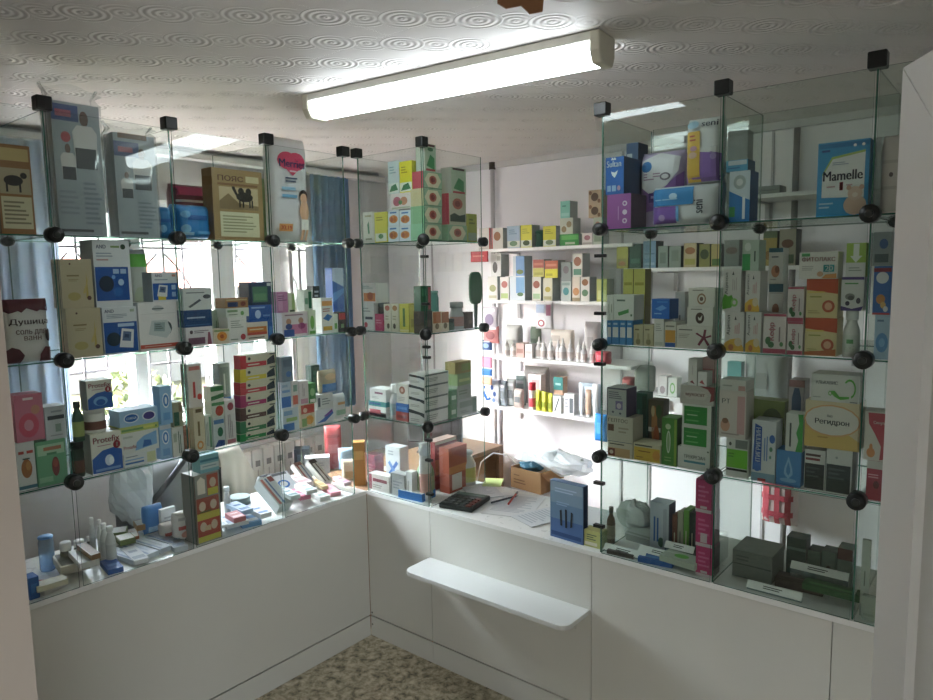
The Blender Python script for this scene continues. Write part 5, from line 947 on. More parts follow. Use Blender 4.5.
item('RM', 'drops_box', 'box', 'blue box with a large pale water drop', (775.8, 451, 801, 490), '4a86bc', [P('86b4d8', (.5, .85), (.66, .5), (.68, .34), (.5, .2), (.32, .34), (.34, .5)), P('4a86bc', (.5, .7), (.58, .5), (.58, .38), (.5, .3), (.42, .38), (.42, .5)), O(.5, .16, .34, .06, '7aaad0'), R(0, 0, 1, .05, '3a70a6')], d=.07)
item('RM', 'drops_box', 'box', 'white and green box with vertical lettering on the water drop box', (785.5, 414, 803, 451), 'd0d4cc', [P('3f9a44', (.6, .0), (1, .0), (1, 1), (.7, 1), (.78, .75), (.62, .5), (.75, .3)), U(.28, .48, .72, .22, '4a5450', 1)], d=.06)
item('RM', 'herb_box', 'box', 'olive green box with a dark round picture at the back', (748, 400, 784, 470), '7a8a4a', [O(.66, .7, .3, .2, '4a5a34'), B(.45, .62, .9, .8, 3, '3a4a2c')], off=.11, d=.06)
item('RM', 'insole_box', 'box', 'box with a blue sole shaped window at the back beside the white snake box', (788, 380, 804, 450), 'b4b0b4', [P('4a6284', (.2, .55), (.2, .82), (.35, .92), (.65, .92), (.8, .82), (.8, .55)), R(0, .93, 1, 1, 'a07a7c')], off=.11, d=.06)
item('RM', 'rehydration_box', 'box', 'white and charcoal box beneath the cream oval box, nearer the serving gap', (804, 450, 825, 494), 'c8cac8', [R(.02, .03, .97, .66, '2e3433'), R(.05, .84, .85, .9, '4a3434'), R(.05, .74, .75, .8, '7a3a3c'), O(.82, .87, .05, .03, 'd8d8d4'), B(.1, .3, .8, .6, 3, '4a5250')], d=.09)
item('RM', 'rehydration_box', 'box', 'white and charcoal box beneath the cream oval box, nearer the last post', (825.6, 450, 852, 497), 'c8cac8', [R(.02, .03, .95, .66, '2e3a3a'), O(.4, .82, .05, .03, '9aa0a0'), B(.1, .3, .8, .6, 3, '4a5656')], sc='2c352f', d=.09)
item('RM', 'rehydration_box', 'box', 'big cream and yellow box with white oval and dark lettering', (804.5, 402, 860, 450), 'd6c8a4', [P('d4b466', (0, 0), (1, 0), (1, .2), (.8, .34), (.4, .38), (0, .5)), O(.5, .6, .52, .34, 'd8a878'), O(.5, .6, .49, .31, 'd6d4cc'), T('Регидрон', .5, .56, .62, .14, '2c3038'), T('био', .46, .7, .1, .06, '5a5a60'), B(.25, .2, .45, .26, 1, 'b09050')], d=.09)
sn = []
for i in range(14):
    a0 = math.radians(140-i*21); a1 = math.radians(140-(i+1)*21); cx, cy, ra, rb = .80, .52, .13, .36; q = lambda a, f: (cx+ra*f*math.cos(a), cy+rb*f*math.sin(a))
    if i < 10: sn.append(P('5fb04a', q(a0, 1), q(a1, 1), q(a1, .78), q(a0, .78)))
sn += [P('5fb04a', (.80, .16), (.80, .24), (.6, .22), (.5, .42), (.44, .42), (.42, .34), (.5, .2), (.62, .1)), O(.41, .32, .04, .09, '5fb04a'), O(.41, .32, .02, .05, 'd8d8d4')]
item('RM', 'gastro_box', 'box', 'white box with a curling green ribbon on the cream oval box', (811, 375, 860, 402), 'd2d4d0', [T('УЛЬКАВИС', .32, .7, .46, .13, '5a6064')]+sn+[R(.82, .03, .97, .06, '5a6468'), B(.05, .1, .3, .2, 1, 'aab0aa')], d=.09)
item('RM', 'flu_remedy_box', 'box', 'red and white box beneath the red curve box behind the last post', (866, 461, 883, 506), 'a83a4c', [R(0, .8, 1, 1, 'ccc8c4'), B(.1, .55, .8, .68, 2, 'd89aa4'), O(.6, .4, .18, .1, '6a2a34')], d=.07)
item('RM', 'flu_remedy_box', 'box', 'white box with a big red curve and orange leaf behind the last post', (864, 412, 886, 461), 'd4cec6', [P('b03a48', (.15, .98), (1, .98), (1, .05), (.75, .02), (.8, .3), (.5, .55), (.2, .75)), T('Синуп', .66, .78, .5, .08, 'e0ccc8'), O(.34, .16, .2, .1, 'd08a54'), O(.34, .28, .08, .07, 'd08a54')], d=.07)
# ---------------------------------------------------------------- counter inside the tinted case
G = 'goods on the counter inside the tinted case'
item('RB', 'drops_box', 'box', 'small yellow green box behind the standing dark blue folder', (583, 531, 601, 549), 'b8bc7a', [B(.2, .4, .8, .8, 3, '5a6a54'), R(.1, .1, .8, .3, 'd8d8c4')], off=.03, d=.05, group=G)
pkl = ('bottom magenta box of the column of three', 'middle magenta box of the column of three', 'top magenta box of the column of three')
py = [580, 547, 513, 480]
for i in range(3):
    item('RB', 'toothpaste_box', 'box', pkl[i], (695.5, py[i+1], 712.5, py[i]), 'b83a70', [R(0, .0, 1, .1, 'c8b8c0'), B(.15, .3, .8, .85, 4, 'd06a98'), R(.3, .12, .7, .4 if i == 1 else .2, 'c8b8c0')], off=.03, d=.07, sc='5a2a44', group=G)
item('RB', 'ear_drops_box', 'box', 'tall white box with blue vertical lettering near the magenta column', (650, 503, 669, 541), 'bcc6d0', [V(.15, .2, .5, .85, 2, '3f6aa8'), O(.6, .2, .16, .1, '4a6a5a'), R(.7, .1, .9, .9, 'a8b0ba')], sc='3a4a68', off=.14, d=.06, group=G)
for i, (a, b, y, c, lab) in enumerate(((672, 677, 515, '6a4034', 'slim brown box in the row behind the price strips'), (677.3, 683, 512, 'a8a894', 'slim pale box in the row behind the price strips'), (683.3, 689, 510, '6aa04a', 'slim lime box in the row behind the price strips'), (689.3, 695, 513, '3a4a44', 'slim dark green box in the row behind the price strips'))):
    item('RB', 'tablet_box', 'box', lab, (a, y, b, 548), c, [V(.3, .2, .7, .8, 1, 'c8c4a8' if i != 1 else '5a5a54')], off=.14, d=.06, group=G)
def strip(label, px0, px1, off, group='white price strips in the tinted case'):
    """a narrow price strip leaning in its holder; px0, px1: its lower corners in the photograph"""
    a = at(px0[0], px0[1], 1, off); b = at(px1[0], px1[1], 1, off); L = (b-a).length; z = HC+.0006
    o = empty('price_strip', ((a.x+b.x)/2, off, z)); tag(o, label, 'price strip', group)
    zz = max((a.z+b.z)/2-z, .008)
    m = MB(); m.box((-L/2, .0, 0), (L/2, .0015, .026), 'e8eae6'); prints(m, [B(.3, .25, .75, .75, 2, '3a3e3c')], lambda u, v, k: (-L/2+u*L, -EPS*k, v*.026), L, .02, 1); m.xf(Matrix.Translation((0, 0, zz)) @ Matrix.Rotation(math.radians(-42), 4, 'X')); m.build('strip', o)
    m = MB(); m.box((-L/2, .006, 0), (L/2, .014, zz+.004), CLEARB); m.build('holder', o)
strip('white price strip nearest the serving gap', (603, 552), (644, 560), .022); strip('white price strip next to the blue flat box', (638, 552), (682, 561), .05); strip('white price strip running behind the magenta column', (664, 547), (693, 554), .09)
strip('white price strip at the glass below the grey carton', (746, 592), (801, 606), .022); strip('white price strip in front of the dark box row', (790, 568), (848, 581), .13)
def rb(name, label, px, size, yaw, col, design=(), **k): flat(name, label, px, size, yaw, col, design, group=G, **k)
rb('tablet_box', 'flat bright blue box beside the green tube box', (652, 566), (.12, .07, .018), 8, '2f62a8', [R(.1, .2, .6, .5, '5a8ac8')])
rb('tablet_box', 'flat pale box with a bright green patch near the magenta column', (678, 571), (.13, .07, .022), -6, 'b4bcae', [O(.5, .5, .2, .25, '6ab04f')])
rb('tablet_box', 'small dark grey box at the glass under the first price strip', (620, 556), (.10, .04, .014), 4, '5a5250', [B(.1, .2, .9, .8, 2, 'a49c98')])
rb('tablet_box', 'grey tilted box between two price strips', (645, 541), (.12, .08, .03), -6, 'a8aca8', [R(.05, .1, .95, .2, '8a8e8a')], tilt=16)
o = empty('paper_bag', at(626, 540, 2, HC)+Vector((0, 0, .0006))); o.location.y += .08; tag(o, 'crumpled pale paper package behind the first price strip', 'package', G)
m = crumple(.075, .05, .06, 21, mat('b4b9b4', .7), .16); zl = min(v[2] for v in m.v); m.xf(Matrix.Translation((0, 0, -zl))); m.build('wrapping', o)
bottle('RB', 'balm_bottle', 'bottle', 'small brown bottle by the black clip of the serving gap post', (605, 508, 613, 540), '6a4a30', '3a2a20', 'a89a84', off=.10, group=G)
item('RB', 'tablet_box', 'carton', 'large grey carton standing low beyond the magenta column', (732, 553, 772, 590), '6f7670', [R(.02, .48, .98, .52, '4a504c'), B(.1, .6, .5, .85, 2, '565c58')], off=.10, d=.14, tc='7c837c', group=G)
item('RB', 'tablet_box', 'box', 'tall dark teal box behind the price strip and grey carton', (786, 538, 806, 572), '1f332e', [R(0, .72, 1, .78, '4a5f58'), R(.1, .1, .5, .4, '2c443e')], off=.17, d=.06, group=G)
for i, (a, b, y, c, lab) in enumerate(((807, 820, 551, '46584e', 'dim green box in the row beyond the dark teal box'), (821, 836, 552, '5a6a60', 'dim grey box with dark emblem in the row beyond the dark teal box'), (837, 853, 549, '6a7a70', 'dim box with maroon top at the end of the row'))):
    item('RB', 'tablet_box', 'box', lab, (a, y, b, 580), c, [O(.5, .4, .25, .25, '34302e')] if i == 1 else [R(0, .75, 1, 1, '5a3434')] if i == 2 else [B(.2, .2, .8, .6, 2, '5f7468')], off=.17, d=.06, group=G)
rb('tablet_box', 'flat dark brown box behind the nearest price strip', (800, 588), (.14, .06, .03), 3, '3a2c28', [B(.1, .3, .9, .6, 1, '5a4a44')])
rb('tablet_box', 'flat green box lying in front of the last tinted post', (832, 603), (.16, .05, .02), 0, '2f5a34', [R(.1, .2, .9, .5, '417a44')])
rb('tablet_box', 'flat grey green box near the end price strip', (825, 590), (.12, .05, .03), -5, '4c5c52', [B(.1, .3, .7, .7, 1, '6a7a70')])
item('RB', 'display_card', 'card', 'narrow white upright board behind the last tinted post', (861, 540, 870, 597), 'b4bcb4', [V(.3, .4, .6, .7, 1, '7a827c')], off=.05, d=.012, group=G)
item('RB', 'tablet_box', 'box', 'pale carton at the foot of the white upright board', (861.5, 597, 876, 623), '9aa49a', [R(.1, .2, .9, .3, '8a948a')], off=.025, d=.02, group=G)
# ---------------------------------------------------------------- back wall shelving, seen through the serving gap
LEAF = lambda c, f: [R(.02, .03, .98, .32, 'd8dccf'), O(.5, .2, .3, .12, f), B(.15, .6, .85, .86, 3, c)]
b1 = [((479.5, 228, 490.5, 250), 'd2ccc4', [O(.5, .35, .3, .2, '8a6a5c'), R(.88, 0, 1, 1, 'b0484c')], 'white box with brown picture at the pipe end of the top board'),
 ((491.5, 228, 503, 250), 'd2ccc4', [O(.5, .6, .3, .22, '9a6a4c'), R(0, 0, .1, 1, 'b0484c')], 'white box with red edge and brown emblem on the top board'),
 ((507, 226, 520, 248), 'a8bccc', LEAF('7a94ac', '6a8a6a'), 'blue and white tea box on the top board'),
 ((520.6, 225, 532, 248), 'd2cc4a', LEAF('a49e38', '4a5a3a'), 'yellow topped box beside the dark green pot on the top board'),
 ((543, 226, 556, 248), 'd2cc4a', LEAF('a49e38', '7a8a6a'), 'yellow topped box between dark green pot and green tea pile'),
 ((559.5, 234, 579, 248), '3f8a48', [R(.1, .5, .95, .9, '5fa85a'), R(.3, .1, .8, .3, 'a8b89a')], 'green tea box low in the pile on the top board'),
 ((560, 218, 573, 233.5), 'c4c8b8', [O(.3, .3, .2, .2, '8a7a5a'), O(.7, .6, .2, .2, '9a8a6a')], 'pale patterned box in the middle of the green tea pile'),
 ((560.3, 201, 570, 217.5), '8ac4b4', [R(.1, .1, .9, .3, 'a8d4c8'), B(.2, .6, .8, .8, 1, '5a9484')], 'pale teal box crowning the green tea pile'),
 ((582, 233, 592.5, 247.5), 'd2ccc8', [O(.5, .6, .3, .22, '9a6a74'), R(.05, .03, .95, .2, 'a8a49c')], 'white box with rose emblem on the top board'),
 ((593.3, 217.5, 602, 247), 'b8c0b0', [O(.5, .75, .3, .1, 'a87a6a'), R(.1, .1, .9, .4, '8a9a84')], 'tall pale box behind the serving gap post on the top board')]
for px, c, ds, lab in b1: item('B1', 'tea_box', 'box', lab, px, c, ds, d=.08, off=.01, sc='a8aeaa')
for i in range(2):
    item('B1', 'tea_box', 'box', ('brown patterned box low in the column by the serving gap post', 'brown patterned box topmost in the column by the serving gap post')[i], (588.5, (204, 190)[i], 601, (217.3, 203.5)[i]), 'b8a48a', [O(.5, .5, .3, .3, '5a4638'), O(.15, .8, .12, .15, '7a5a44'), O(.85, .2, .12, .15, '7a5a44')], d=.08, off=.01)
pot = bottle('B1', 'balm_jar', 'pot', 'dark green rounded pot between two yellow topped boxes', (533, 230, 542, 248), '1f4a3a', '2a5a48', shape='jar', capf=.2, off=.02)
b2 = [((488, 276.5, 497.5, 300), 'd8d4ce', [O(.5, .5, .35, .15, '9a9a6a'), R(.1, .08, .9, .2, 'b8b49a')], 'white box with olive oval at the pipe end of the second board'),
 ((500, 277, 509, 300), 'd8d4ce', [O(.5, .68, .35, .15, 'b06a64'), R(.1, .08, .9, .3, 'a8b87a')], 'white box with pink oval and green foot on the second board'),
 ((509.6, 276, 525, 300), 'cdd4da', [R(.42, .3, .98, .95, '7aa4cc'), O(.7, .25, .2, .08, '5a7a5a')], 'white and light blue box on the second board'),
 ((532, 277, 541, 300), 'd4cfc4', [O(.5, .68, .38, .16, '9a5a4a'), R(.1, .08, .9, .3, '9ab08a')], 'white box with red oval on the second board'),
 ((543, 278, 552.5, 300), 'd0ccb8', [O(.5, .5, .3, .12, 'b0a04a'), R(.1, .05, .9, .2, 'a8a078')], 'pale box with yellow oval on the second board'),
 ((561, 281.5, 571, 301), 'b4bcb8', [O(.5, .5, .3, .2, '4a8a8a'), R(.1, .8, .9, .95, '8a9a94')], 'grey box with teal oval on the second board'),
 ((572, 277, 580, 301), 'd4c8b8', [O(.5, .4, .4, .16, 'b07a4a'), R(.0, .0, 1, .15, '9a8a6a')], 'cream box with orange blot on the second board'),
 ((580.5, 277, 589.5, 301), 'd8d4cc', [O(.5, .78, .36, .14, '9a6a4a'), O(.5, .35, .36, .14, '5a7a5a')], 'white box with brown and green ovals on the second board'),
 ((596.5, 279, 607, 302), 'b4b870', [R(.1, .1, .9, .5, 'c8cc8c')], 'lime box behind the serving gap post on the second board'),
 ((491, 254, 501, 276), 'd8d6d4', [O(.4, .4, .25, .25, '5a5450'), R(.6, .7, .95, .9, 'a8a4a0')], 'white box with dark picture, upper row at the pipe end'),
 ((513, 256, 524.5, 275.5), '7a9cc8', [R(.0, .0, .25, 1, 'cdd4da'), O(.6, .2, .3, .12, '6a7a4a')], 'light blue box, upper row of the second board'),
 ((533, 268, 544, 276.5), 'c0b864', [R(.1, .2, .9, .5, 'a8a050')], 'flat yellow box under a flat red one, nearer the pipe'),
 ((533, 259.5, 544, 267.5), 'a85a4c', [R(.1, .3, .9, .6, 'c07a64')], 'flat red box on a flat yellow one, nearer the pipe'),
 ((544.6, 269, 558, 277.5), 'd2ca3c', [R(.1, .2, .6, .5, 'b0a834')], 'flat bright yellow box under a red one, nearer the gap post'),
 ((544.6, 260.5, 558, 268.5), 'b0624a', [R(.1, .3, .9, .6, 'c8826a')], 'flat red box on a bright yellow one, nearer the gap post'),
 ((561, 262, 571, 281), '8c938f', [O(.5, .6, .3, .2, '7a7074')], 'plain grey box, upper row of the second board'),
 ((572.5, 253.5, 582.5, 276.5), 'd2d0c4', [O(.5, .66, .38, .2, '9a6a54'), R(.1, .08, .9, .34, '5f8a74')], 'tall white box with brown oval, upper row by the gap post')]
for px, c, ds, lab in b2: item('B2', 'tea_box', 'box', lab, px, c, ds, d=.08, off=.01, sc='a4aaa8')
# third board: dropper bottles, pouches
proto = None
xs3 = [(504, 510, 340), (509.5, 515, 341), (533.5, 540, 337), (541, 546.5, 338), (547, 552.5, 337), (553.5, 558.5, 340), (559.5, 566, 338), (566.5, 572, 339), (574, 580, 339), (581, 587, 341), (588.5, 593.5, 341), (594, 598, 343)]
for i, (a, b_, y) in enumerate(xs3):
    t_ = at((a+b_)/2, 360, 1, 1.11); wv = abs(at(b_, 350, 1, 1.11).x-at(a, 350, 1, 1.11).x); hh = at((a+b_)/2, y, 1, 1.11).z-SH1[2]
    if proto is None:
        proto = empty('dropper_bottle', (0, 0, 0)); bb, cc, ll = bottle_parts(.11, .020, 'dcdad8', 'e8e6e4', 'c8bcb8', 'dropper', .5)
        bb.build('body', proto); cc.build('cap', proto); ll.build('label', proto); o = proto
    else: o = copy_tree(proto)
    o.location = (t_.x, 1.11+.012*(i % 3), SH1[2]+.0006); o.scale = (wv/.041, wv/.041, hh/.11)
    tag(o, 'small white dropper bottle with pointed cap in a row on the third back board', 'bottle', 'white dropper bottles on the third back board')
def soft(code, name, cat, label, px, col, design=(), off=.03, d=.05, yaw=0, group=None): return item(code, name, cat, label, px, col, design, off=off, d=d, yaw=yaw, pouch=True, group=group)
soft('B3', 'wipes_pack', 'package', 'red plastic pack at the gap post end of the third board', (594, 351.5, 608, 364), 'c23a48', [R(.2, .3, .8, .7, 'd86a74')], off=.01, d=.06)
soft('B3', 'cotton_bag', 'bag', 'grey transparent bag at the back of the third board', (504, 325, 519, 352), 'b0b0ac', [R(.2, .2, .8, .5, '949690')], off=.14, d=.06)
soft('B3', 'cotton_bag', 'bag', 'greenish pouch at the back of the third board above the bottles', (529, 327, 538, 354), '8a9a88', [R(.2, .3, .8, .6, '6a7a6c')], off=.14, d=.05)
soft('B3', 'cotton_bag', 'bag', 'pale bag at the back of the third board near the gap post', (583, 322, 598, 358), 'c4bebc', [R(.3, .3, .7, .6, 'a8a2a0')], off=.14, d=.06)
soft('B3', 'cotton_bag', 'bag', 'crumpled cream pack lying over the dropper bottles at the back', (549, 330, 572, 355), 'cfc4b8', [R(.1, .6, .5, .8, 'b0a498')], off=.13, d=.05)
item('B3', 'tablet_box', 'box', 'low pinkish box beside the pair of dropper bottles', (516, 343, 524, 354), 'b89a90', [R(.1, .3, .9, .6, '9a746a')], off=.02, d=.05)
item('B3', 'tablet_box', 'box', 'low white box between the pinkish box and the bottle row', (525, 344, 532, 355), 'd4d0cc', [R(.1, .3, .9, .5, 'b0a8a4')], off=.02, d=.05)
for i, (px, c, c2, lab) in enumerate((((483.5, 307, 498, 330), 'c4bcc4', '7a6a84', 'grey and violet nipple pack hanging from the second board end'), ((484, 326, 499, 343), 'c07a78', '8a4a4c', 'rose nipple pack hanging beneath the grey violet one'), ((482.5, 340, 492, 350), '3f5a8a', '8aa4cc', 'small blue pack at the bottom of the hanging strip'))):
    p = at((px[0]+px[2])/2, px[3], 1, 1.05); w = abs(at(px[2], px[1], 1, 1.05).x-at(px[0], px[1], 1, 1.05).x); hgt = at(px[0], px[1], 1, 1.05).z-at(px[0], px[3], 1, 1.05).z
    mb = pouch_mesh(w, .016, hgt, c, [O(.5, .45, .3, .25, c2), R(.1, .8, .9, .92, 'd8d4d4')]); o = mb.build('nipple_pack', None, (p.x, 1.05, p.z)); tag(o, lab, 'pack', 'packs hanging at the board end')
    m = MB(); m.tube([(0, 0, hgt), (0, .004, hgt+.02)], .0012, 'b8b8b8', 5); m.build('hook', o)
def hang(name, label, cat, px, y, col, design, d=.02, group=None):
    p = at((px[0]+px[2])/2, px[3], 1, y); w = abs(at(px[2], px[1], 1, y).x-at(px[0], px[1], 1, y).x); hgt = at(px[0], px[1], 1, y).z-at(px[0], px[3], 1, y).z
    o = pouch_mesh(w, d, hgt, col, design).build(name, None, (p.x, y, p.z)); tag(o, label, cat, group)
    m = MB(); m.tube([(0, 0, hgt-.004), (0, .003, hgt+.018)], .0015, 'b8b8b8', 5); m.build('hook', o); return o
hang('toy_rattle_pack', 'white blister pack with a round rattle hanging from the second board', 'pack', (536, 302, 553, 329), 1.05, 'd4d0d2', [O(.4, .22, .3, .2, 'e4e2e2'), O(.4, .22, .2, .13, 'b05a64'), O(.4, .22, .12, .08, 'e4e2e2'), R(.1, .6, .6, .9, '9aa4b8'), R(.7, .5, .95, .9, '8a5a6c')], d=.02)
hang('paper_tag', 'red paper tag hanging at the end of the top board', 'tag', (471, 251.5, 488, 262), 1.05, 'b8323c', [B(.15, .4, .85, .7, 1, 'd87a74')], d=.006)
o = empty('ribbon_hanger', at(487, 356, 1, 1.048)); tag(o, 'hanging strip of pink, blue and peach cloth loops at the shelving end', 'hanging strip')
for nm, y0_, y1_, c in (('pink_loop', 356, 368, 'e08aa8'), ('blue_loop', 368, 376, '2a72c8'), ('peach_loop', 376, 385, 'e0aa88')):
    pa, pb = at(482, y0_, 1, 1.048), at(492, y1_, 1, 1.048); m = pouch_mesh(pb.x-pa.x, .014, pa.z-pb.z-.002, c); m.xf(Matrix.Translation(Vector(((pa.x+pb.x)/2, 1.048, pb.z))-o.location)); m.build(nm, o)
pa, pb = at(483, 386, 1, 1.048), at(490, 400, 1, 1.048); m = MB(); m.tube([Vector((pa.x+.01, 1.048, pa.z))-o.location, Vector((pa.x+.005, 1.048, (pa.z+pb.z)/2))-o.location, Vector((pb.x-.02, 1.048, pb.z))-o.location, Vector((pb.x, 1.048, pb.z+.01))-o.location], .008, '2a72c8', 8); m.build('blue_cord', o)
# fourth board
item('B4', 'pipette_box', 'box', 'white box with blue figures leaning at the pipe end of the lowest board', (488.5, 380, 498, 403), 'd0d6de', [O(.35, .7, .15, .1, '3a5a9a'), O(.6, .45, .15, .1, '3a5a9a'), O(.5, .2, .15, .08, '6a8ac0')], off=.01, d=.04, yaw=6)
for i, (px, c, lab) in enumerate((((499, 381, 506, 405), '8a949c', 'grey glossy sachet nearest the blue figure box'), ((506, 379, 514, 406), 'a4a8a8', 'grey glossy sachet second along the lowest board'), ((513, 389, 522, 408), 'b0a49c', 'brownish sachet lying in front of grey ones'), ((515, 376, 524, 406), '8a9a98', 'grey green sachet beside the red capped tube'))):
    soft('B4', 'medicine_sachet', 'sachet', lab, px, c, [R(.2, .3, .8, .6, '6a7074'), R(.1, .75, .9, .85, 'c8ccd0')], off=.02+.02*(i % 2)+(.06 if i == 3 else 0), d=.03, yaw=(-8, 5, 0, 8)[i])
bottle('B4', 'cream_tube', 'tube', 'white tube with a red flower shaped cap on the lowest board', (527.5, 383, 533.5, 408), 'd4cac8', 'c83040', 'c04a54', shape='jar', capf=.28, off=.02)
item('B4', 'tablet_box', 'box', 'white and pink box behind the red capped tube', (528, 374.5, 541, 405), 'd8d0cf', [R(.3, .55, .9, .85, 'c09a9a'), R(.1, .1, .8, .3, 'b8bcbc')], off=.09, d=.05)
soft('B4', 'cotton_bag', 'bag', 'grey knotted plastic bag at the back of the lowest board', (522, 367, 546, 405), 'a4a09c', [R(.4, .6, .7, .8, '8a8682')], off=.15, d=.07)
for i in range(5):
    a = 535.5+i*3.1; soft('B4', 'plaster_sachet', 'sachet', ('lime yellow sachet first in the row next to the red capped tube', 'lime yellow sachet second in the row', 'lime yellow sachet in the middle of the row of five', 'lime yellow sachet fourth in the row', 'lime yellow sachet last in the row, next to leaning white boxes')[i], (a, 390+i*.8, a+4.2, 410+i*.5), ('c8c83a', 'a8b03a', 'd0cc4c', '98a034', 'c0c040')[i], [R(.2, .2, .8, .5, '8a942c')], off=.02+.012*(i % 2), d=.012, yaw=(-6, 8)[i % 2])
item('B4', 'tablet_box', 'box', 'white box leaning to the side beside the lime sachets', (551, 396, 562, 411), 'd2d2d0', [P('3a3e40', (.3, .1), (.45, .1), (.9, .9), (.75, .9))], off=.02, d=.04, yaw=-10)
item('B4', 'tablet_box', 'box', 'white box with a black side print on the lowest board', (564, 394, 574, 413), 'd4d4d2', [R(.55, .1, .92, .8, '5a6064'), B(.1, .3, .5, .8, 3, '9a9c9e')], off=.02, d=.05)
item('B4', 'tablet_box', 'box', 'teal topped box at the back of the lowest board', (553.5, 377, 563, 408), 'c8a48a', [R(0, .6, 1, 1, '2f7a78'), B(.2, .7, .8, .85, 1, 'a8ccc8')], off=.12, d=.05)
for i, (a, b_, y, lab) in enumerate(((578, 583, 388, 'grey white ointment tube standing first by the black print box'), (584, 590, 392, 'brown and white ointment tube in the middle of the three'), (591, 597, 386, 'white ointment tube by the blue plastic bag'))):
    t = place('B4', (a, y, b_, 414), .03, .03); w, hh = t[1], t[2]; o = empty('ointment_tube', t[0]); tag(o, lab, 'tube', 'ointment tubes on the lowest back board')
    m = MB(); n = 14; vs = []
    for z, rx, ry in ((0, w*.32, .010), (.02, w*.42, .012), (hh*.7, w*.46, .007), (hh, w*.48, .0012)): vs += [(rx*math.cos(2*PI*k/n), ry*math.sin(2*PI*k/n), z+.012) for k in range(n)]
    m.add(vs, [(j*n+k, j*n+(k+1) % n, (j+1)*n+(k+1) % n, (j+1)*n+k) for j in range(3) for k in range(n)]+[tuple(3*n+k for k in range(n))], ('c8ccd0', 'b89a84', 'dcdcda')[i], True); m.build('tube_body', o)
    m = MB(); m.lathe([(.009, 0), (.009, .0118)], 'e4e4e2', 12); m.build('tube_cap', o)
soft('B4', 'glove_bag', 'bag', 'pale bluish bag behind the ointment tubes', (577, 384, 600, 413), 'aebcc4', [R(.2, .5, .8, .7, '8a9aa4')], off=.13, d=.05)
o = hang('plastic_bag', 'bright blue plastic bag hanging behind the serving gap post', 'bag', (595, 414, 607, 441), 1.03, '2f8ad8', [R(.3, .3, .6, .7, '5aa8e8')], d=.03)
# dim boards behind the tinted case
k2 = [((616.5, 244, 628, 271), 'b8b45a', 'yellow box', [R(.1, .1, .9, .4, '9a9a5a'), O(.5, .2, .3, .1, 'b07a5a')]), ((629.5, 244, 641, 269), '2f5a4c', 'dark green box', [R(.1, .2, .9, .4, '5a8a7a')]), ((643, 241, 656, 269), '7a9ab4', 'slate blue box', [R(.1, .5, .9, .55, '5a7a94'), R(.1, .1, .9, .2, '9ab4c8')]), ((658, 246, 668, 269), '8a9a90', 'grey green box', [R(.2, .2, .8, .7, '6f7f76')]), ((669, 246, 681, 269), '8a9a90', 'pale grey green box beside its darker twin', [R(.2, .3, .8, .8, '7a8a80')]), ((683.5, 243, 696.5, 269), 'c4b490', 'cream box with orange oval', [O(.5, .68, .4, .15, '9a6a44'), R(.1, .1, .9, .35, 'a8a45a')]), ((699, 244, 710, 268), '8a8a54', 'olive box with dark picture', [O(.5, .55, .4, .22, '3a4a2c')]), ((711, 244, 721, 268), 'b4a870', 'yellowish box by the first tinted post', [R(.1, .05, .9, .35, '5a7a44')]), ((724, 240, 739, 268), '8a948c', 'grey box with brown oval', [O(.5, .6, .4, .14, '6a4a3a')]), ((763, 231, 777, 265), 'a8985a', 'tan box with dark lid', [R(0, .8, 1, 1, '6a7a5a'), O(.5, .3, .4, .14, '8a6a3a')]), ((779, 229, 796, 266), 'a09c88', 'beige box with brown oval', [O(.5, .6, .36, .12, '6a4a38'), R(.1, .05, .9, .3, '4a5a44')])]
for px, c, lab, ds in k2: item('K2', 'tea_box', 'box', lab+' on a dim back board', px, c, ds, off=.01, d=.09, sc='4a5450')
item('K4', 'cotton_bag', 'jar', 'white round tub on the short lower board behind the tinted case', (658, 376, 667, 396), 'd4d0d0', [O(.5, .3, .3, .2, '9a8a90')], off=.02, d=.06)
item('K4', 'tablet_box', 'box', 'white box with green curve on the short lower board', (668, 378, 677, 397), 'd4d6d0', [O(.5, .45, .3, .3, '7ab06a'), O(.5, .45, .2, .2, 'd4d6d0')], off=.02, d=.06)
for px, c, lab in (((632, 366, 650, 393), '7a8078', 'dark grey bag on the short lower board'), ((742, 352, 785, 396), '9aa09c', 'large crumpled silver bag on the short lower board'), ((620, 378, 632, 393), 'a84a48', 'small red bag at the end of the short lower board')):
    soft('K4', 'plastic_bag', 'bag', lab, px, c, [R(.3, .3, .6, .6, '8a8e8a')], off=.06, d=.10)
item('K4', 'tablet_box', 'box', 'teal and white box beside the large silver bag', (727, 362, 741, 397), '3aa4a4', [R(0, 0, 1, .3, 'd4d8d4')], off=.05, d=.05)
o = hang('shopping_bag', 'red and white checked plastic bag hanging on the back wall', 'bag', (762, 470, 797, 523), 1.24, 'd8c4c4', [R(.1, .05, .3, .95, 'c0505c'), R(.45, .05, .6, .95, 'c0505c'), R(.75, .05, .9, .95, 'c0505c'), R(.05, .2, .95, .3, 'b84a58'), R(.05, .5, .95, .6, 'b84a58'), R(.05, .75, .95, .83, 'b84a58')], d=.14)
item('K1', 'storage_box', 'box', 'grey white box on the highest dim board', (752, 186, 780, 199), '8a908c', [R(.1, .4, .9, .5, '6a706c')], off=.02, d=.1)

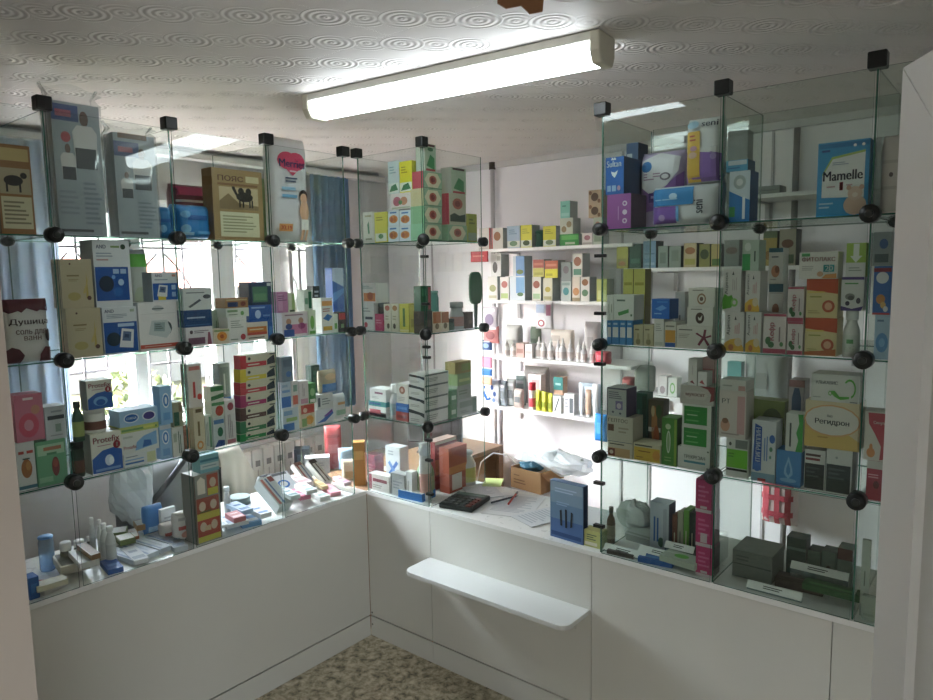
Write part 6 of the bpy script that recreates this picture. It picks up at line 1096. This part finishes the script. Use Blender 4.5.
# ---------------------------------------------------------------- serving gap
ca = at(465, 504, 2, HC); o = empty('calculator', (ca.x, ca.y, HC+.0006), math.radians(12)); o.scale = (1.25, 1.1, 1.2); tag(o, 'dark desk calculator lying on the counter at the serving gap', 'calculator')
m = MB(); m.prism([(-.065, -.085), (.065, -.085), (.065, .085), (-.065, .085)], 0, .018, '262b28'); m.build('case', o, bevel=.004)
m = MB(); m.box((-.055, .045, .0185), (.055, .075, .0195), '4a5a50'); m.build('display', o)
for i in range(5):
    for j in range(4):
        m = MB(); x, y = -.048+i*.024, -.072+j*.027; m.box((x-.009, y-.009, .0185), (x+.009, y+.009, .023), '3f4542' if i < 4 else '6a3a34'); m.build('key', o)
def paper(label, px, size, yaw, col, z0, design=(), thick=.0015):
    flat('paper_sheet', label, px, (size[0], size[1], thick), yaw, col, design, z=HC+z0, cat='paper', group='papers on the serving counter')
paper('white paper sheet lying in the middle of the serving counter', (515, 505), (.21, .297), 18, 'dcdcdc', 0, [B(.1, .15, .9, .9, 14, 'b4b8bc')])
paper('folded grey white paper beside the calculator', (482, 492), (.15, .21), 55, 'd0d2d4', 0, [B(.1, .2, .9, .8, 8, 'aeb2b8')], .004)
paper('white paper with bent corner toward the blue folder', (541, 517), (.15, .21), -20, 'd6d8da', .0022, [B(.1, .1, .9, .85, 9, 'b0b6bc')])
paper('lime green paper near the cardboard box', (493, 484), (.09, .13), 30, 'c4d68a', .0005)
p = at(505, 500, 2, HC+.006); a = at(488, 503, 2, HC+.006); b_ = at(515, 496, 2, HC+.006)
o = empty('pen', p+Vector((0, 0, .0045))); tag(o, 'dark grey pen lying on the white papers', 'pen'); dv = (b_-a)/2
m = MB(); m.tube([-dv, dv*.8], .0045, '3f4348', 8); m.build('barrel', o); m = MB(); m.tube([dv*.8, dv], .0045, 'a8aaac', 8, .001); m.build('tip', o)
p = at(513, 499, 2, HC+.012); a = at(509, 505, 2, HC+.012); b_ = at(518, 493, 2, HC+.012); dv = (b_-a)/2
o = empty('pen', p+Vector((0, 0, .0052))); tag(o, 'red pen crossing the dark grey pen on the papers', 'pen')
m = MB(); m.tube([-dv, dv*.6], .0045, 'b8483a', 8); m.build('barrel', o); m = MB(); m.tube([dv*.6, dv], .0048, '8a8c90', 8); m.build('pen_cap', o)
# cardboard box with a plastic bag in it
p = at(529, 490, 2, HC); o = empty('cardboard_box', (p.x, p.y+.035, HC+.0006), math.radians(-7)); tag(o, 'small open cardboard box on the counter with a clear bag spilling out', 'box')
w, d, hh = .185, .11, .10; kr = mat('b98d63', .8)
m = MB(); t_ = .003
m.box((-w/2, -d/2, 0), (w/2, d/2, t_), kr); m.box((-w/2, -d/2, t_), (w/2, -d/2+t_, hh), kr); m.box((-w/2, d/2-t_, t_), (w/2, d/2, hh), kr); m.box((-w/2, -d/2+t_, t_), (-w/2+t_, d/2-t_, hh), kr); m.box((w/2-t_, -d/2+t_, t_), (w/2, d/2-t_, hh), kr)
prints(m, [B(.1, .22, .55, .5, 2, '8a6242'), R(.1, .62, .3, .68, '8a6242')], lambda u, v, k: (-w/2+u*w, -d/2-EPS*k, v*hh), w, hh, 1)
m.build('carton_wall', o)
m = MB(); m.face([(w/2, -d/2, hh), (w/2, d/2, hh), (w/2+.05, d/2, hh-.03), (w/2+.05, -d/2, hh-.03)], kr); m.face([(w/2+.05, -d/2, hh-.032), (w/2+.05, d/2, hh-.032), (w/2, d/2, hh-.002), (w/2, -d/2, hh-.002)], kr); m.build('flap', o)
BAGM = thin_glass('polythene', (.95, .96, .97), 1.6, .15, .45)
c = crumple(.19, .10, .05, 4, BAGM); zl = min(v[2] for v in c.v)
q = c.build('plastic_bag', None, (p.x+.06, p.y+.15, HC+.0006-zl+.045)); tag(q, 'large crumpled clear plastic bag on and behind the cardboard box', 'bag')
c = crumple(.06, .03, .02, 9, mat('3f6f84', .4)); q = c.build('rubber_glove', None, (p.x-.01, p.y+.03, HC+.105)); tag(q, 'crumpled blue green wrapper in the open cardboard box', 'wrapper')
# standing dark blue folder box
p0, p1 = at(548.5, 541, 1, .02), at(583, 549, 1, .02); tz = at(556, 482, 1, .02).z
L = .145; o = empty('brochure_box', ((p0.x+p1.x)/2, .045, HC+.0006), math.radians(-4)); tag(o, 'dark blue standing box with three brushes pictured at the serving gap', 'box')
hh = tz-HC; w = p1.x-p0.x
m = carton_mesh(w, .03, hh, '5a7696', [R(.02, .0, .98, .99, '4a6896'), R(.02, .34, .98, .99, '64809c'), R(.02, .62, .98, .99, '7890a4'), R(.02, .82, .98, .99, '879bab'), B(.15, .8, .85, .9, 2, 'a4b8d0'), B(.2, .58, .6, .66, 2, '8aa4c4'), P('22282e', (.32, .24), (.38, .24), (.36, .52), (.3, .5)), P('22282e', (.47, .22), (.53, .22), (.52, .54), (.46, .54)), P('22282e', (.62, .24), (.68, .26), (.7, .5), (.64, .52)), R(.05, .05, .95, .12, '2c4a78')], sc='1c2c4c')
m.build('printed_box', o); 

# ---------------------------------------------------------------- on the counter inside the window case
LBG = 'goods on the counter inside the window case'
bottle('LB', 'plastic_cup', 'cup', 'translucent blue plastic cup near the cream jamb', (41, 537, 57, 566), thin_glass('cup_plastic', (.42, .62, .85), 1.0, .1, .25), '5f92c8', off=.22, shape='jar', capf=.06)
lbs = [((90.5, 519, 97, 553), 'first white bottle of the four, tallest looking and farthest from the glass'), ((98.5, 521, 104.5, 554), 'second white bottle of the four on the grey card'), ((102, 525, 110.5, 556), 'third white bottle of the four on the grey card'), ((107.5, 528, 118, 557), 'fourth white bottle, nearest the glass')]
for i, (px, lab) in enumerate(lbs): bottle('LB', 'white_bottle', 'bottle', lab, px, 'd4d6d4', 'e6e6e4', 'c4c8c6', off=(.20, .18, .14, .10)[i], neck=.55, capf=.14, group='white bottles on the counter card').location.z += .0042
for i, (px, lab) in enumerate((((62, 543, 74, 562), 'white lidded grey jar nearest the blue cup'), ((76, 541, 87, 558), 'white lidded grey jar next to the bottle card'), ((88, 537, 95, 551), 'white lidded grey jar behind the four bottles'))): bottle('LB', 'lidded_jar', 'jar', lab, px, '6a6c66', 'dcdcd8', off=(.18, .22, .30)[i], shape='jar', capf=.3)
item('LB', 'tablet_box', 'box', 'saturated blue box standing at the glass by the cream jamb', (29, 577, 40, 606), '1f5ea8', [R(.2, .3, .8, .7, '3a7ac4')], off=.03, d=.05)
def lb(label, px, size, yaw, col, ds=(), name='tablet_box', **k): flat(name, label, px, size, yaw, col, ds, group=LBG, **k)
lb('white packet with a red swirl lying by the blue box', (45, 588), (.11, .09, .02), 20, 'd6d2d0', [P('b8484a', (.1, .2), (.9, .5), (.7, .8), (.2, .6))])
lb('flat cream box at the glass near the red swirl packet', (58, 597), (.09, .05, .018), 86, 'cdc8ae')
lb('open pale cardboard tray near the first post', (72, 572), (.09, .14, .03), 80, 'b4b0a0', [R(.06, .06, .94, .94, '5a5a50')])
lb('long white box behind the first post', (90, 578), (.06, .15, .02), 82, 'd4d6d4')
lb('grey card under the four white bottles', (106, 556), (.16, .13, .003), 85, '9a9c94', [R(.04, .04, .96, .96, '7f8078')])
lb('long brown box in front of the bottle card', (100, 580), (.03, .14, .018), 86, '8a6a4c')
lb('flat blue box in front of the bottle card', (116, 571), (.05, .11, .018), 80, '2a5ca4', [R(.2, .3, .8, .5, '6a94cc')])
wb = [('first', .0), ('second', .055), ('third', .11), ('fourth', .165)]
for i, (nm, dx) in enumerate(wb):
    pp = at(152, 552, 2, HC); mb = MB(); mb.box((-.085, -.024, 0), (.085, .024, .018), 'c4ccd6'); prints(mb, [R(.03, .1, .97, .3, '7f94b0'), R(.1, .55, .8, .7, 'a8b4c4')], lambda u, v, k: (-.085+u*.17, -.024+v*.048, .018+EPS*k), .17, .048, 1)
    o = mb.build('tablet_box', None, (pp.x-.02-i*.01, pp.y-.09+dx, HC+.0006), math.radians(8)); tag(o, nm+' of four pale blue flat boxes side by side, counted from the cream jamb', 'box', LBG)
for i, (px, c, lab) in enumerate((((131, 540), 'a8643c', 'orange brown box with white lid near the coat'), ((126, 548), '6f7a4a', 'small green edged box near the coat'), ((143, 533), 'b08a5c', 'tan box with white lid near the coat'), ((120, 541), '7a8a5c', 'low olive box behind the white bottles'))):
    lb(lab, px, (.055, .07, .022), (70, 80, 75, 60)[i], c, [R(.05, .05, .95, .95, 'd8d6d0')])
item('LB', 'wipes_pack', 'package', 'blue pack with white band standing behind the red white packs', (146, 506, 165, 524), '3a7cc0', [R(.1, .1, .9, .3, 'a8c8e4')], off=.27, d=.06, pouch=True)
item('LB', 'tablet_box', 'box', 'white card box beside the blue pack near the coat', (161, 508, 176, 527), 'd2d4d6', [B(.2, .4, .8, .7, 2, 'a4a8ac')], off=.24, d=.02)
item('LB', 'bandage_pack', 'package', 'white pack with red printing behind the orange tower box', (177, 512, 195, 551), 'd4cfcc', [R(.1, .42, .9, .55, 'b0524c'), O(.5, .25, .3, .12, 'c08a80'), R(.1, .75, .8, .85, 'a8a4a4')], off=.10, d=.06, pouch=True)
item('LB', 'bandage_pack', 'package', 'smaller white pack with red printing nearer the four bottles', (164, 524, 177, 549), 'c8c4c2', [R(.1, .3, .9, .5, 'a84a46'), O(.5, .2, .3, .12, '9a3a3a')], off=.16, d=.06, pouch=True)
tw = [R(0, 0, .04, 1, '5a4a40'), R(.06, .40, .94, .66, '9a4a38'), R(.06, .02, .94, .4, 'a8493a'), R(.06, .02, .94, .1, 'b8b04a'), R(.06, .34, .94, .44, 'c0b44c'), R(.5, .68, .94, .98, 'a8503a'), R(.52, .68, .92, .78, 'c4bc4c'), P('d8cfc0', (.12, .72), (.42, .72), (.42, .92), (.27, .97), (.12, .92)), O(.27, .24, .13, .07, 'c8b4a0'), O(.7, .24, .13, .07, 'c8b4a0'), O(.27, .54, .13, .07, 'c8b4a0'), O(.7, .54, .13, .07, 'c8b4a0'), O(.72, .86, .13, .07, 'c8b4a0'), B(.15, .44, .85, .48, 1, '5a6a34')]
item('LB', 'baby_food_box', 'box', 'tall tower box with orange and lime picture panels at the glass', (195, 473, 221, 548), '8a8a84', tw, off=.02, d=.09, sc='7f7f7a')
item('LB', 'baby_food_box', 'box', 'teal and white pack lying on top of the tower box', (200, 454, 219, 473), '7fb0b8', [R(0, .62, 1, .75, '3f7a8c'), R(0, .2, 1, .5, 'c4d0d0'), B(.1, .28, .9, .42, 1, '8aa0a4')], off=.03, d=.06)
bottle('LB', 'white_bottle', 'bottle', 'slim white bottle just behind the tower box', (226, 487, 232, 512), 'd2d4d4', 'e2e4e4', off=.20, neck=.7)
bottle('LB', 'lidded_jar', 'jar', 'squat grey green jar behind the leaning white box', (236, 498, 256, 518), '7a8c8a', '8a9a98', off=.27, shape='jar', capf=.2)
def lean(label, px, size, tilt, yaw, col, ds): flat('tablet_box', label, px, size, yaw, col, ds, group=LBG, tilty=tilt, nudge=False)
lean('large white box leaning with a red and blue stripe near the third post', (272, 509), (.17, .075, .05), 34, 4, 'c4cac8', [R(.05, .1, .95, .28, 'b06a60'), R(.05, .4, .95, .52, '5a7090'), R(.02, .6, .2, .95, '8a3f3a')])
lean('white box with a blue ring leaning behind the leaning striped box', (282, 495), (.13, .10, .04), 30, -6, 'd0d4d8', [O(.6, .45, .2, .3, '2f6ab0'), O(.6, .45, .13, .2, 'd0d4d8'), R(.02, .1, .15, .9, '5a5a5e')])
lean('white box with black bands leaning toward the corner', (318, 484), (.15, .05, .03), 38, 6, 'd0d0cc', [R(.05, .1, .95, .25, '34383c'), R(.05, .55, .95, .7, '6a4a44'), R(.0, .1, .16, .95, '3a3230')])
lean('white and rose box leaning next to the black banded one', (303, 487), (.15, .05, .03), 38, 3, 'ccc6c2', [R(.05, .2, .95, .4, 'a0524e'), R(.05, .65, .95, .8, '6a7a94'), R(.0, .1, .14, .95, '7a4a44')])
lean('grey white box with dark lettering leaning by the cream coat', (262, 491), (.12, .07, .03), 28, -4, 'bfc2c0', [R(.1, .3, .8, .6, '6a6c70'), R(.02, .1, .1, .9, '4a4a4e')])
for i, (px, c, c2, sz, lab) in enumerate((((330, 492), 'd4909c', 'e0b0b8', (.05, .15, .018), 'long pink flat box nearest the counter corner'), ((318, 489), 'c9b48a', '9a7a4a', (.03, .17, .016), 'thin tan flat box beside the pink one'), ((318, 497), 'd2d4cf', '8a9a94', (.05, .14, .02), 'white flat box with green line at the corner end'), ((300, 500), 'b05a74', 'd8a0b4', (.05, .15, .018), 'magenta flat box at the glass near the corner'), ((300, 491), 'c8b8b8', 'a07a7c', (.06, .16, .02), 'pinkish white flat box behind the magenta one'), ((286, 503), 'a4b0ae', '6a7a84', (.04, .14, .018), 'grey green flat box beside the magenta one'), ((250, 523), '6a98c4', 'd4dadc', (.08, .14, .02), 'light blue flat box before the leaning striped box'), ((246, 532), 'd2d6da', '8aa0b8', (.09, .15, .015), 'white leaflet box at the glass before the third post'), ((236, 528), 'c07a7c', 'e0c0bc', (.05, .09, .02), 'rose flat box beside the tower box'), ((228, 540), 'dfe2e4', 'b4bcc4', (.09, .12, .01), 'bright white flat packet at the glass beside the tower box'))):
    lb(lab, px, sz, 76+(i*37 % 11)-5, c, [R(.08, .1, .92, .35, c2), R(.2, .6, .8, .75, c2)])

for i, (px, c, c2, sz, lab) in enumerate((((342, 490), 'e0c4c8', 'c86a80', (.035, .13, .016), 'narrow pale rose flat box touching the counter corner'), ((308, 504), 'd6d6d2', '7a94a8', (.05, .13, .018), 'white flat box with a slate line near the magenta one'), ((292, 510), 'b8c4c0', '4a6a6c', (.045, .12, .018), 'pale teal flat box at the glass past the third post'), ((262, 520), 'd4d6d8', '6a88b0', (.05, .13, .02), 'white flat box with blue line before the third post'), ((240, 520), 'a8c0d8', '3f6a9c', (.05, .14, .018), 'sky blue flat box behind the tower box'), ((216, 545), 'c8b090', '5a4a3a', (.04, .08, .018), 'tan flat box at the foot of the tower box'), ((180, 548), 'c4cad0', '8a9aac', (.05, .15, .018), 'grey blue flat box beside the white red printed pack'), ((138, 560), 'd8dadc', '9aa4b0', (.05, .16, .016), 'white flat box at the glass after the bottle card'))):
    lb(lab, px, sz, 80+(i*29 % 13)-6, c, [R(.08, .1, .92, .3, c2), R(.2, .55, .8, .7, c2)])
# ---------------------------------------------------------------- behind the counters
# office chair with two garments
ch = empty('office_chair', (-.86, -.55, 0), -PI/2); tag(ch, 'dark office chair behind the window case under the draped garments', 'chair')
dk = mat('2c2e30', .6)
m = MB(); m.box((-.22, -.22, .44), (.22, .22, .52), dk); m.build('seat', ch, bevel=.03)
m = MB(); m.box((-.22, .20, .56), (.22, .25, .82), dk); m.build('backrest', ch, bevel=.02)
m = MB(); m.tube([(0, .1, .44), (0, .225, .5), (0, .225, .60)], .018, dk); m.build('back_bar', ch)
m = MB(); m.tube([(0, 0, .08), (0, 0, .44)], .025, '6a6c6e', 12); m.build('gas_column', ch)
for k in range(5):
    a = 2*PI*k/5; m = MB(); m.tube([(0, 0, .10), (.26*math.cos(a), .26*math.sin(a), .065)], .02, dk, 8, .014); lg = m.build('leg', ch)
    m = MB(); m.lathe([(.026, -.02), (.026, .02)], '1c1d1e', 12); m.xf(Matrix.Translation((.26*math.cos(a), .26*math.sin(a), .027)) @ Matrix.Rotation(PI/2, 4, 'X') ); m.build('caster', lg)
def drape(name, label, y0, y1, x, ztop, zf, zb, col, slope0, slope1, seed):
    """a garment hung over the chair back: falls in front (towards +x) and behind"""
    rr = random.Random(seed); n = 26; prof = []
    vs = []; fs = []; K = 11
    for s in (0, 1):
        for i in range(n+1):
            u = i/n; y = y0+(y1-y0)*u; zt = ztop-slope0*max(0, .5-u)**1.4-slope1*max(0, u-.5)**1.4
            wv = .018*math.sin(11*u+seed)+.010*math.sin(23*u+seed*2)
            for j in range(K):
                t = j/(K-1)
                if t < .45: q = t/.45; px = x+.07+wv*(1-q)+.015*(1-q); pz = zf+(zt-.03-zf)*q+.015*math.sin(9*u)*(1-q)
                elif t <= .55: q = (t-.45)/.1; px = x+.07*math.cos(PI*q); pz = zt-.03+.03*math.sin(PI*q)
                else: q = (t-.55)/.45; px = x-.07+wv*q; pz = zt-.03+(zb-zt+.03)*q
                vs.append((px-(.006 if s else 0)*(1 if t < .5 else -1), y, pz-(.006 if s and .4 < t < .6 else 0)))
    off = (n+1)*K
    for i in range(n):
        for j in range(K-1):
            a = i*K+j; f = (a, a+K, a+K+1, a+1); fs.append(f); fs.append(tuple(k+off for k in reversed(f)))
    m = MB(); m.add(vs, fs, mat(col, .85), True); o = m.build(name); tag(o, label, 'garment', 'garments over the chair back'); return o
o = drape('grey_jacket', 'grey jacket hanging over the chair back behind the window case', -.86, -.44, -.635, .935, .55, .58, '8a8c8e', .30, .05, 2)
m = MB(); pa, pb = at(147, 509, 0, -.545), at(190, 452, 0, -.545); m.tube([pa, (pa+pb)/2+Vector((.004, 0, 0)), pb], .013, '45484c', 8); m.build('strap', o)
o = drape('cream_coat', 'cream coat hanging beside the grey jacket over the chair back', -.41, -.18, -.635, .945, .55, .58, 'cfcabf', .02, .75, 5)
q = crumple(.07, .09, .15, 12, thin_glass('grey_polythene', (.5, .52, .54), 1.5, .2, .55), .18); zl = min(v[2] for v in q.v)
o = q.build('plastic_bag', None, at(132, 487, 0, -.49)); tag(o, 'shiny grey plastic bag hanging beside the grey jacket', 'bag')
m = MB(); v = Vector((0, 0, 0)); m.tube([(-.0, .03, .12), (-.03, .10, .20), (-.06, .20, .22), (-.06, .26, .20)], .006, '8a8c8e', 6); m.build('bag_handle', o)
# desk with small things in the corner
dz = .70
dk_ = empty('corner_desk', (-.25, .62, 0)); tag(dk_, 'brown wooden desk in the corner behind the counters', 'desk')
WD = laminate('brown_wood', '8a6a4c', .5)
m = MB(); m.box((-.20, -.60, dz-.025), (.20, .55, dz), WD); m.build('desk_top', dk_, bevel=.003)
for sx in (-.185, .165):
    for sy in (-.585, .515): m = MB(); m.box((sx, sy, .001), (sx+.03, sy+.04, dz-.026), WD); m.build('leg', dk_)
m = MB(); m.box((-.165, .51, .3), (.165, .525, dz-.026), WD); m.build('modesty_panel', dk_)
def on_desk(name, cat, label, px, size, col, ds=(), yaw=0, pouch=False):
    p = at(px[0], px[1], 2, dz); w, d, h = size
    mb = pouch_mesh(w, d, h, col, ds) if pouch else carton_mesh(w, d, h, col, ds)
    o = mb.build(name, None, (p.x, p.y, dz+.0006), math.radians(45+yaw)); tag(o, label, cat, 'things on the corner desk'); return o
def standing(name, cat, label, px, x, size, col, ds=(), yaw=60, pouch=False, base=None):
    p = at(px[0], px[1], 0, x); w, d, h = size
    mb = pouch_mesh(w, d, h, col, ds) if pouch else carton_mesh(w, d, h, col, ds)
    o = mb.build(name, None, (p.x, p.y, p.z if base is None else base), math.radians(yaw)); tag(o, label, cat, 'things on the low stand by the radiator'); return o
# low stand by the radiator
ls = empty('side_table', (-.715, .62, 0)); tag(ls, 'low brown side table between radiator and corner desk', 'table')
m = MB(); m.box((-.24, -.34, .555), (.24, .40, .58), WD); m.build('table_top', ls)
for sx in (-.22, .18):
    for sy in (-.32, .34): m = MB(); m.box((sx, sy, .001), (sx+.04, sy+.04, .554), WD); m.build('leg', ls)
bz = .5806
def on_side(name, cat, label, px, size, col, ds=(), yaw=50, pouch=False):
    p = at(px[0], px[1], 2, bz); w, d, h = size
    mb = pouch_mesh(w, d, h, col, ds) if pouch else carton_mesh(w, d, h, col, ds)
    o = mb.build(name, None, (p.x, p.y, bz), math.radians(yaw)); tag(o, label, cat, 'things on the low side table'); return o
on_side('paper_tray', 'box', 'pale blue white box with papers beside the red bag', (318, 478), (.14, .08, .13), 'c4ccd8', [B(.2, .6, .8, .8, 2, '9aa6b8')])
on_side('folder_box', 'box', 'dark navy box behind the pale blue box', (303, 474), (.09, .08, .16), '2f3a4a', [R(.2, .5, .8, .8, '5a6a80')])
on_side('cloth_bag', 'bag', 'rose red bag standing near the corner desk', (334, 469), (.10, .08, .27), 'c0565c', [R(.2, .4, .8, .6, 'd07a7c'), R(.1, .75, .9, .82, 'a04048')], pouch=True)
on_side('cloth_bag', 'bag', 'light blue plastic bag beside the rose red one', (347, 476), (.09, .07, .17), '9ab4d0', [R(.2, .3, .8, .5, 'c0d0e0')], pouch=True)
on_desk('tablet_box', 'box', 'ochre brown box standing on the corner desk', (360, 484), (.06, .06, .22), 'a47a40', [R(.1, .6, .9, .8, 'c09a5a')])
on_desk('cotton_bag', 'bag', 'clear bag with bread coloured contents on the corner desk', (352, 480), (.10, .06, .11), 'b8ac9a', [R(.2, .2, .8, .5, 'a08a6a')], pouch=True)
on_desk('tablet_box', 'box', 'orange topped white box on the corner desk beside the monitor', (388, 478), (.18, .08, .05), 'd8cfc4', [R(0, .55, 1, .95, 'd08a4a')], yaw=-20)
# monitor seen from behind
mo = empty('monitor', (-.275, .80, dz+.0006), math.radians(24)); tag(mo, 'dark grey computer monitor on the corner desk seen through the corner case', 'monitor')
gm = mat('4a4e50', .5)
m = MB(); m.box((-.165, -.015, .055), (.165, .02, .285), gm); m.build('screen_housing', mo, bevel=.006)
m = MB(); m.box((-.155, -.0165, .065), (.155, -.0155, .275), mat('15181a', .15)); m.build('screen', mo)
m = MB(); m.tube([(0, .03, .01), (0, .03, .16)], .02, gm, 10); m.build('neck', mo)
m = MB(); m.prism([(-.1, -.05), (.1, -.05), (.1, .09), (-.1, .09)], .0, .012, gm); m.build('stand_foot', mo, bevel=.003)
# cable loop behind the box
m = MB(); pa = [at(477, 482, 1, .55), at(481, 462, 1, .56), at(493, 453, 1, .58), at(507, 455, 1, .6), at(516, 464, 1, .6), at(519, 474, 1, .6)]
m.tube(pa, .003, 'a8a4a0', 6); o = m.build('power_cable'); tag(o, 'thin grey cable looping behind the counter by the cardboard box', 'cable')

# ================================================================== light
wd = bpy.data.worlds.new('sky'); SC.world = wd; wd.use_nodes = True
nt = wd.node_tree; bg = nt.nodes['Background']
sky = nt.nodes.new('ShaderNodeTexSky'); sky.sky_type = 'NISHITA'; sky.sun_disc = False; sky.sun_elevation = math.radians(48); sky.sun_rotation = math.radians(200); sky.air_density = 1.2; sky.dust_density = 5
mix = nt.nodes.new('ShaderNodeMix'); mix.data_type = 'RGBA'; mix.inputs[0].default_value = .85; mix.inputs[7].default_value = (.96, .98, 1.0, 1)
nt.links.new(sky.outputs[0], mix.inputs[6])
# overcast: the cloud layer grows brighter towards the zenith
tcw = nt.nodes.new('ShaderNodeTexCoord'); sep = nt.nodes.new('ShaderNodeSeparateXYZ'); nt.links.new(tcw.outputs['Generated'], sep.inputs[0])
mrw = nt.nodes.new('ShaderNodeMapRange'); mrw.inputs[1].default_value = 0; mrw.inputs[2].default_value = .8; mrw.inputs[3].default_value = .22; mrw.inputs[4].default_value = 1.0
nt.links.new(sep.outputs[2], mrw.inputs[0])
mul = nt.nodes.new('ShaderNodeVectorMath'); mul.operation = 'SCALE'; nt.links.new(mix.outputs[2], mul.inputs[0]); nt.links.new(mrw.outputs[0], mul.inputs['Scale'])
# bright sky lobe added to push daylight through the window onto the back wall
nrm = nt.nodes.new('ShaderNodeVectorMath'); nrm.operation = 'NORMALIZE'; nt.links.new(tcw.outputs['Generated'], nrm.inputs[0])
dot = nt.nodes.new('ShaderNodeVectorMath'); dot.operation = 'DOT_PRODUCT'; nt.links.new(nrm.outputs[0], dot.inputs[0]); dot.inputs[1].default_value = Vector((-.60, -.66, .46)).normalized()
lob = nt.nodes.new('ShaderNodeMapRange'); lob.interpolation_type = 'SMOOTHSTEP'; lob.inputs[1].default_value = .55; lob.inputs[2].default_value = .97; lob.inputs[3].default_value = .16; lob.inputs[4].default_value = 1.15
nt.links.new(dot.outputs['Value'], lob.inputs[0])
mu3 = nt.nodes.new('ShaderNodeVectorMath'); mu3.operation = 'SCALE'; nt.links.new(mul.outputs[0], mu3.inputs[0]); nt.links.new(lob.outputs[0], mu3.inputs['Scale'])
nt.links.new(mu3.outputs[0], bg.inputs[0])
bg.inputs[1].default_value = 40
# portal in the window opening: guides the daylight, gives no light itself
pl = bpy.data.lights.new('window_portal', 'AREA'); pl.shape = 'RECTANGLE'; pl.size = WIN[3]-WIN[2]; pl.size_y = WIN[1]-WIN[0]; pl.cycles.is_portal = True
po = bpy.data.objects.new('window_portal', pl); COL.objects.link(po); po.location = (WX-.22, 0, (WIN[2]+WIN[3])/2); po.rotation_euler = (0, -PI/2, 0)
p2 = bpy.data.lights.new('fill_gap_portal', 'AREA'); p2.shape = 'RECTANGLE'; p2.size = FILL_GAP[1]-FILL_GAP[0]; p2.size_y = FILL_GAP[2]; p2.cycles.is_portal = True  # sampling portal in the added entrance gap
o2 = bpy.data.objects.new('fill_gap_portal', p2); COL.objects.link(o2); o2.location = (3.65, (FILL_GAP[0]+FILL_GAP[1])/2, FILL_GAP[2]/2); o2.rotation_euler = (PI/2, 0, PI/2)
# ================================================================== view
vs = SC.view_settings; vs.view_transform = 'Standard'; vs.look = 'None'; vs.exposure = 1.72; vs.gamma = 1; vs.use_curve_mapping = False
cy = SC.cycles; cy.transparent_max_bounces = 64; cy.max_bounces = 10; cy.diffuse_bounces = 6; cy.glossy_bounces = 4; cy.transmission_bounces = 8; cy.caustics_reflective = False; cy.caustics_refractive = False
